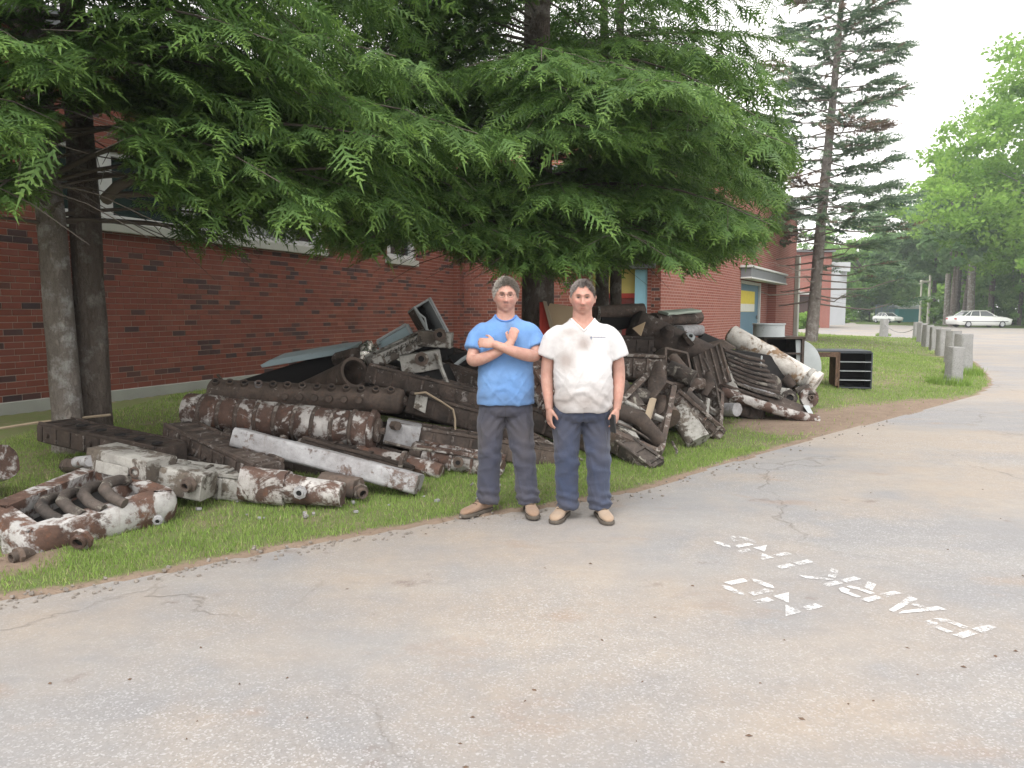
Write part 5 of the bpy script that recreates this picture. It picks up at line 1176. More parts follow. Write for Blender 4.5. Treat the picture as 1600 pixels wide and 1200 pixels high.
MB().prism([P(988, 513, 8.55), P(1008, 503, 8.5), P(1001, 525, 8.45)], (.01, .02, 0)).solo('wood_scrap', M_PLY, 'small triangle of tan board leaning on the dark tank', 'board', P(1001, 525, 8.5))
mb = MB().prism([P(1088, 536, 8.9), P(1100, 522, 8.9), P(1128, 534, 8.8), P(1098, 538, 8.8)], (.05, .3, .02)); mb.solo('sheet_scrap', M_BLACK, 'jagged black sheet scrap between the tank and the white pipe', 'sheet metal', P(1100, 530, 8.9))
mb = MB().prism([P(1102, 541, 8.6), P(1132, 533, 8.5), P(1152, 545, 8.4), P(1116, 548, 8.5)], (.03, .2, .02)); mb.solo('sheet_scrap', M_BROWN, 'curled brown sheet scrap under the upper end of the white pipe', 'sheet metal', P(1120, 540, 8.6))
# plywood and red sheet
MB().prism([P(853, 473, 9.0), P(893, 479, 9.0), P(905, 560, 8.6), P(884, 575, 8.6)], (.02, .03, 0)).solo('plywood_sheet', M_PLY, 'tan plywood sheet leaning behind the left shoulder of the man in white', 'board', P(870, 530, 8.9))
s = Scrap('frame_panel', 'red panel in a pale wooden frame between the two men', 'panel', (856, 510, 8.8)); s.part(MB().prism([P(843, 472, 8.95), P(849, 472, 8.95), P(868, 545, 8.7), P(843, 560, 8.7)], (.02, .03, 0)), 'panel', M_RED, 0); s.part(MB().prism([P(848, 470, 8.9), P(853, 471, 8.9), P(874, 545, 8.65), P(868, 546, 8.65)], (.01, .04, 0)), 'frame', M_WOODP, 0)
# white pipe
A, B = P(1142, 523, 8.9), P(1272, 598, 7.85); X, Y, Z = frame(A, B); s = Scrap('lagged_pipe', 'long white lagged pipe with rusty patches pointing down to the right', 'pipe', (1210, 560, 8.4))
s.part(MB().tube([A - X * .04, A, A.lerp(B, .42), A.lerp(B, .44), A.lerp(B, .5), A.lerp(B, .52), B], [.07, .115, .118, .128, .128, .118, .115], 20), 'barrel', M_WPIPE, 0, smooth=50)
s.part(MB().pipe(B - X * .03, B + X * .05, .135, .065, 14), 'flange', M_WPIPE, .006, smooth=35); MB().tube([B, B + X * .02], .066, 12).part('bore', M_BLACK, s.t)
s.part(MB().tube([B - X * .14, B - X * .07], .128, 14), 'collar', M_GRAY, .004, smooth=35)
# slatted grate
s = Scrap('grate', 'stack of grey black slats of a furnace grate below the white pipe', 'grate', (1160, 575, 8.0)); 
for i in range(8):
    y = 549 + i * 7.2; mb = MB(); loft(mb, P(1130 + i * 2, y - 4, 8.2 - i * .06), P(1192 + i * 4, y + 14 + i, 8.0 - i * .06), rounded(.10, .022, .006), R(15), sag=.02, nseg=5); s.part(mb, 'slat', M_DIRT if i % 2 else M_DK, 0, smooth=40)
s.part(MB().prism([P(1130, 545, 8.4), P(1240, 560, 8.2), P(1235, 625, 8.0), P(1150, 610, 8.1)], (.05, .2, 0)), 'back_plate', M_BLACK, 0)
s.part(MB().tube([P(1190, 556, 8.0), P(1187, 594, 7.9)], .010, 4), 'rod', M_GALV, 0)
s = bar('rust brown log like tube lying lowest at the right end', (1124, 610, 7.75), (1276, 656, 7.2), .10, .16, M_RW, .45, sag=.03); 
s = Scrap('trough', 'black iron trough with a pale upper edge above the rust brown tube', 'trough', (1200, 620, 7.6)); q_ = [P(1144, 600, 7.85), P(1210, 615, 7.65), P(1262, 636, 7.45), P(1272, 652, 7.35), P(1200, 636, 7.5), P(1140, 612, 7.75)]
s.part(MB().prism(q_, (.06, .22, -.02)), 'body', M_DK, .005); s.part(MB().tube([P(1146, 598, 7.8), P(1180, 606, 7.7), P(1212, 617, 7.6)], .012, 5), 'edge', M_PALE, 0); s.part(MB().prism([P(1255, 634, 7.4), P(1264, 634, 7.4), P(1274, 654, 7.3), P(1266, 650, 7.3)], (.02, .05, 0)), 'end_plate', M_GALV, .003)
bar('short whitish round stub under the log like tube', (1132, 640, 7.5), (1152, 640, 7.3), .13, .15, M_PALE, .5, name='pipe', cat='pipe')
# discs and valves
def disc(label, at, nrm, r, m, th=.04, half=False, hole=0, name='metal_disc'):
    c = V3(at); nrm = Vector(nrm).normalized(); s = Scrap(name, label, 'disc', at); s.part(MB().tube([c, c + nrm * th], r, 28), 'plate', m, .004, smooth=35)
    if hole: s.part(MB().pipe(c + nrm * th, c + nrm * (th + .05), hole, hole * .6, 16), 'hub', M_BROWN, .003, smooth=35)
    return s
disc('grey brown disc leaning under the grate', (1202, 602, 7.9), (-.1, -1, .25), .12, M_DIRT)
c = P(1243, 575, 9.2); pts = [c + Vector((.02 + .44 * math.cos(R(a)) * 1.0, 0, .50 * math.sin(R(a)))) for a in range(-85, 96, 12)]
s = Scrap('sheet_metal_end', 'large pale grey semicircular sheet end beside the black cabinet', 'sheet metal', (1260, 565, 9.2)); s.part(MB().prism(pts, (.02, .05, 0)), 'sheet', M_GALV, .004, smooth=35)
s = Scrap('cabinet', 'black metal cabinet with open front standing behind the white pipe', 'cabinet', (1210, 550, 9.5)); X_ = Vector((.99, .12, 0)); Y_ = Vector((-.12, .99, 0)); c = P(1212, 560, 9.5); axx = (X_, Y_, Vector((0, 0, 1)))
for nm, dx, dz, sx, sz in (('side', -.24, 0, .03, .52), ('side', .24, 0, .03, .52), ('top', 0, .26, .53, .03), ('shelf', 0, .07, .44, .02), ('shelf', 0, -.1, .44, .02)): s.part(MB().box(c + (X_ * dx + Vector((0, 0, dz))) * KS, sx, .45, sz, axx), nm, M_DK, .003)
s.part(MB().box(c + Y_ * .2 * KS, .45, .03, .5, axx), 'back', M_BLACK, 0); s.part(MB().prism([P(1190, 533, 9.2), P(1213, 560, 9.2), P(1190, 560, 9.2)], (0, .03, 0)), 'blade', M_BLSH, 0)
c = P(1201, 526, 9.4); s = Scrap('drum', 'open galvanised drum ring set on top of the black cabinet', 'drum', (1201, 526, 9.4)); s.part(MB().pipe(c, c + Vector((0, 0, .22)), .185, .18, 28), 'shell', M_GALV, 0, smooth=40); s.part(MB().pipe(c + Vector((0, 0, .21)), c + Vector((0, 0, .235)), .195, .178, 28), 'rim', M_GALV, .002, smooth=40); s.part(MB().pipe(c + Vector((0, 0, .0)), c + Vector((0, 0, .015)), .192, .178, 28), 'rim', M_GALV, .002, smooth=40)
s = Scrap('valve', 'round iron valve body with a dark bore under the end of the white pipe', 'valve', (1240, 620, 7.8))
s.part(MB().tube([P(1218, 618, 7.9), P(1232, 620, 7.75)], .085, 14), 'body', M_GRAY, .006, smooth=40); s.port((1233, 622, 7.7), (-.1, -1, .1), .055, .05, M_DIRT); s.part(MB().tube([P(1245, 612, 7.9), P(1262, 606, 7.8), P(1268, 618, 7.7)], .045, 10), 'elbow', M_DIRT, 0, smooth=50)
s.part(MB().tube([P(1225, 590, 8.1), P(1240, 604, 8.0)], [.07, .05], 10), 'bonnet', M_DK, 0, smooth=50)
disc('dark wheel with white paint splashes at the right foot of the heap', (1262, 622, 7.75), (.2, -1, .15), .10, M_RW, .06, hole=.03, name='handwheel')
P, MB, KS = P_site, MB_site, 1.0
# small rubble on the grass under the heap
rs = random.Random(2)
for i in range(26):
    px, py = rs.uniform(300, 800), 0; py = np.interp(px, [300, 800], [800, 760]) + rs.uniform(-10, 25); g = G(px, py); r_ = rs.uniform(.008, .02)
    mb = MB().box(g + Vector((0, 0, r_ * .4 + .01)), r_ * 2, r_ * 1.6, r_, frame((0, 0, 0), (rs.uniform(-1, 1), rs.uniform(-1, 1), rs.uniform(-.2, .2))))
    if i == 0: chips = MB()
    chips.add(mb.v, mb.f)
o = chips.part('paint_chips', M_PALE, kind='stuff'); o['label'] = 'small white plaster chips scattered on the grass before the heap'

# ================================================================== metal desk on the lawn
M_DKBLUE = m_sheetmetal('charcoal_steel', (.045, .05, .06), (.06, .07, .08), .5); M_WOODE = m_rust('scorched_veneer', (.06, .04, .03), (.20, .125, .085), (.3, .2, .14), .3, 5)
g = G(1316, 604); dsk = thing('steel_desk', 'charcoal steel desk with drawer bays open to the road standing alone on the lawn', 'desk', g)
c0 = G(1309, 607); sc_d = c0.y / F; Wd = 50 * sc_d; Hd = 57 * sc_d; Xd = Vector((.985, -.17, 0)); Yd = Vector((.17, .985, 0)); ad = (Xd, Yd, Vector((0, 0, 1))); Dd = .75
def dk(nm, x, y, z, sx, sy, sz, m=M_DKBLUE): return MB().box(c0 + Xd * x + Yd * y + Vector((0, 0, z)), sx, sy, sz, ad).part(nm, m, dsk, bevel=.003)
dk('side_panel', .012, Dd / 2, Hd / 2, .024, Dd, Hd, M_WOODE); dk('side_panel', Wd - .012, Dd / 2, Hd / 2, .024, Dd, Hd)
dk('back_panel', Wd / 2, Dd * .55, Hd / 2, Wd - .05, .02, Hd - .03, M_BLACK); dk('base', Wd / 2, Dd / 2, .015, Wd - .05, Dd, .02)
for i in range(1, 5): dk('drawer_rail', Wd / 2, .02, Hd * i / 4 - .012, Wd - .049, .03, .014, M_GALV if i < 4 else M_DKBLUE); dk('drawer_shelf', Wd / 2, .3, Hd * i / 4 - .02, Wd - .052, .5, .008)
dk('desktop', -.02, Dd * .55 + .05, Hd + .014, Wd * 2.0, Dd * 1.15, .026, M_DKBLUE); dk('leg_panel', -Wd * .93, Dd * .8, Hd / 2 - .002, .03, Dd * .45, Hd - .004, M_BLACK)
dk('apron', -Wd * .47, .03, Hd - .05, Wd * .93, .03, .09, M_WOODE); dk('apron', -.0 - .025, .03, Hd * .5, .05, .03, Hd - .1, M_WOODE)

# ================================================================== posts, chain, poles, shed, fence, cars
M_GRANITE = N('rough_granite'); k = M_GRANITE; p = k.co('World'); c = k.mix(k.noise(5, 5, .7, p), (.22, .22, .21), (.38, .38, .375)); c = k.mix(k.ramp(k.noise(60, 2, .6, p), (.55, 0.0), (.62, .5)), c, (.10, .10, .10)); M_GRANITE = k.out(c, .95, k.bump(k.noise(18, 5, .7, p), .8, .02), spec=.1)
posts = [(1489, 600, 542, 22, 'nearest granite post, leaning against the taller one at the lawn tip'), (1504, 583, 522, 22, 'tallest granite post behind the nearest one at the lawn tip'), (1487, 567, 517, 16, 'granite post third from the lawn tip'), (1473, 556, 514, 15, 'granite post fourth from the lawn tip'),
         (1461, 548, 511, 13, 'granite post fifth from the lawn tip'), (1449, 542, 508, 12, 'granite post sixth from the lawn tip'), (1440, 535, 505, 11, 'granite post seventh from the lawn tip'), (1433, 530, 503, 10, 'far granite post at the right end of the chain'), (1381, 526, 499, 9, 'lone granite post at the left end of the chain')]
tops = []
for i, (x, yb, yt, wpx, lab) in enumerate(posts):
    g = G(x, yb); hh = (yb - yt) * g.y / F; ww = wpx * g.y / F * (1.0 if i < 2 else 1.18); A = g + Vector((0, 0, -.05)); r_ = random.Random(i); B = g + Vector((r_.uniform(-.02, .02), 0, hh))
    mb = MB(); loft(mb, A, B, rounded(ww, ww * .85, ww * .12, 2), r_.uniform(-.3, .3), (0, 1, 0), 0, 6, ww * .035, .94, i); mb.solo('granite_post', M_GRANITE, lab, 'post', A, 'granite posts round the lawn tip', smooth=50); tops.append(g + Vector((0, 0, hh * .75)))
# chain between the two far posts
A, B = tops[-2], tops[-1]; ch = MB()
for i in range(46):
    t = i / 46; p0 = A.lerp(B, t) - Vector((0, 0, .45 * 4 * t * (1 - t))); t2 = (i + 1) / 46; p1 = A.lerp(B, t2) - Vector((0, 0, .45 * 4 * t2 * (1 - t2))); ch.tube([p0, p1], .022, 5)
ch.solo('chain', M_GRANITE, 'slack chain hanging between the two farthest granite posts', 'chain', A)
M_POLEW = plain('pale_pole', (.55, .52, .45), .7)
for x, Y, yt, yb, r_, lab in [(1448, 100, 431, 480, .22, 'taller white light pole with a side arm over the shed'), (1435, 104, 444, 480, .16, 'shorter cream light pole right of the shed')]:
    t = thing('light_pole', lab, 'light pole', (XY(x, Y), Y, 0)); xx = XY(x, Y); zt = (HOR - yt) / F * Y + CAMZ
    MB().tube([(xx, Y, -.05), (xx, Y, zt)], [r_, r_ * .7], 8).part('pole', M_POLEW, t, smooth=50)
    if yt < 440: MB().box((xx - .55, Y, zt - .8), 1.3, .3, .25).part('lamp_arm', M_POLEW, t, bevel=.03)
    else: MB().tube([(xx, Y, zt), (xx, Y, zt + .5)], [.28, .2], 8).part('lamp_head', M_POLEW, t, smooth=50)
M_TEAL = plain('teal_panel', (.03, .20, .19), .6, var=.1, sc=1)
x0, x1, Y = XY(1401, 118), XY(1437, 118), 118; t = thing('shed', 'low teal shed with a grey roof at the far end of the parking lot', 'shed', ((x0 + x1) / 2, Y, 0))
zt = (HOR - 476) / F * Y + CAMZ; mb = MB(); mb.box(((x0 + x1) / 2, Y + 1.5, .95), x1 - x0, 3, 1.9 + .1); mb.part('wall', M_TEAL, t, bevel=.02); mb = MB(); mb.prism([(x0 - .1, Y - .1, 1.96), (x1 + .1, Y - .1, 1.96), (x1 + .1, Y - .1, 2.2), (x0 - .1, Y - .1, 2.2)], (0, .1, 0)); mb.part('fascia', M_WFRAME, t)
mb = MB(); mb.prism([(x0 - .1, Y - .05, 2.21), (x0 - .1, Y + 1.6, 2.95), (x0 - .1, Y + 3.2, 2.21)], (x1 - x0 + .2, 0, 0)); mb.part('roof', M_GREY, t)
t = thing('chain_link_fence', 'grey blue chain link fence left of the teal shed', 'fence', (XY(1385, 119), 119, 0)); M_MESH = plain('fence_wire', (.22, .28, .32), .6)
xa, xb = XY(1366, 119), XY(1401, 119)
for i in range(5): xx = xa + (xb - xa) * i / 4; MB().tube([(xx, 119, -.05), (xx, 119, 2.6)], .05, 6).part('post', M_MESH, t)
fm = MB()
for i in range(26): xx = xa + (xb - xa) * i / 26; fm.tube([(xx, 119.02, .05), (xx + .14, 119.02, 2.55)], .022, 3); fm.tube([(xx + .14, 119.03, .05), (xx, 119.03, 2.55)], .022, 3)
for z in (.1, 1.3, 2.58): fm.tube([(xa, 119, z), (xb, 119, z)], .03, 4)
fm.part('wire_mesh', M_MESH, t, kind='stuff')
# guard strip of grass behind the white car
# cars ----------------------------------------------------------------
M_CARW = N('pale_car_paint'); M_CARW = M_CARW.out((.62, .64, .62), .25, spec=.6, Coat_Weight=.6); M_TYRE = plain('tyre_rubber', (.02, .02, .022), .8); M_RIM = plain('wheel_cover', (.45, .46, .48), .35, .6); M_CG = N('car_glass'); M_CG = M_CG.out((.05, .06, .065), .05, spec=.8); M_LAMP = plain('lamp_lens', (.55, .55, .52), .2); M_TAIL = plain('tail_lens', (.35, .02, .02), .3); M_TRIM = plain('black_trim', (.03, .03, .03), .6)
def sedan(label, cx, cy, rot, L=4.8, group=None, m=None):
    t = thing('parked_car', label, 'car', (cx, cy, 0), group); M_ = Matrix.Translation((cx, cy, 0)) @ Matrix.Rotation(rot, 4, 'Z') @ Matrix.Scale(L / 4.8, 4); Wc = .88
    def W(x, y, z): return M_ @ Vector((x, y, z))
    # lower body: sections along x (front at +x); each: half width, z bottom, z belt
    sec = [(-2.38, .62, .42, .70), (-2.33, .78, .32, .88), (-2.1, .86, .25, .98), (-1.5, .88, .22, 1.0), (-.6, .89, .20, .985), (.6, .89, .20, .96), (1.3, .88, .20, .93), (1.9, .85, .22, .86), (2.25, .78, .25, .76), (2.38, .62, .34, .62)]
    v = []; f = []
    for x, hw, zb, zt in sec:
        prof = [(-hw * .9, zb), (-hw, zb + .12), (-hw * 1.0, (zb + zt) / 2), (-hw * .96, zt - .06), (-hw * .86, zt), (0, zt + .03), (hw * .86, zt), (hw * .96, zt - .06), (hw, (zb + zt) / 2), (hw, zb + .12), (hw * .9, zb)]
        v += [W(x, y, z) for y, z in prof]
    n = 11
    for i in range(len(sec) - 1):
        for k_ in range(n): f.append((i * n + k_, i * n + (k_ + 1) % n, (i + 1) * n + (k_ + 1) % n, (i + 1) * n + k_))
    f += [tuple(range(n))[::-1], tuple(range((len(sec) - 1) * n, len(sec) * n))]
    MB().add(v, f).part('body', m or M_CARW, t, smooth=40)
    # cabin
    def ring_(pts, name, mm, off=0):
        v = []; f = []
        for x, hw, z in pts: v += [W(x, -hw - off, z), W(x, hw + off, z)]
        return v
    cab = [(-1.75, .70, .98), (-1.05, .60, 1.38), (-.55, .58, 1.43), (.15, .58, 1.42), (1.05, .72, .95)]
    rv = ring_([(-1.20, .60, 1.33), (-1.0, .61, 1.39), (-.5, .60, 1.44), (.1, .60, 1.43), (.25, .60, 1.37)], 'roof', None); MB().add(rv, [(2 * i, 2 * i + 2, 2 * i + 3, 2 * i + 1) for i in range(4)] ).part('roof', m or M_CARW, t, smooth=60)
    gv = [W(-1.72, -.72, .97), W(-1.72, .72, .97), W(1.02, -.74, .94), W(1.02, .74, .94), W(-1.08, -.595, 1.365), W(-1.08, .595, 1.365), W(.20, -.595, 1.385), W(.20, .595, 1.385)]
    MB().add(gv, [(0, 1, 5, 4), (2, 6, 7, 3), (0, 4, 6, 2), (1, 3, 7, 5), (4, 5, 7, 6)]).part('windows', M_CG, t, smooth=0)
    for s_ in (-1, 1):
        for (xa_, za_, xb_, zb_) in ((-1.72, .97, -1.10, 1.38), (-.38, .97, -.36, 1.40), (1.03, .94, .22, 1.39), (-1.1, 1.385, .22, 1.40), (-1.2, .97, -1.0, 1.35)):
            MB().tube([W(xa_, s_ * .735, za_), W(xb_, s_ * .605, zb_)], .035, 5).part('pillar', m or M_CARW, t)
        MB().tube([W(-1.9, s_ * .885, .55), W(1.9, s_ * .885, .52)], .03, 4).part('side_trim', M_TRIM, t)
        MB().tube([W(.75, s_ * .86, 1.0), W(.62, s_ * .98, 1.02)], .07, 6).part('mirror', m or M_CARW, t)
        MB().box(W(2.3, s_ * .58, .66), .16, .34, .15).part('headlight', M_LAMP, t, bevel=.02); MB().box(W(-2.33, s_ * .58, .74), .12, .34, .16).part('taillight', M_TAIL, t, bevel=.02)
        for xw in (-1.42, 1.42):
            o = MB().tube([W(xw, s_ * .70, .31), W(xw, s_ * .885, .31)], .315, 20).part('wheel', M_TYRE, t, smooth=40, bevel=.02); MB().tube([W(xw, s_ * .80, .31), W(xw, s_ * .895, .31)], .20, 16).part('rim', M_RIM, o, smooth=40)
    return t
cx = XY(1527, 74.5); sedan('pale cream four door sedan parked side on before the wood', cx, 74.5, R(2), 5.6)
sedan('distant white car facing the camera in front of the chain link fence', XY(1385, 108), 108, R(-80), 4.7)
# ================================================================== PEOPLE
from mathutils.bvhtree import BVHTree
def m_skin(name, base, red):
    k = N(name); p = k.co('Object'); c = k.mix(k.ramp(k.noise(26, 5, .7, p), (.3, 0.0), (.7, 1.0)), tuple(x * 1.06 for x in base), (base[0] * .86, base[1] * .72, base[2] * .72))
    c = k.mix(k.attr('flush'), c, red); c = k.mix(k.attr('brow'), c, (.16, .11, .08)); c = k.mix(k.attr('stub'), c, tuple(x * y for x, y in zip(base, (.72, .70, .72))))  # brow also carries painted shade of eyes, nostrils, mouth line and folds
    c = k.mix(k.attr('grime'), c, (.18, .12, .10))
    return k.out(c, .55, k.bump(k.noise(120, 3, .6, p), .25, .002), spec=.35, Subsurface_Weight=.12, Subsurface_Radius=(.02, .008, .004), Subsurface_Scale=.4)
def m_cloth(name, base, stain, amt, sc=3.5, weave=500, fade=None, low=None):
    k = N(name); p = k.co('Object'); n = k.noise(sc, 5, .65, p, dist=.5)
    c = k.mix(k.ramp(n, (.5 - amt * .35, 0.0), (.78, min(1, amt + .25))), base, stain)
    if fade: c = k.mix(k.ramp(k.noise(2.2, 3, .5, p), (.48, 0.0), (.7, .75)), c, fade)
    c = k.mix(k.attr('grime'), c, stain)
    return k.out(c, .92, k.bump(k.noise(22, 5, .7, p), .5, .012, k.bump(k.noise(weave, 1, .5, p), .2, .001)), spec=.1, Sheen_Weight=.15)
def remeshed(name, mb, vox, off, smooth_it=4, disp=None, cut=None):
    me = mb.mesh(name + '_raw', off, smooth=0); o = bpy.data.objects.new('tmp', me); C.objects.link(o)
    m = o.modifiers.new('r', 'REMESH'); m.mode = 'VOXEL'; m.voxel_size = vox; m.use_smooth_shade = True
    m = o.modifiers.new('s', 'SMOOTH'); m.factor = .5; m.iterations = smooth_it
    dg = bpy.context.evaluated_depsgraph_get(); dg.update(); r_ = bpy.data.meshes.new_from_object(o.evaluated_get(dg)); r_.name = name
    bpy.data.objects.remove(o); bpy.data.meshes.remove(me); nv = len(r_.vertices)
    if disp:
        co = np.empty(nv * 3, np.float32); no = np.empty(nv * 3, np.float32); r_.vertices.foreach_get('co', co); r_.vertices.foreach_get('normal', no)
        co = co.reshape(-1, 3); no = no.reshape(-1, 3); co = co + no * disp(co, no)[:, None]; r_.vertices.foreach_set('co', co.astype(np.float32).ravel())
    if cut:
        bm = bmesh.new(); bm.from_mesh(r_); bmesh.ops.delete(bm, geom=[v for v in bm.verts if cut(v.co)], context='VERTS'); bm.to_mesh(r_); bm.free()
    r_.polygons.foreach_set('use_smooth', np.ones(len(r_.polygons), bool)); r_.update(); return r_
def vcos(me):
    co = np.empty(len(me.vertices) * 3, np.float32); me.vertices.foreach_get('co', co); return co.reshape(-1, 3)
def setattr_(me, n, a): x = me.attributes.new(n, 'FLOAT', 'POINT'); x.data.foreach_set('value', np.clip(a, 0, 1).astype(np.float32))
def ell_loft(mb, rows, n=28, sup=2.3):
    """rows: (cx, cy, z, hw, hd) horizontal superellipse rings joined upward"""
    v = []; f = []
    for cx, cy, z, a, b in rows:
        for k in range(n):
            q_ = 2 * math.pi * k / n; c_, s_ = math.cos(q_), math.sin(q_); v.append((cx + a * math.copysign(abs(c_) ** (2 / sup), c_), cy + b * math.copysign(abs(s_) ** (2 / sup), s_), z))
    m = len(rows)
    for i in range(m - 1):
        for k in range(n): f.append((i * n + k, i * n + (k + 1) % n, (i + 1) * n + (k + 1) % n, (i + 1) * n + k))
    f += [tuple(range(n))[::-1], tuple(range((m - 1) * n, m * n))]; mb.add(v, f)
def smooth_rows(rows, k=4):
    out = []
    for i in range(len(rows) - 1):
        p0, p1, p2, p3 = rows[max(i - 1, 0)], rows[i], rows[i + 1], rows[min(i + 2, len(rows) - 1)]
        for j in range(k):
            t = j / k; out.append(tuple(.5 * (2 * b + (c - a) * t + (2 * a - 5 * b + 4 * c - d) * t * t + (3 * b - a - 3 * c + d) * t ** 3) for a, b, c, d in zip(p0, p1, p2, p3)))
    out.append(rows[-1]); return out
def limb3(mb, pts, n=16):
    """pts: (x,y,z,r) smooth tapering limb"""
    q_ = smooth_rows([tuple(p) for p in pts], 4); mb.tube([p[:3] for p in q_], [p[3] for p in q_], n)
def finger(mb, base, d, nrm, L, r0, curl):
    d = Vector(d).normalized(); nrm = Vector(nrm).normalized(); p = Vector(base); pts = [p - d * .02, p]; rs_ = [r0 * 1.05, r0]; a = 0
    for fr, cu in ((.45, .45), (.30, 1.0), (.25, .8)):
        a += curl * cu; dd = d * math.cos(a) + nrm * math.sin(a); p = p + dd * L * fr; pts.append(p); rs_.append(r0 * (.92 if fr > .4 else .86 if fr > .27 else .66))
    mb.tube(pts, rs_, 10)
def hand(mb, wrist, d, nrm, thumb_side, curl=.5, s=1.0, tcurl=.4, spread=.10):
    """d finger direction, nrm the way the palm faces, thumb_side unit vector across the palm"""
    w_ = Vector(wrist); d = Vector(d).normalized(); nrm = Vector(nrm); nrm = (nrm - d * nrm.dot(d)).normalized(); sd = d.cross(nrm).normalized()
    if sd.dot(Vector(thumb_side)) < 0: sd = -sd
    v = []; f = []; n = 14
    for t, a, b in ((-.02, .028, .021), (.0, .029, .020), (.03, .038, .019), (.06, .042, .018), (.085, .041, .014), (.092, .036, .010)):
        for k in range(n): q_ = 2 * math.pi * k / n; v.append(w_ + d * t * s + sd * math.cos(q_) * a * s + nrm * math.sin(q_) * b * s)
    for i in range(5):
        for k in range(n): f.append((i * n + k, i * n + (k + 1) % n, (i + 1) * n + (k + 1) % n, (i + 1) * n + k))
    f += [tuple(range(n))[::-1], tuple(range(5 * n, 6 * n))]; mb.add(v, f)
    for i, (u, L) in enumerate(((.031, .075), (.0105, .084), (-.0105, .078), (-.031, .062))):
        b = w_ + d * (.088 - abs(u + .004) * .15) * s + sd * u * s; finger(mb, b, d + sd * (u * spread * 30 * .12), nrm, L * s, .0088 * s, curl * (1 + .12 * i))
    tb = w_ + d * .018 * s + sd * .030 * s + nrm * .006 * s; td = (d * .75 + sd * .62 + nrm * .25).normalized()
    mb.tube([tb, tb + td * .030 * s, tb + td * .058 * s + nrm * .004, tb + (td * .9 + d * .3 + nrm * tcurl * .5).normalized() * .085 * s], [.015 * s, .0135 * s, .0105 * s, .0075 * s], 10)
def head_mesh(mb, c, yaw, wid=1.0, jaw=1.0, tilt=0):
    """face looks along -y before yaw; c = middle of the head"""
    nu, nv = 72, 56; v = []; f = []; M_ = Matrix.Translation(c) @ Matrix.Rotation(yaw, 4, 'Z') @ Matrix.Rotation(tilt, 4, 'X')
    g = lambda x, s_: math.exp(-(x / s_) ** 2)
    for i in range(nv + 1):
        th = math.pi * i / nv
        for j in range(nu):
            ph = 2 * math.pi * j / nu; x = math.sin(th) * math.cos(ph); y = math.sin(th) * math.sin(ph); z = math.cos(th)
            X_, Y_, Z_ = x * .078 * wid, y * .096, z * .125
            if Z_ < .0:                                   # jaw narrows, back of the skull rises
                t = min(1, -Z_ / .125); X_ *= 1 - (.26 / jaw) * t ** 1.6
                if Y_ > 0: Y_ *= 1 - .45 * t
                else: Y_ = Y_ * (1 - .02 * t) - .010 * t * (1 - abs(x))
                X_ = math.copysign(abs(X_), x) 
            else: X_ *= 1 - .04 * (Z_ / .125) ** 2
            if Y_ < -.02:                                 # the front
                k_ = min(1, (-Y_ - .02) / .05); a = abs(X_)
                d = .0
                d += .0055 * g(Z_ - .032, .010) * (g(a - .026, .022) + .5 * g(a, .012))          # brow
                d -= .0125 * g(Z_ - .012, .014) * g(a - .031, .017)                               # sockets
                d += .0015 * g(Z_ - .010, .008) * g(a - .031, .014)                               # lids
                nz = max(0, min(1, (.026 - Z_) / .058)); 
                d += (.004 + .022 * nz ** 1.3) * g(a, .0085 + .006 * nz) * (1 if -.034 < Z_ < .026 else (g(Z_ + .034, .009) if Z_ < 0 else g(Z_ - .026, .014)))
                d += .010 * g(Z_ + .034, .009) * g(a - .014, .0085)                               # wings
                d += .005 * g(Z_ + .018, .020) * g(a - .047, .017)                                # cheeks
                d -= .0050 * g(Z_ + .046, .018) * g(a - .030 - (-.046 - Z_) * .35, .005); d -= .003 * g(Z_ + .004, .004) * g(a - .031, .015); d += .003 * g(Z_ + .080, .012) * g(a - .034, .012)                               # folds
                d += .0055 * g(Z_ + .0585, .0055) * g(a, .022) + .0065 * g(Z_ + .0735, .006) * g(a, .019) - .0035 * g(Z_ + .0660, .0028) * g(a, .026)
                d -= .0035 * g(Z_ + .085, .006) * g(a, .018); d += .008 * g(Z_ + .104, .013) * g(a, .020)
                Y_ -= d * k_ * 1.55
            v.append(M_ @ Vector((X_, Y_, Z_)))
    for i in range(nv):
        for j in range(nu): f.append((i * nu + j, i * nu + (j + 1) % nu, (i + 1) * nu + (j + 1) % nu, (i + 1) * nu + j))
    mb.add(v, f)
    for s_ in (-1, 1):                                    # ears
        e = []; fr = []
        for (y, z, r_) in ((.012, .022, .007), (.020, .016, .008), (.021, .004, .008), (.015, -.012, .008), (.008, -.026, .008), (.002, -.030, .006)): e.append(M_ @ Vector((s_ * (.081 * wid + (.007 if z > -.01 else .001)), y, z))); fr.append(r_)
        mb.tube(e, fr, 8); mb.tube([M_ @ Vector((s_ * .072 * wid, .0, .012)), M_ @ Vector((s_ * .083 * wid, .012, .0)), M_ @ Vector((s_ * .074 * wid, .0, -.022))], [.006, .010, .006], 8)
    return M_
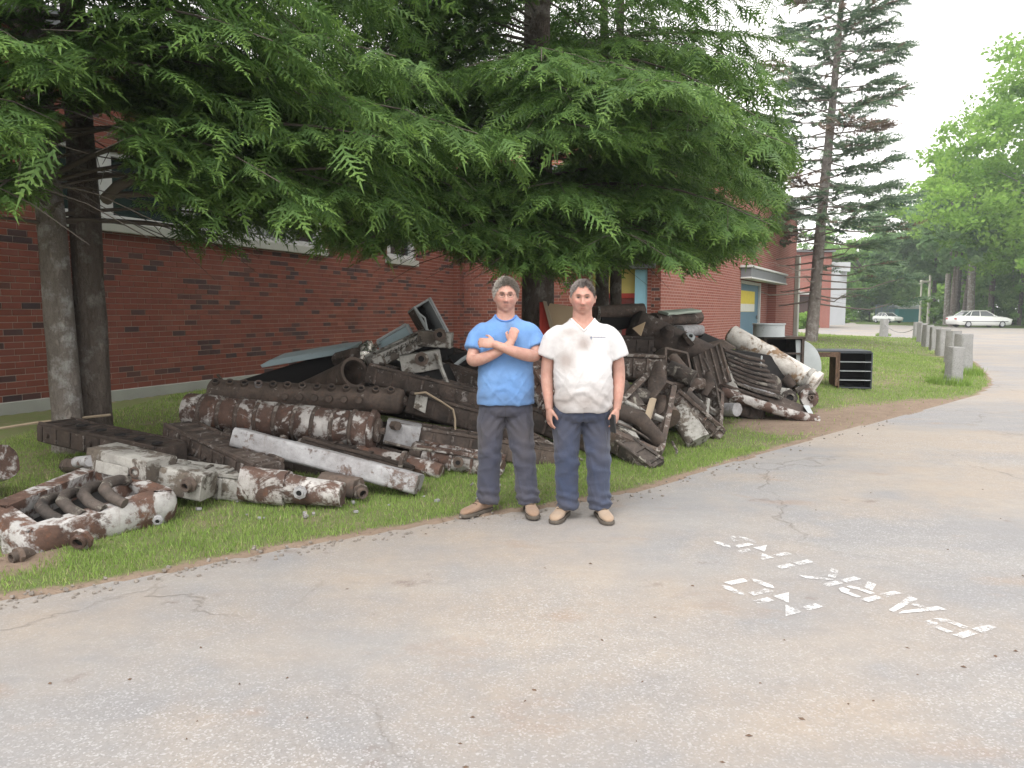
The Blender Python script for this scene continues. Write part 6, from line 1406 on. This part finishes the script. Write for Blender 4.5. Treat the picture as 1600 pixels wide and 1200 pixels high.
def paint_skin(me, M_, off, brow=.5, stub=.3, arms_grime=.25):
    co = vcos(me) + np.array(off); Mi = np.array(M_.inverted()); L = co @ Mi[:3, :3].T + Mi[:3, 3]; X_, Y_, Z_ = L.T; a = np.abs(X_); fr = Y_ < -.03; hd = (np.abs(Z_) < .14) & (a < .11)
    g = lambda x, s_: np.exp(-(x / s_) ** 2)
    fl = (.75 * g(Z_ + .0655, .0085) * g(a, .024) + .35 * g(Z_ + .02, .022) * g(a - .042, .018) + .35 * g(Z_ + .03, .016) * g(a, .014)) * fr * hd + .18 * hd
    fl = np.where(hd, fl, .12 + .15 * np.clip(vnoise(co[:, 0], co[:, 2], 14, 3), 0, 1))
    mouth = .9 * g(Z_ + .0665, .0022) * g(a, .024) * fr * hd; nos = .8 * g(Z_ + .043, .0035) * g(a - .008, .004) * fr * hd; eye = 1.1 * g(Z_ - .0125, .0042) * g(a - .031, .0135) * fr * hd + .28 * g(Z_ - .014, .010) * g(a - .029, .019) * fr * hd + .12 * g(Z_ + .004, .004) * g(a - .031, .013) * fr * hd + .25 * g(Z_ + .052 - .0 * a, .011) * g(a - .036 - (-.052 - Z_) * .3, .0045) * fr * hd  # darkening painted into mouth line, nostrils, eye sockets and cheek folds as shade
    br = brow * g(Z_ - .034 + .25 * (a - .03), .0055) * g(a - .032, .017) * fr * hd
    setattr_(me, 'flush', fl); setattr_(me, 'brow', br + mouth + nos + eye); setattr_(me, 'stub', stub * hd * ((Z_ < -.045) & (Y_ < .03)) * (1 - g(Z_ + .066, .008) * g(a, .024)))
    gr = arms_grime * np.clip(vnoise(co[:, 0] + co[:, 1], co[:, 2], 9, 9) + .2, 0, 1) * (~hd); setattr_(me, 'grime', gr)
def hair_part(body, M_, m, line=.068, side=-.01, back=-.06, n=7000, ln=.03, thick=.010, seed=1, part_x=.0, recede=.0, wid=1.0):
    """short combed hair: a low shell and many fine locks over the scalp"""
    r = np.random.default_rng(seed); mb = MB(); nu, nv = 40, 26; pts = {}
    def surf(u, ph, up): # u 0..1 polar, ph azimuth
        x, y, z = math.sin(u) * math.cos(ph), math.sin(u) * math.sin(ph), math.cos(u); s_ = 1 + up
        X_, Y_, Z_ = x * .078 * wid, y * .096, z * .125
        if Z_ < 0: t = -Z_ / .125; X_ *= 1 - .26 * t ** 1.6; Y_ *= 1 - .30 * t if Y_ > 0 else 1
        return Vector((X_, Y_, Z_)) + Vector((x, y, z)).normalized() * up
    def ulim(ph):
        fr = max(0, -math.sin(ph)); c_ = abs(math.cos(ph))   # hairline runs up over the forehead and down at the temples
        f_ = fr ** 1.2; zf = line + recede * math.exp(-((abs(math.cos(ph)) - .45) / .2) ** 2); zl = back if fr == 0 else side + (zf - side) * (f_ ** .8)
        if fr == 0: zl = back + (side - back) * c_ ** 3
        return math.acos(max(-1, min(1, zl / .125)))
    v = []; f = []
    for j in range(nu):
        ph = 2 * math.pi * j / nu; ul = ulim(ph)
        for i in range(nv): t = i / (nv - 1); v.append(M_ @ surf(ul * t, ph, thick * (1 - t ** 5) * (1 + .35 * math.sin(ph * 7 + t * 9) * .5) + .0015 - .004 * t ** 8))
    for j in range(nu):
        for i in range(nv - 1): f.append((j * nv + i, j * nv + i + 1, ((j + 1) % nu) * nv + i + 1, ((j + 1) % nu) * nv + i))
    mb.add(v, f); V = []; 
    for _ in range(n):
        ph = r.uniform(0, 2 * math.pi); ul = ulim(ph); t = math.sqrt(r.random()) * 1.0; u = ul * min(t, 1.0) ; p = surf(u, ph, thick * .75 * (1 - t ** 6)); dn = (surf(min(u + .12, 3), ph, 0) - surf(u, ph, 0)).normalized(); nn = p.normalized()
        sw = Vector((part_x, .25, .15)) if p.z > .05 else Vector((0, .35, -.6)); d = (dn * .5 + sw + nn * r.uniform(.15, .75) + Vector(r.normal(0, .22, 3))).normalized(); sd = d.cross(nn).normalized() * r.uniform(.0012, .0022); L = ln * r.uniform(.4, 1.1)
        V += [M_ @ (p - sd), M_ @ (p + sd), M_ @ (p + d * L * .6 + sd * .6 - nn * .001), M_ @ (p + d * L - nn * L * .25)]
    o = mb.part('hair', m, body, smooth=80); o2 = link('locks', np_mesh('locks', np.array([tuple(x) for x in V]) - np.array(origin(o)), np.arange(len(V)).reshape(-1, 4)), m, o, 'stuff'); return o
def m_hair(name, a, b):
    k = N(name); p = k.co('Object'); return k.out(k.mix(k.ramp(k.noise(70, 4, .7, p), (.35, 0.0), (.65, 1.0)), a, b), .55, k.bump(k.noise(150, 3, .7, k.stretch(p, (1, 1, .3))), .6, .004), spec=.35)
M_SOLE = plain('boot_sole', (.10, .085, .07), .9); M_LACE = plain('boot_laces', (.12, .09, .06), .8)
def boot(t, heel, ang, m, L=.30, w_=.052):
    """ang: direction of the toe measured from -y towards +x"""
    h = Vector(heel); d = Vector((math.sin(ang), -math.cos(ang), 0)); s_ = Vector((math.cos(ang), math.sin(ang), 0)); b = thing.__class__ and None
    mb = MB(); rows = [(-.01, .030, .085), (.02, .038, .10), (.08, .040, .118), (.12, .041, .105), (.16, .046, .082), (.21, .052, .070), (.26, .048, .064), (.295, .030, .048), (.303, .012, .035)]
    v = []; f = []; n = 16; sc_ = L / .30
    for q_, hw, top in smooth_rows(rows, 3):
        for k in range(n): a = 2 * math.pi * k / n; zz = (top - .02) / 2 + .02; v.append(h + d * q_ * sc_ + s_ * math.cos(a) * hw * (w_ / .052) + Vector((0, 0, zz + math.copysign(abs(math.sin(a)) ** .75, math.sin(a)) * (top - .02) / 2)))
    m_ = len(v) // n
    for i in range(m_ - 1):
        for k in range(n): f.append((i * n + k, i * n + (k + 1) % n, (i + 1) * n + (k + 1) % n, (i + 1) * n + k))
    f += [tuple(range(n))[::-1], tuple(range((m_ - 1) * n, m_ * n))]; mb.add(v, f)
    mb.tube([h + d * .055 + Vector((0, 0, .08)), h + d * .05 + Vector((0, 0, .17))], [.050, .050], 14)
    bo = link('boot', remeshed('boot', mb, .006, origin(t), 3), m, t)
    so = MB(); out = []
    for q_, hw in ((-.018, .02), (-.01, .034), (.03, .041), (.09, .040), (.15, .045), (.21, .055), (.26, .052), (.295, .036), (.31, .015)): out.append((q_ * sc_, hw * w_ / .052))
    loop = [h + d * q_ + s_ * hw for q_, hw in out] + [h + d * q_ - s_ * hw for q_, hw in out[::-1]]; so.prism(loop, (0, 0, .026)); so.part('sole', M_SOLE, bo, bevel=.004)
    la = MB()
    for i in range(4): c = h + d * (.165 - i * .025) * sc_ + Vector((0, 0, .082 + i * .012)); la.tube([c - s_ * .022, c + Vector((0, 0, .006)), c + s_ * .022], .0035, 5)
    la.part('laces', M_LACE, bo, kind='stuff')
def cloth_noise(fx):
    return lambda co, no: fx(co[:, 0], co[:, 1], co[:, 2], no)

def person(label, X0, Y0, ground, spec):
    t = thing('person', label, 'person', (X0, Y0, ground)); off = Vector((X0, Y0, ground)); s = spec
    o = lambda p: tuple(Vector(p[:3]) + off) + tuple(p[3:])
    # ---- skin: one continuous body
    mb = MB(); M_ = head_mesh(mb, off + Vector(s['head']), s['yaw'], s.get('wid', 1), s.get('jaw', 1), s.get('tilt', 0))
    hx, hy, hz = s['head']; nk = s['neck']
    limb3(mb, [o((hx * .3, .015, hz - .27, nk * 1.5)), o((hx * .5, .012, hz - .20, nk * 1.15)), o((hx * .8, .008, hz - .12, nk)), o((hx, hy + .012, hz - .03, nk * .98))], 20)
    ell_loft(mb, smooth_rows([o((x, y, z)) + (a * .93 - .006, b * .93 - .006) for x, y, z, a, b in s['torso']], 3))
    for a in s['arms']: limb3(mb, [o(p) for p in a], 16)
    for l in s['legs']: limb3(mb, [o((x, y, z, max(.04, r_ * .8))) for x, y, z, r_ in l], 14)
    for hnd in s['hands']: hand(mb, off + Vector(hnd['w']), hnd['d'], hnd['n'], hnd['t'], hnd.get('curl', .5), hnd.get('s', 1), hnd.get('tc', .4))
    me = remeshed('skin', mb, .0066, off, 1); body = link('body', me, s['skin'], t); paint_skin(me, M_, off, s.get('brow', .4), s.get('stub', .25), s.get('grime', .3))
    for q_ in (-1, 1):                      # eyes
        c = Vector((q_ * .031, -.0775, .0115)); e = MB(); e.tube([M_ @ (c + Vector((-.0095, .003, 0))), M_ @ (c + Vector((-.004, -.001, 0))), M_ @ (c + Vector((.004, -.001, 0))), M_ @ (c + Vector((.0095, .003, 0)))], [.001, .0030, .0030, .001], 8); eo = e.part('eye', s['eye_slit'], body, smooth=80)
        e = MB(); e.tube([M_ @ (c + Vector((0, -.0025, 0))), M_ @ (c + Vector((0, -.0048, 0)))], .0034, 10); e.part('iris', s['iris'], eo)
    for q_ in (-1, 1):
        e = MB(); e.tube([M_ @ Vector((q_ * .014, -.0985, .0300)), M_ @ Vector((q_ * .026, -.0985, .0350)), M_ @ Vector((q_ * .038, -.0930, .0350)), M_ @ Vector((q_ * .050, -.0830, .0290))], [.0015, .0030, .0028, .001], 6); e.part('eyebrow', BROW, body, smooth=80)
    if s.get('glasses'):
        gl = MB()
        for q_ in (-1, 1):
            c = Vector((q_ * .032, -.101, .009)); n_ = 14; pp = [M_ @ (c + Vector((.023 * math.cos(2 * math.pi * i / n_), .010 * abs(math.cos(2 * math.pi * i / n_)) * (1 if q_ * math.cos(2 * math.pi * i / n_) > 0 else 0), .016 * math.sin(2 * math.pi * i / n_)))) for i in range(n_ + 1)]
            gl.tube(pp, .0011, 4, cap=False); gl.tube([M_ @ Vector((q_ * .055, -.092, .014)), M_ @ Vector((q_ * .082, -.04, .014)), M_ @ Vector((q_ * .086, .01, .010))], .0011, 4)
        gl.tube([M_ @ Vector((-.010, -.102, .013)), M_ @ Vector((0, -.105, .015)), M_ @ Vector((.010, -.102, .013))], .0011, 4); gl.part('glasses', M_TRIM, body, smooth=60)
    hair_part(body, M_, s['hairm'], **s['hair'])
    # ---- shirt
    mb = MB(); ell_loft(mb, smooth_rows([o((x, y, z)) + (a, b) for x, y, z, a, b in s['torso']], 4), 36)
    for sl in s['sleeves']: limb3(mb, [o(p) for p in sl], 20)
    def dsh(co, no):
        x, y, z = co[:, 0], co[:, 1], co[:, 2]; f_ = .004 * vnoise(x * 1.0 + z * .3, z * .3 - x * .2, 13, 4, 2) + .002 * vnoise(x, z * .35 + y, 24, 8, 2)
        f_ += .006 * np.sin((z * 1.0 + .45 * np.abs(x)) * 60 + 5 * vnoise(x, z, 7, 2)) * np.exp(-((z - s['fold'][0]) / .10) ** 2) * s['fold'][1]
        rd = 1 - np.abs(vnoise(x * 1.1 + z * .45 * np.sign(x), z * .28, 9, 41, 2)) * 3.2; f_ += .0070 * np.clip(rd, 0, 1) ** 2
        rd = 1 - np.abs(vnoise(x * .45 + 3, z * 1.1 - np.abs(x) * 1.2, 12, 57, 2)) * 3.2; f_ += .0045 * np.exp(-((z - 1.0) / .22) ** 2) * np.clip(rd, 0, 1) ** 2
        return f_
    sh = link('shirt', remeshed('shirt', mb, .0095, off, 2, dsh), s['shirtm'], t)
    co = vcos(sh.data); setattr_(sh.data, 'grime', s['sgrime'](co[:, 0], co[:, 1], co[:, 2]))
    bv = BVHTree.FromObject(sh, bpy.context.evaluated_depsgraph_get()); loc = sh.matrix_world
    def onshirt(x, z, out=.001):
        h = bv.ray_cast(Vector((x, -1, z)), Vector((0, 1, 0))); return (h[0] + off + Vector((0, -out, 0))) if h[0] else off + Vector((x, -.12, z))
    bm = bmesh.new(); bm.from_mesh(sh.data); bmesh.ops.delete(bm, geom=[v for v in bm.verts if s['cut'](v.co)], context='VERTS'); bm.to_mesh(sh.data); bm.free()
    # ---- collar
    pts = []
    for x, z in s['collar']: pts.append(onshirt(x, z - .004, .002))
    mb = MB(); mb.tube(pts, .0065, 8); mb.part('collar', s['collarm'], sh, smooth=80)
    # ---- trousers
    mb = MB(); ell_loft(mb, smooth_rows([o((x, y, z)) + (a, b) for x, y, z, a, b in s['hips']], 3), 30)
    for l in s['legs']: limb3(mb, [o(p) for p in l], 22)
    def dtr(co, no):
        x, y, z = co[:, 0], co[:, 1], co[:, 2]; f_ = .003 * vnoise(x + z * .3, z * .7, 9, 14, 3); sx = np.sign(x)
        an = np.exp(-((z - .13) / .08) ** 2); f_ += .006 * an * np.sin(z * 95 + x * 22 + 4 * vnoise(x, y, 10, 3)); kn = np.exp(-((z - .46) / .10) ** 2); f_ += .005 * kn * np.sin((z + .35 * x * sx) * 62 + 3 * vnoise(x, z, 6, 7))
        cr = np.exp(-((z - .70) / .09) ** 2) * np.exp(-(x / .14) ** 2); f_ += .006 * cr * np.sin((np.abs(x) * 1.3 + z) * 75)
        rd = 1 - np.abs(vnoise(x * 1.3 + z * .35, z * .35, 9, 61, 2)) * 3.4; f_ += .008 * np.clip(rd, 0, 1) ** 2
        rd = 1 - np.abs(vnoise(x * .6 + z * .3, z * 1.2 + y * .5, 11, 71, 2)) * 3.0; f_ += .006 * np.clip(np.exp(-((z - .42) / .16) ** 2) + np.exp(-((z - .12) / .10) ** 2) * 1.3, 0, 1.4) * np.clip(rd, 0, 1) ** 2
        return f_
    tr = link('trousers', remeshed('trousers', mb, .0105, off, 2, dtr), s['trm'], t); co = vcos(tr.data); x, y, z = co.T
    g = np.clip(.85 * np.exp(-((z - .62) / .16) ** 2) * (vnoise(x, z, 5, 31) * .6 + .55) + .45 * np.exp(-(z / .2) ** 2) + .25 * vnoise(x, z, 4, 12), 0, 1) * s.get('trg', .7); setattr_(tr.data, 'grime', g)
    bt = BVHTree.FromObject(tr, bpy.context.evaluated_depsgraph_get())
    def seam(pts_, r_=.0016):
        q_ = []
        for x, z in pts_:
            h = bt.ray_cast(Vector((x, -1, z)), Vector((0, 1, 0)))
            if h[0]: q_.append(h[0] + off + Vector((0, .0004, 0)))
        if len(q_) > 1: sm.tube(q_, r_, 5)
    sm = MB(); seam([(0, .84 - i * .014) for i in range(11)])
    for q_ in (-1, 1): seam([(q_ * (.125 + i * .008), .86 - i * .020) for i in range(8)]); seam([(q_ * (.190 - i * .003), .70 - i * .03) for i in range(6)])
    sm.part('seams', M_TRIM, tr, smooth=60)
    for hp, an in s['boots']: boot(t, off + Vector(hp), an, s['bootm'])
    return t, off, onshirt, sh, body
BROW = plain('brow_hair', (.16, .115, .09), .9)
EYSLIT = plain('dark_eye_slit', (.12, .09, .08), .6); IRIS = plain('iris', (.05, .05, .055), .2)  # whites of the eyes painted dark, as the shaded slits of a squint
# man in the blue T-shirt ------------------------------------------------
Xb, Yb = (790 - 800) / F * 5.80, 5.80; zb = max(gz(Xb, Yb), 0.0)
spec1 = dict(glasses=True,
 head=(0.002, -.012, 1.648), yaw=R(2), neck=.068, wid=1.06, jaw=2.0, tilt=0,
 torso=[(0, -.005, .845, .216, .150), (0, -.012, .95, .214, .160), (0, -.012, 1.08, .208, .162), (0, -.004, 1.20, .203, .146), (0, .0, 1.31, .206, .134), (0, .004, 1.385, .204, .118), (0, .008, 1.43, .182, .104), (0, .012, 1.462, .142, .092), (0, .014, 1.49, .104, .084), (0, .016, 1.525, .078, .074)],
 arms=[[(-.165, .0, 1.385, .058), (-.205, -.01, 1.32, .055), (-.238, -.055, 1.235, .047), (-.248, -.095, 1.180, .043), (-.20, -.150, 1.185, .046), (-.10, -.190, 1.225, .040), (-.01, -.200, 1.275, .031), (.045, -.195, 1.315, .029)],
       [(.165, .0, 1.385, .058), (.205, -.01, 1.33, .055), (.226, -.05, 1.265, .047), (.222, -.10, 1.215, .044), (.16, -.190, 1.222, .047), (.06, -.245, 1.252, .041), (-.04, -.250, 1.290, .031), (-.080, -.235, 1.305, .029)]],
 hands=[dict(w=(.043, -.195, 1.318), d=(.25, .05, 1), n=(.25, .9, -.1), t=(-1, 0, 0), curl=1.25, s=.92, tc=1.2), dict(w=(-.082, -.236, 1.305), d=(-1, .22, .12), n=(.1, .9, -.3), t=(0, 0, 1), curl=.65, s=.95)],
 sleeves=[[(-.12, .0, 1.39, .070), (-.175, -.0, 1.375, .078), (-.212, -.015, 1.32, .076), (-.240, -.045, 1.250, .074)], [(.12, .0, 1.39, .070), (.175, .0, 1.375, .078), (.214, -.015, 1.33, .074), (.238, -.045, 1.270, .072)]],
 hips=[(0, .005, .93, .185, .13), (0, .004, .86, .196, .138), (0, .004, .80, .203, .138), (0, .004, .76, .190, .12)],
 legs=[[(-.098, .0, .83, .104), (-.106, .0, .72, .106), (-.118, -.005, .58, .094), (-.124, -.01, .44, .086), (-.128, .0, .30, .083), (-.132, .0, .16, .084), (-.135, -.004, .075, .083)],
       [(.098, .0, .83, .104), (.104, .0, .72, .106), (.122, -.005, .58, .095), (.138, -.01, .44, .087), (.155, .0, .30, .083), (.166, .0, .16, .083), (.172, -.004, .075, .083)]],
 boots=[((-.125, .06, -.0), R(-42)), ((.172, .08, .0), R(8))],
 skin=m_skin('fair_skin', (.47, .305, .24), (.48, .20, .165)), eye_slit=EYSLIT, iris=IRIS, hairm=m_hair('grey_brown_hair', (.20, .18, .16), (.42, .39, .35)), brow=.35, stub=.12,
 hair=dict(line=.088, side=.0, back=-.075, ln=.034, thick=.017, part_x=.35, seed=3, wid=1.04, recede=.006),
 shirtm=m_cloth('blue_cotton', (.13, .27, .55), (.11, .17, .28), .34, 3.0, fade=(.19, .34, .60)), fold=(.95, .55),
 cut=lambda c: (c.y < 0.02 and (c.x / .076) ** 2 + ((c.z - 1.522) / .050) ** 2 < 1) or c.z > 1.520,
 collar=[(.075 * math.cos(R(a)), 1.522 + .051 * math.sin(R(a))) for a in range(-176, -3, 11)], collarm=plain('blue_rib', (.085, .20, .50), .9),
 sgrime=lambda x, y, z: np.clip(.55 * np.exp(-((z - .88) / .07) ** 2) * (vnoise(x, z, 12, 6) + .6) + .8 * np.exp(-((x - .03) / .035) ** 2 - ((z - 1.43) / .03) ** 2) + .2 * vnoise(x, z, 6, 1), 0, .6),
 trm=m_cloth('worn_navy_work_trousers', (.045, .053, .085), (.095, .085, .083), .45, 2.6, fade=(.062, .074, .115)), trg=.75, bootm=m_cloth('tan_suede', (.24, .155, .105), (.34, .26, .20), .5, 9))
person('man with grey hair in a blue T-shirt standing with his arms crossed', Xb, Yb, zb, spec1)
# (rest)
# man in the dirty white V-neck -------------------------------------------
Xw, Yw = (910 - 800) / F * 5.68, 5.68
spec2 = dict(
 head=(-.002, -.015, 1.640), yaw=R(-5), neck=.072, wid=1.08, jaw=2.3, tilt=R(3),
 torso=[(.012, -.02, .815, .185, .158), (.010, -.022, .86, .212, .170), (.006, -.028, .97, .214, .182), (0, -.028, 1.08, .214, .180), (0, -.012, 1.20, .214, .160), (0, -.0, 1.30, .216, .142), (0, .004, 1.37, .210, .124), (0, .008, 1.415, .186, .108), (0, .012, 1.447, .150, .096), (0, .014, 1.475, .112, .086), (0, .016, 1.51, .084, .078)],
 arms=[[(-.175, .0, 1.37, .062), (-.222, .0, 1.30, .058), (-.250, .005, 1.20, .050), (-.262, .0, 1.10, .046), (-.262, -.02, 1.02, .045), (-.255, -.05, .93, .038), (-.250, -.065, .865, .030), (-.248, -.07, .835, .029)],
       [(.175, .0, 1.37, .062), (.225, .0, 1.30, .058), (.258, .005, 1.20, .050), (.272, .0, 1.10, .046), (.270, -.02, 1.02, .045), (.262, -.05, .93, .038), (.254, -.065, .865, .030), (.250, -.07, .835, .029)]],
 hands=[dict(w=(-.248, -.070, .838), d=(.02, -.12, -1), n=(.8, .35, 0), t=(.3, -1, 0), curl=.42, s=1.0), dict(w=(.250, -.070, .838), d=(-.06, -.10, -1), n=(-.85, .4, 0), t=(-.4, -1, 0), curl=.6, s=1.0)],
 sleeves=[[(-.12, .0, 1.375, .074), (-.182, .0, 1.36, .084), (-.226, .0, 1.30, .080), (-.262, .0, 1.21, .076)], [(.12, .0, 1.375, .074), (.182, .0, 1.36, .084), (.230, .0, 1.30, .080), (.270, .0, 1.205, .076)]],
 hips=[(0, .0, .93, .19, .14), (0, .0, .86, .205, .150), (0, .0, .79, .210, .150), (0, .0, .745, .195, .125)],
 legs=[[(-.102, .0, .81, .108), (-.108, .0, .70, .108), (-.112, -.005, .56, .096), (-.112, -.01, .42, .088), (-.108, .0, .28, .083), (-.102, .0, .15, .083), (-.100, -.004, .07, .083)],
       [(.102, .0, .81, .108), (.108, .0, .70, .108), (.116, -.005, .56, .096), (.126, -.01, .42, .088), (.132, .0, .28, .083), (.138, .0, .15, .083), (.142, -.004, .07, .083)]],
 boots=[((-.105, .09, 0), R(-22)), ((.140, .08, 0), R(9))],
 skin=m_skin('ruddy_skin', (.46, .29, .225), (.50, .19, .155)), eye_slit=EYSLIT, iris=IRIS, hairm=m_hair('dark_grey_hair', (.12, .10, .09), (.29, .265, .245)), brow=.5, stub=.18, grime=.45,
 hair=dict(line=.088, side=.005, back=-.07, ln=.026, thick=.012, part_x=-.2, seed=5, wid=1.05, recede=.022),
 shirtm=m_cloth('dirty_white_cotton', (.58, .575, .58), (.31, .27, .25), .22, 3.4), fold=(.93, .8),
 cut=lambda c: (c.y < 0.03 and c.z > 1.412 + abs(c.x) * .95) or c.z > 1.502,
 collar=[(-.086, 1.498), (-.065, 1.474), (-.04, 1.450), (-.018, 1.428), (0, 1.413), (.018, 1.428), (.04, 1.450), (.065, 1.474), (.086, 1.498)], collarm=plain('white_rib', (.70, .69, .68), .9),
 sgrime=lambda x, y, z: np.clip(1.0 * np.exp(-((x + .0) / .050) ** 2 - ((z - 1.315) / .05) ** 2) + .62 * np.exp(-((x + .10) / .08) ** 2 - ((z - 1.40) / .035) ** 2) + .85 * np.exp(-((x + .135) / .06) ** 2 - ((z - 1.19) / .07) ** 2) + .60 * np.exp(-((z - .92) / .12) ** 2) * (vnoise(x, z, 7, 16) + .7) + .20 * np.clip(vnoise(x, z, 6, 5), 0, 1), 0, .85) * (y < .05),
 trm=m_cloth('blue_work_trousers', (.042, .058, .105), (.10, .09, .088), .32, 2.4, fade=(.062, .085, .14)), trg=.55, bootm=m_cloth('sand_suede', (.30, .215, .15), (.40, .32, .25), .5, 9))
tw, offw, onshirt, shw, bodw = person('man in a dirty white V-neck T-shirt and blue trousers holding a dark phone', Xw, Yw, 0.004, spec2)
M_PRINT = plain('grey_print', (.22, .24, .30), .8)
mb = MB(); rs = random.Random(3)
for i in range(11):                       # small illegible line of print with a crest beside it
    x = .070 + i * .0085; p = onshirt(x, 1.362 - i * .0002, .0015); mb.box(p, .0058, .0015, rs.uniform(.006, .0095))
p = onshirt(.052, 1.360, .0015); mb.tube([p, p + Vector((0, -.002, 0))], .009, 8); p = onshirt(.052, 1.350, .0015); mb.box(p, .004, .0015, .014)
mb.part('print', M_PRINT, shw, kind='stuff')
c = offw + Vector((.215, -.135, .735)); MB().box(c, .014, .075, .135, frame((0, 0, 0), (.9, .35, .05))).solo('mobile_phone', M_TRIM, 'dark mobile phone held in the left hand of the man in white', 'phone', c, bevel=.005)
# ================================================================== LITTER AND HAZE
rs = random.Random(11); mb = MB()
for i in range(80):                         # bits of rust, twigs and dead leaves on the asphalt
    px, py = rs.uniform(-50, 1650), rs.uniform(700, 1200) if rs.random() < .75 else rs.uniform(620, 760); g = G0(px, py)
    if gz(g.x, g.y) > 0.001: continue
    a = rs.uniform(0, 6.28); L = rs.uniform(.004, .016); W_ = L * rs.uniform(.25, .8); d = Vector((math.cos(a), math.sin(a), 0)); e = Vector((-d.y, d.x, 0)); z = Vector((0, 0, rs.uniform(.004, .010)))
    mb.add([g - d * L, g - e * W_ + z * .4, g + d * L + z * .2, g + e * W_ + z * .3, g + z], [(0, 1, 4), (1, 2, 4), (2, 3, 4), (3, 0, 4)])
o = mb.part('road_litter', plain('rust_crumbs', (.13, .085, .06), .9, var=.5, sc=3), kind='stuff', smooth=0); o['label'] = 'rust crumbs, twigs and leaf bits scattered on the asphalt'
edge = MB()
for i in range(260):                         # loose gravel along the broken edge of the asphalt
    px = rs.uniform(-50, 1400); k_ = np.interp(px, [p[0] for p in E_PIX[:12]], [p[1] for p in E_PIX[:12]]) + rs.gauss(4, 5); g = G0(px, k_); g.z = gz(g.x, g.y); r_ = rs.uniform(.004, .012)
    edge.box(g + Vector((0, 0, r_ * .5)), r_ * 2, r_ * 1.5, r_ * 1.2, frame((0, 0, 0), (rs.uniform(-1, 1), rs.uniform(-1, 1), rs.uniform(-.4, .4))))
o = edge.part('edge_gravel', plain('dusty_gravel', (.23, .205, .18), .9), kind='stuff', smooth=0); o['label'] = 'loose gravel along the ragged edge of the asphalt'
hz = MB().box((0, 60, 19.5), 420, 330, 41.4)
k = N('haze_air'); pv = k.n('VolumePrincipled'); pv.inputs['Color'].default_value = (.86, .93, 1.0, 1); pv.inputs['Density'].default_value = .0008; k.t.links.new(pv.outputs[0], k.o.inputs['Volume'])
o = hz.part('haze', k.m, kind='stuff', smooth=0); o['label'] = 'thin pale haze lightening the far trees'
S.cycles.volume_bounces = 0
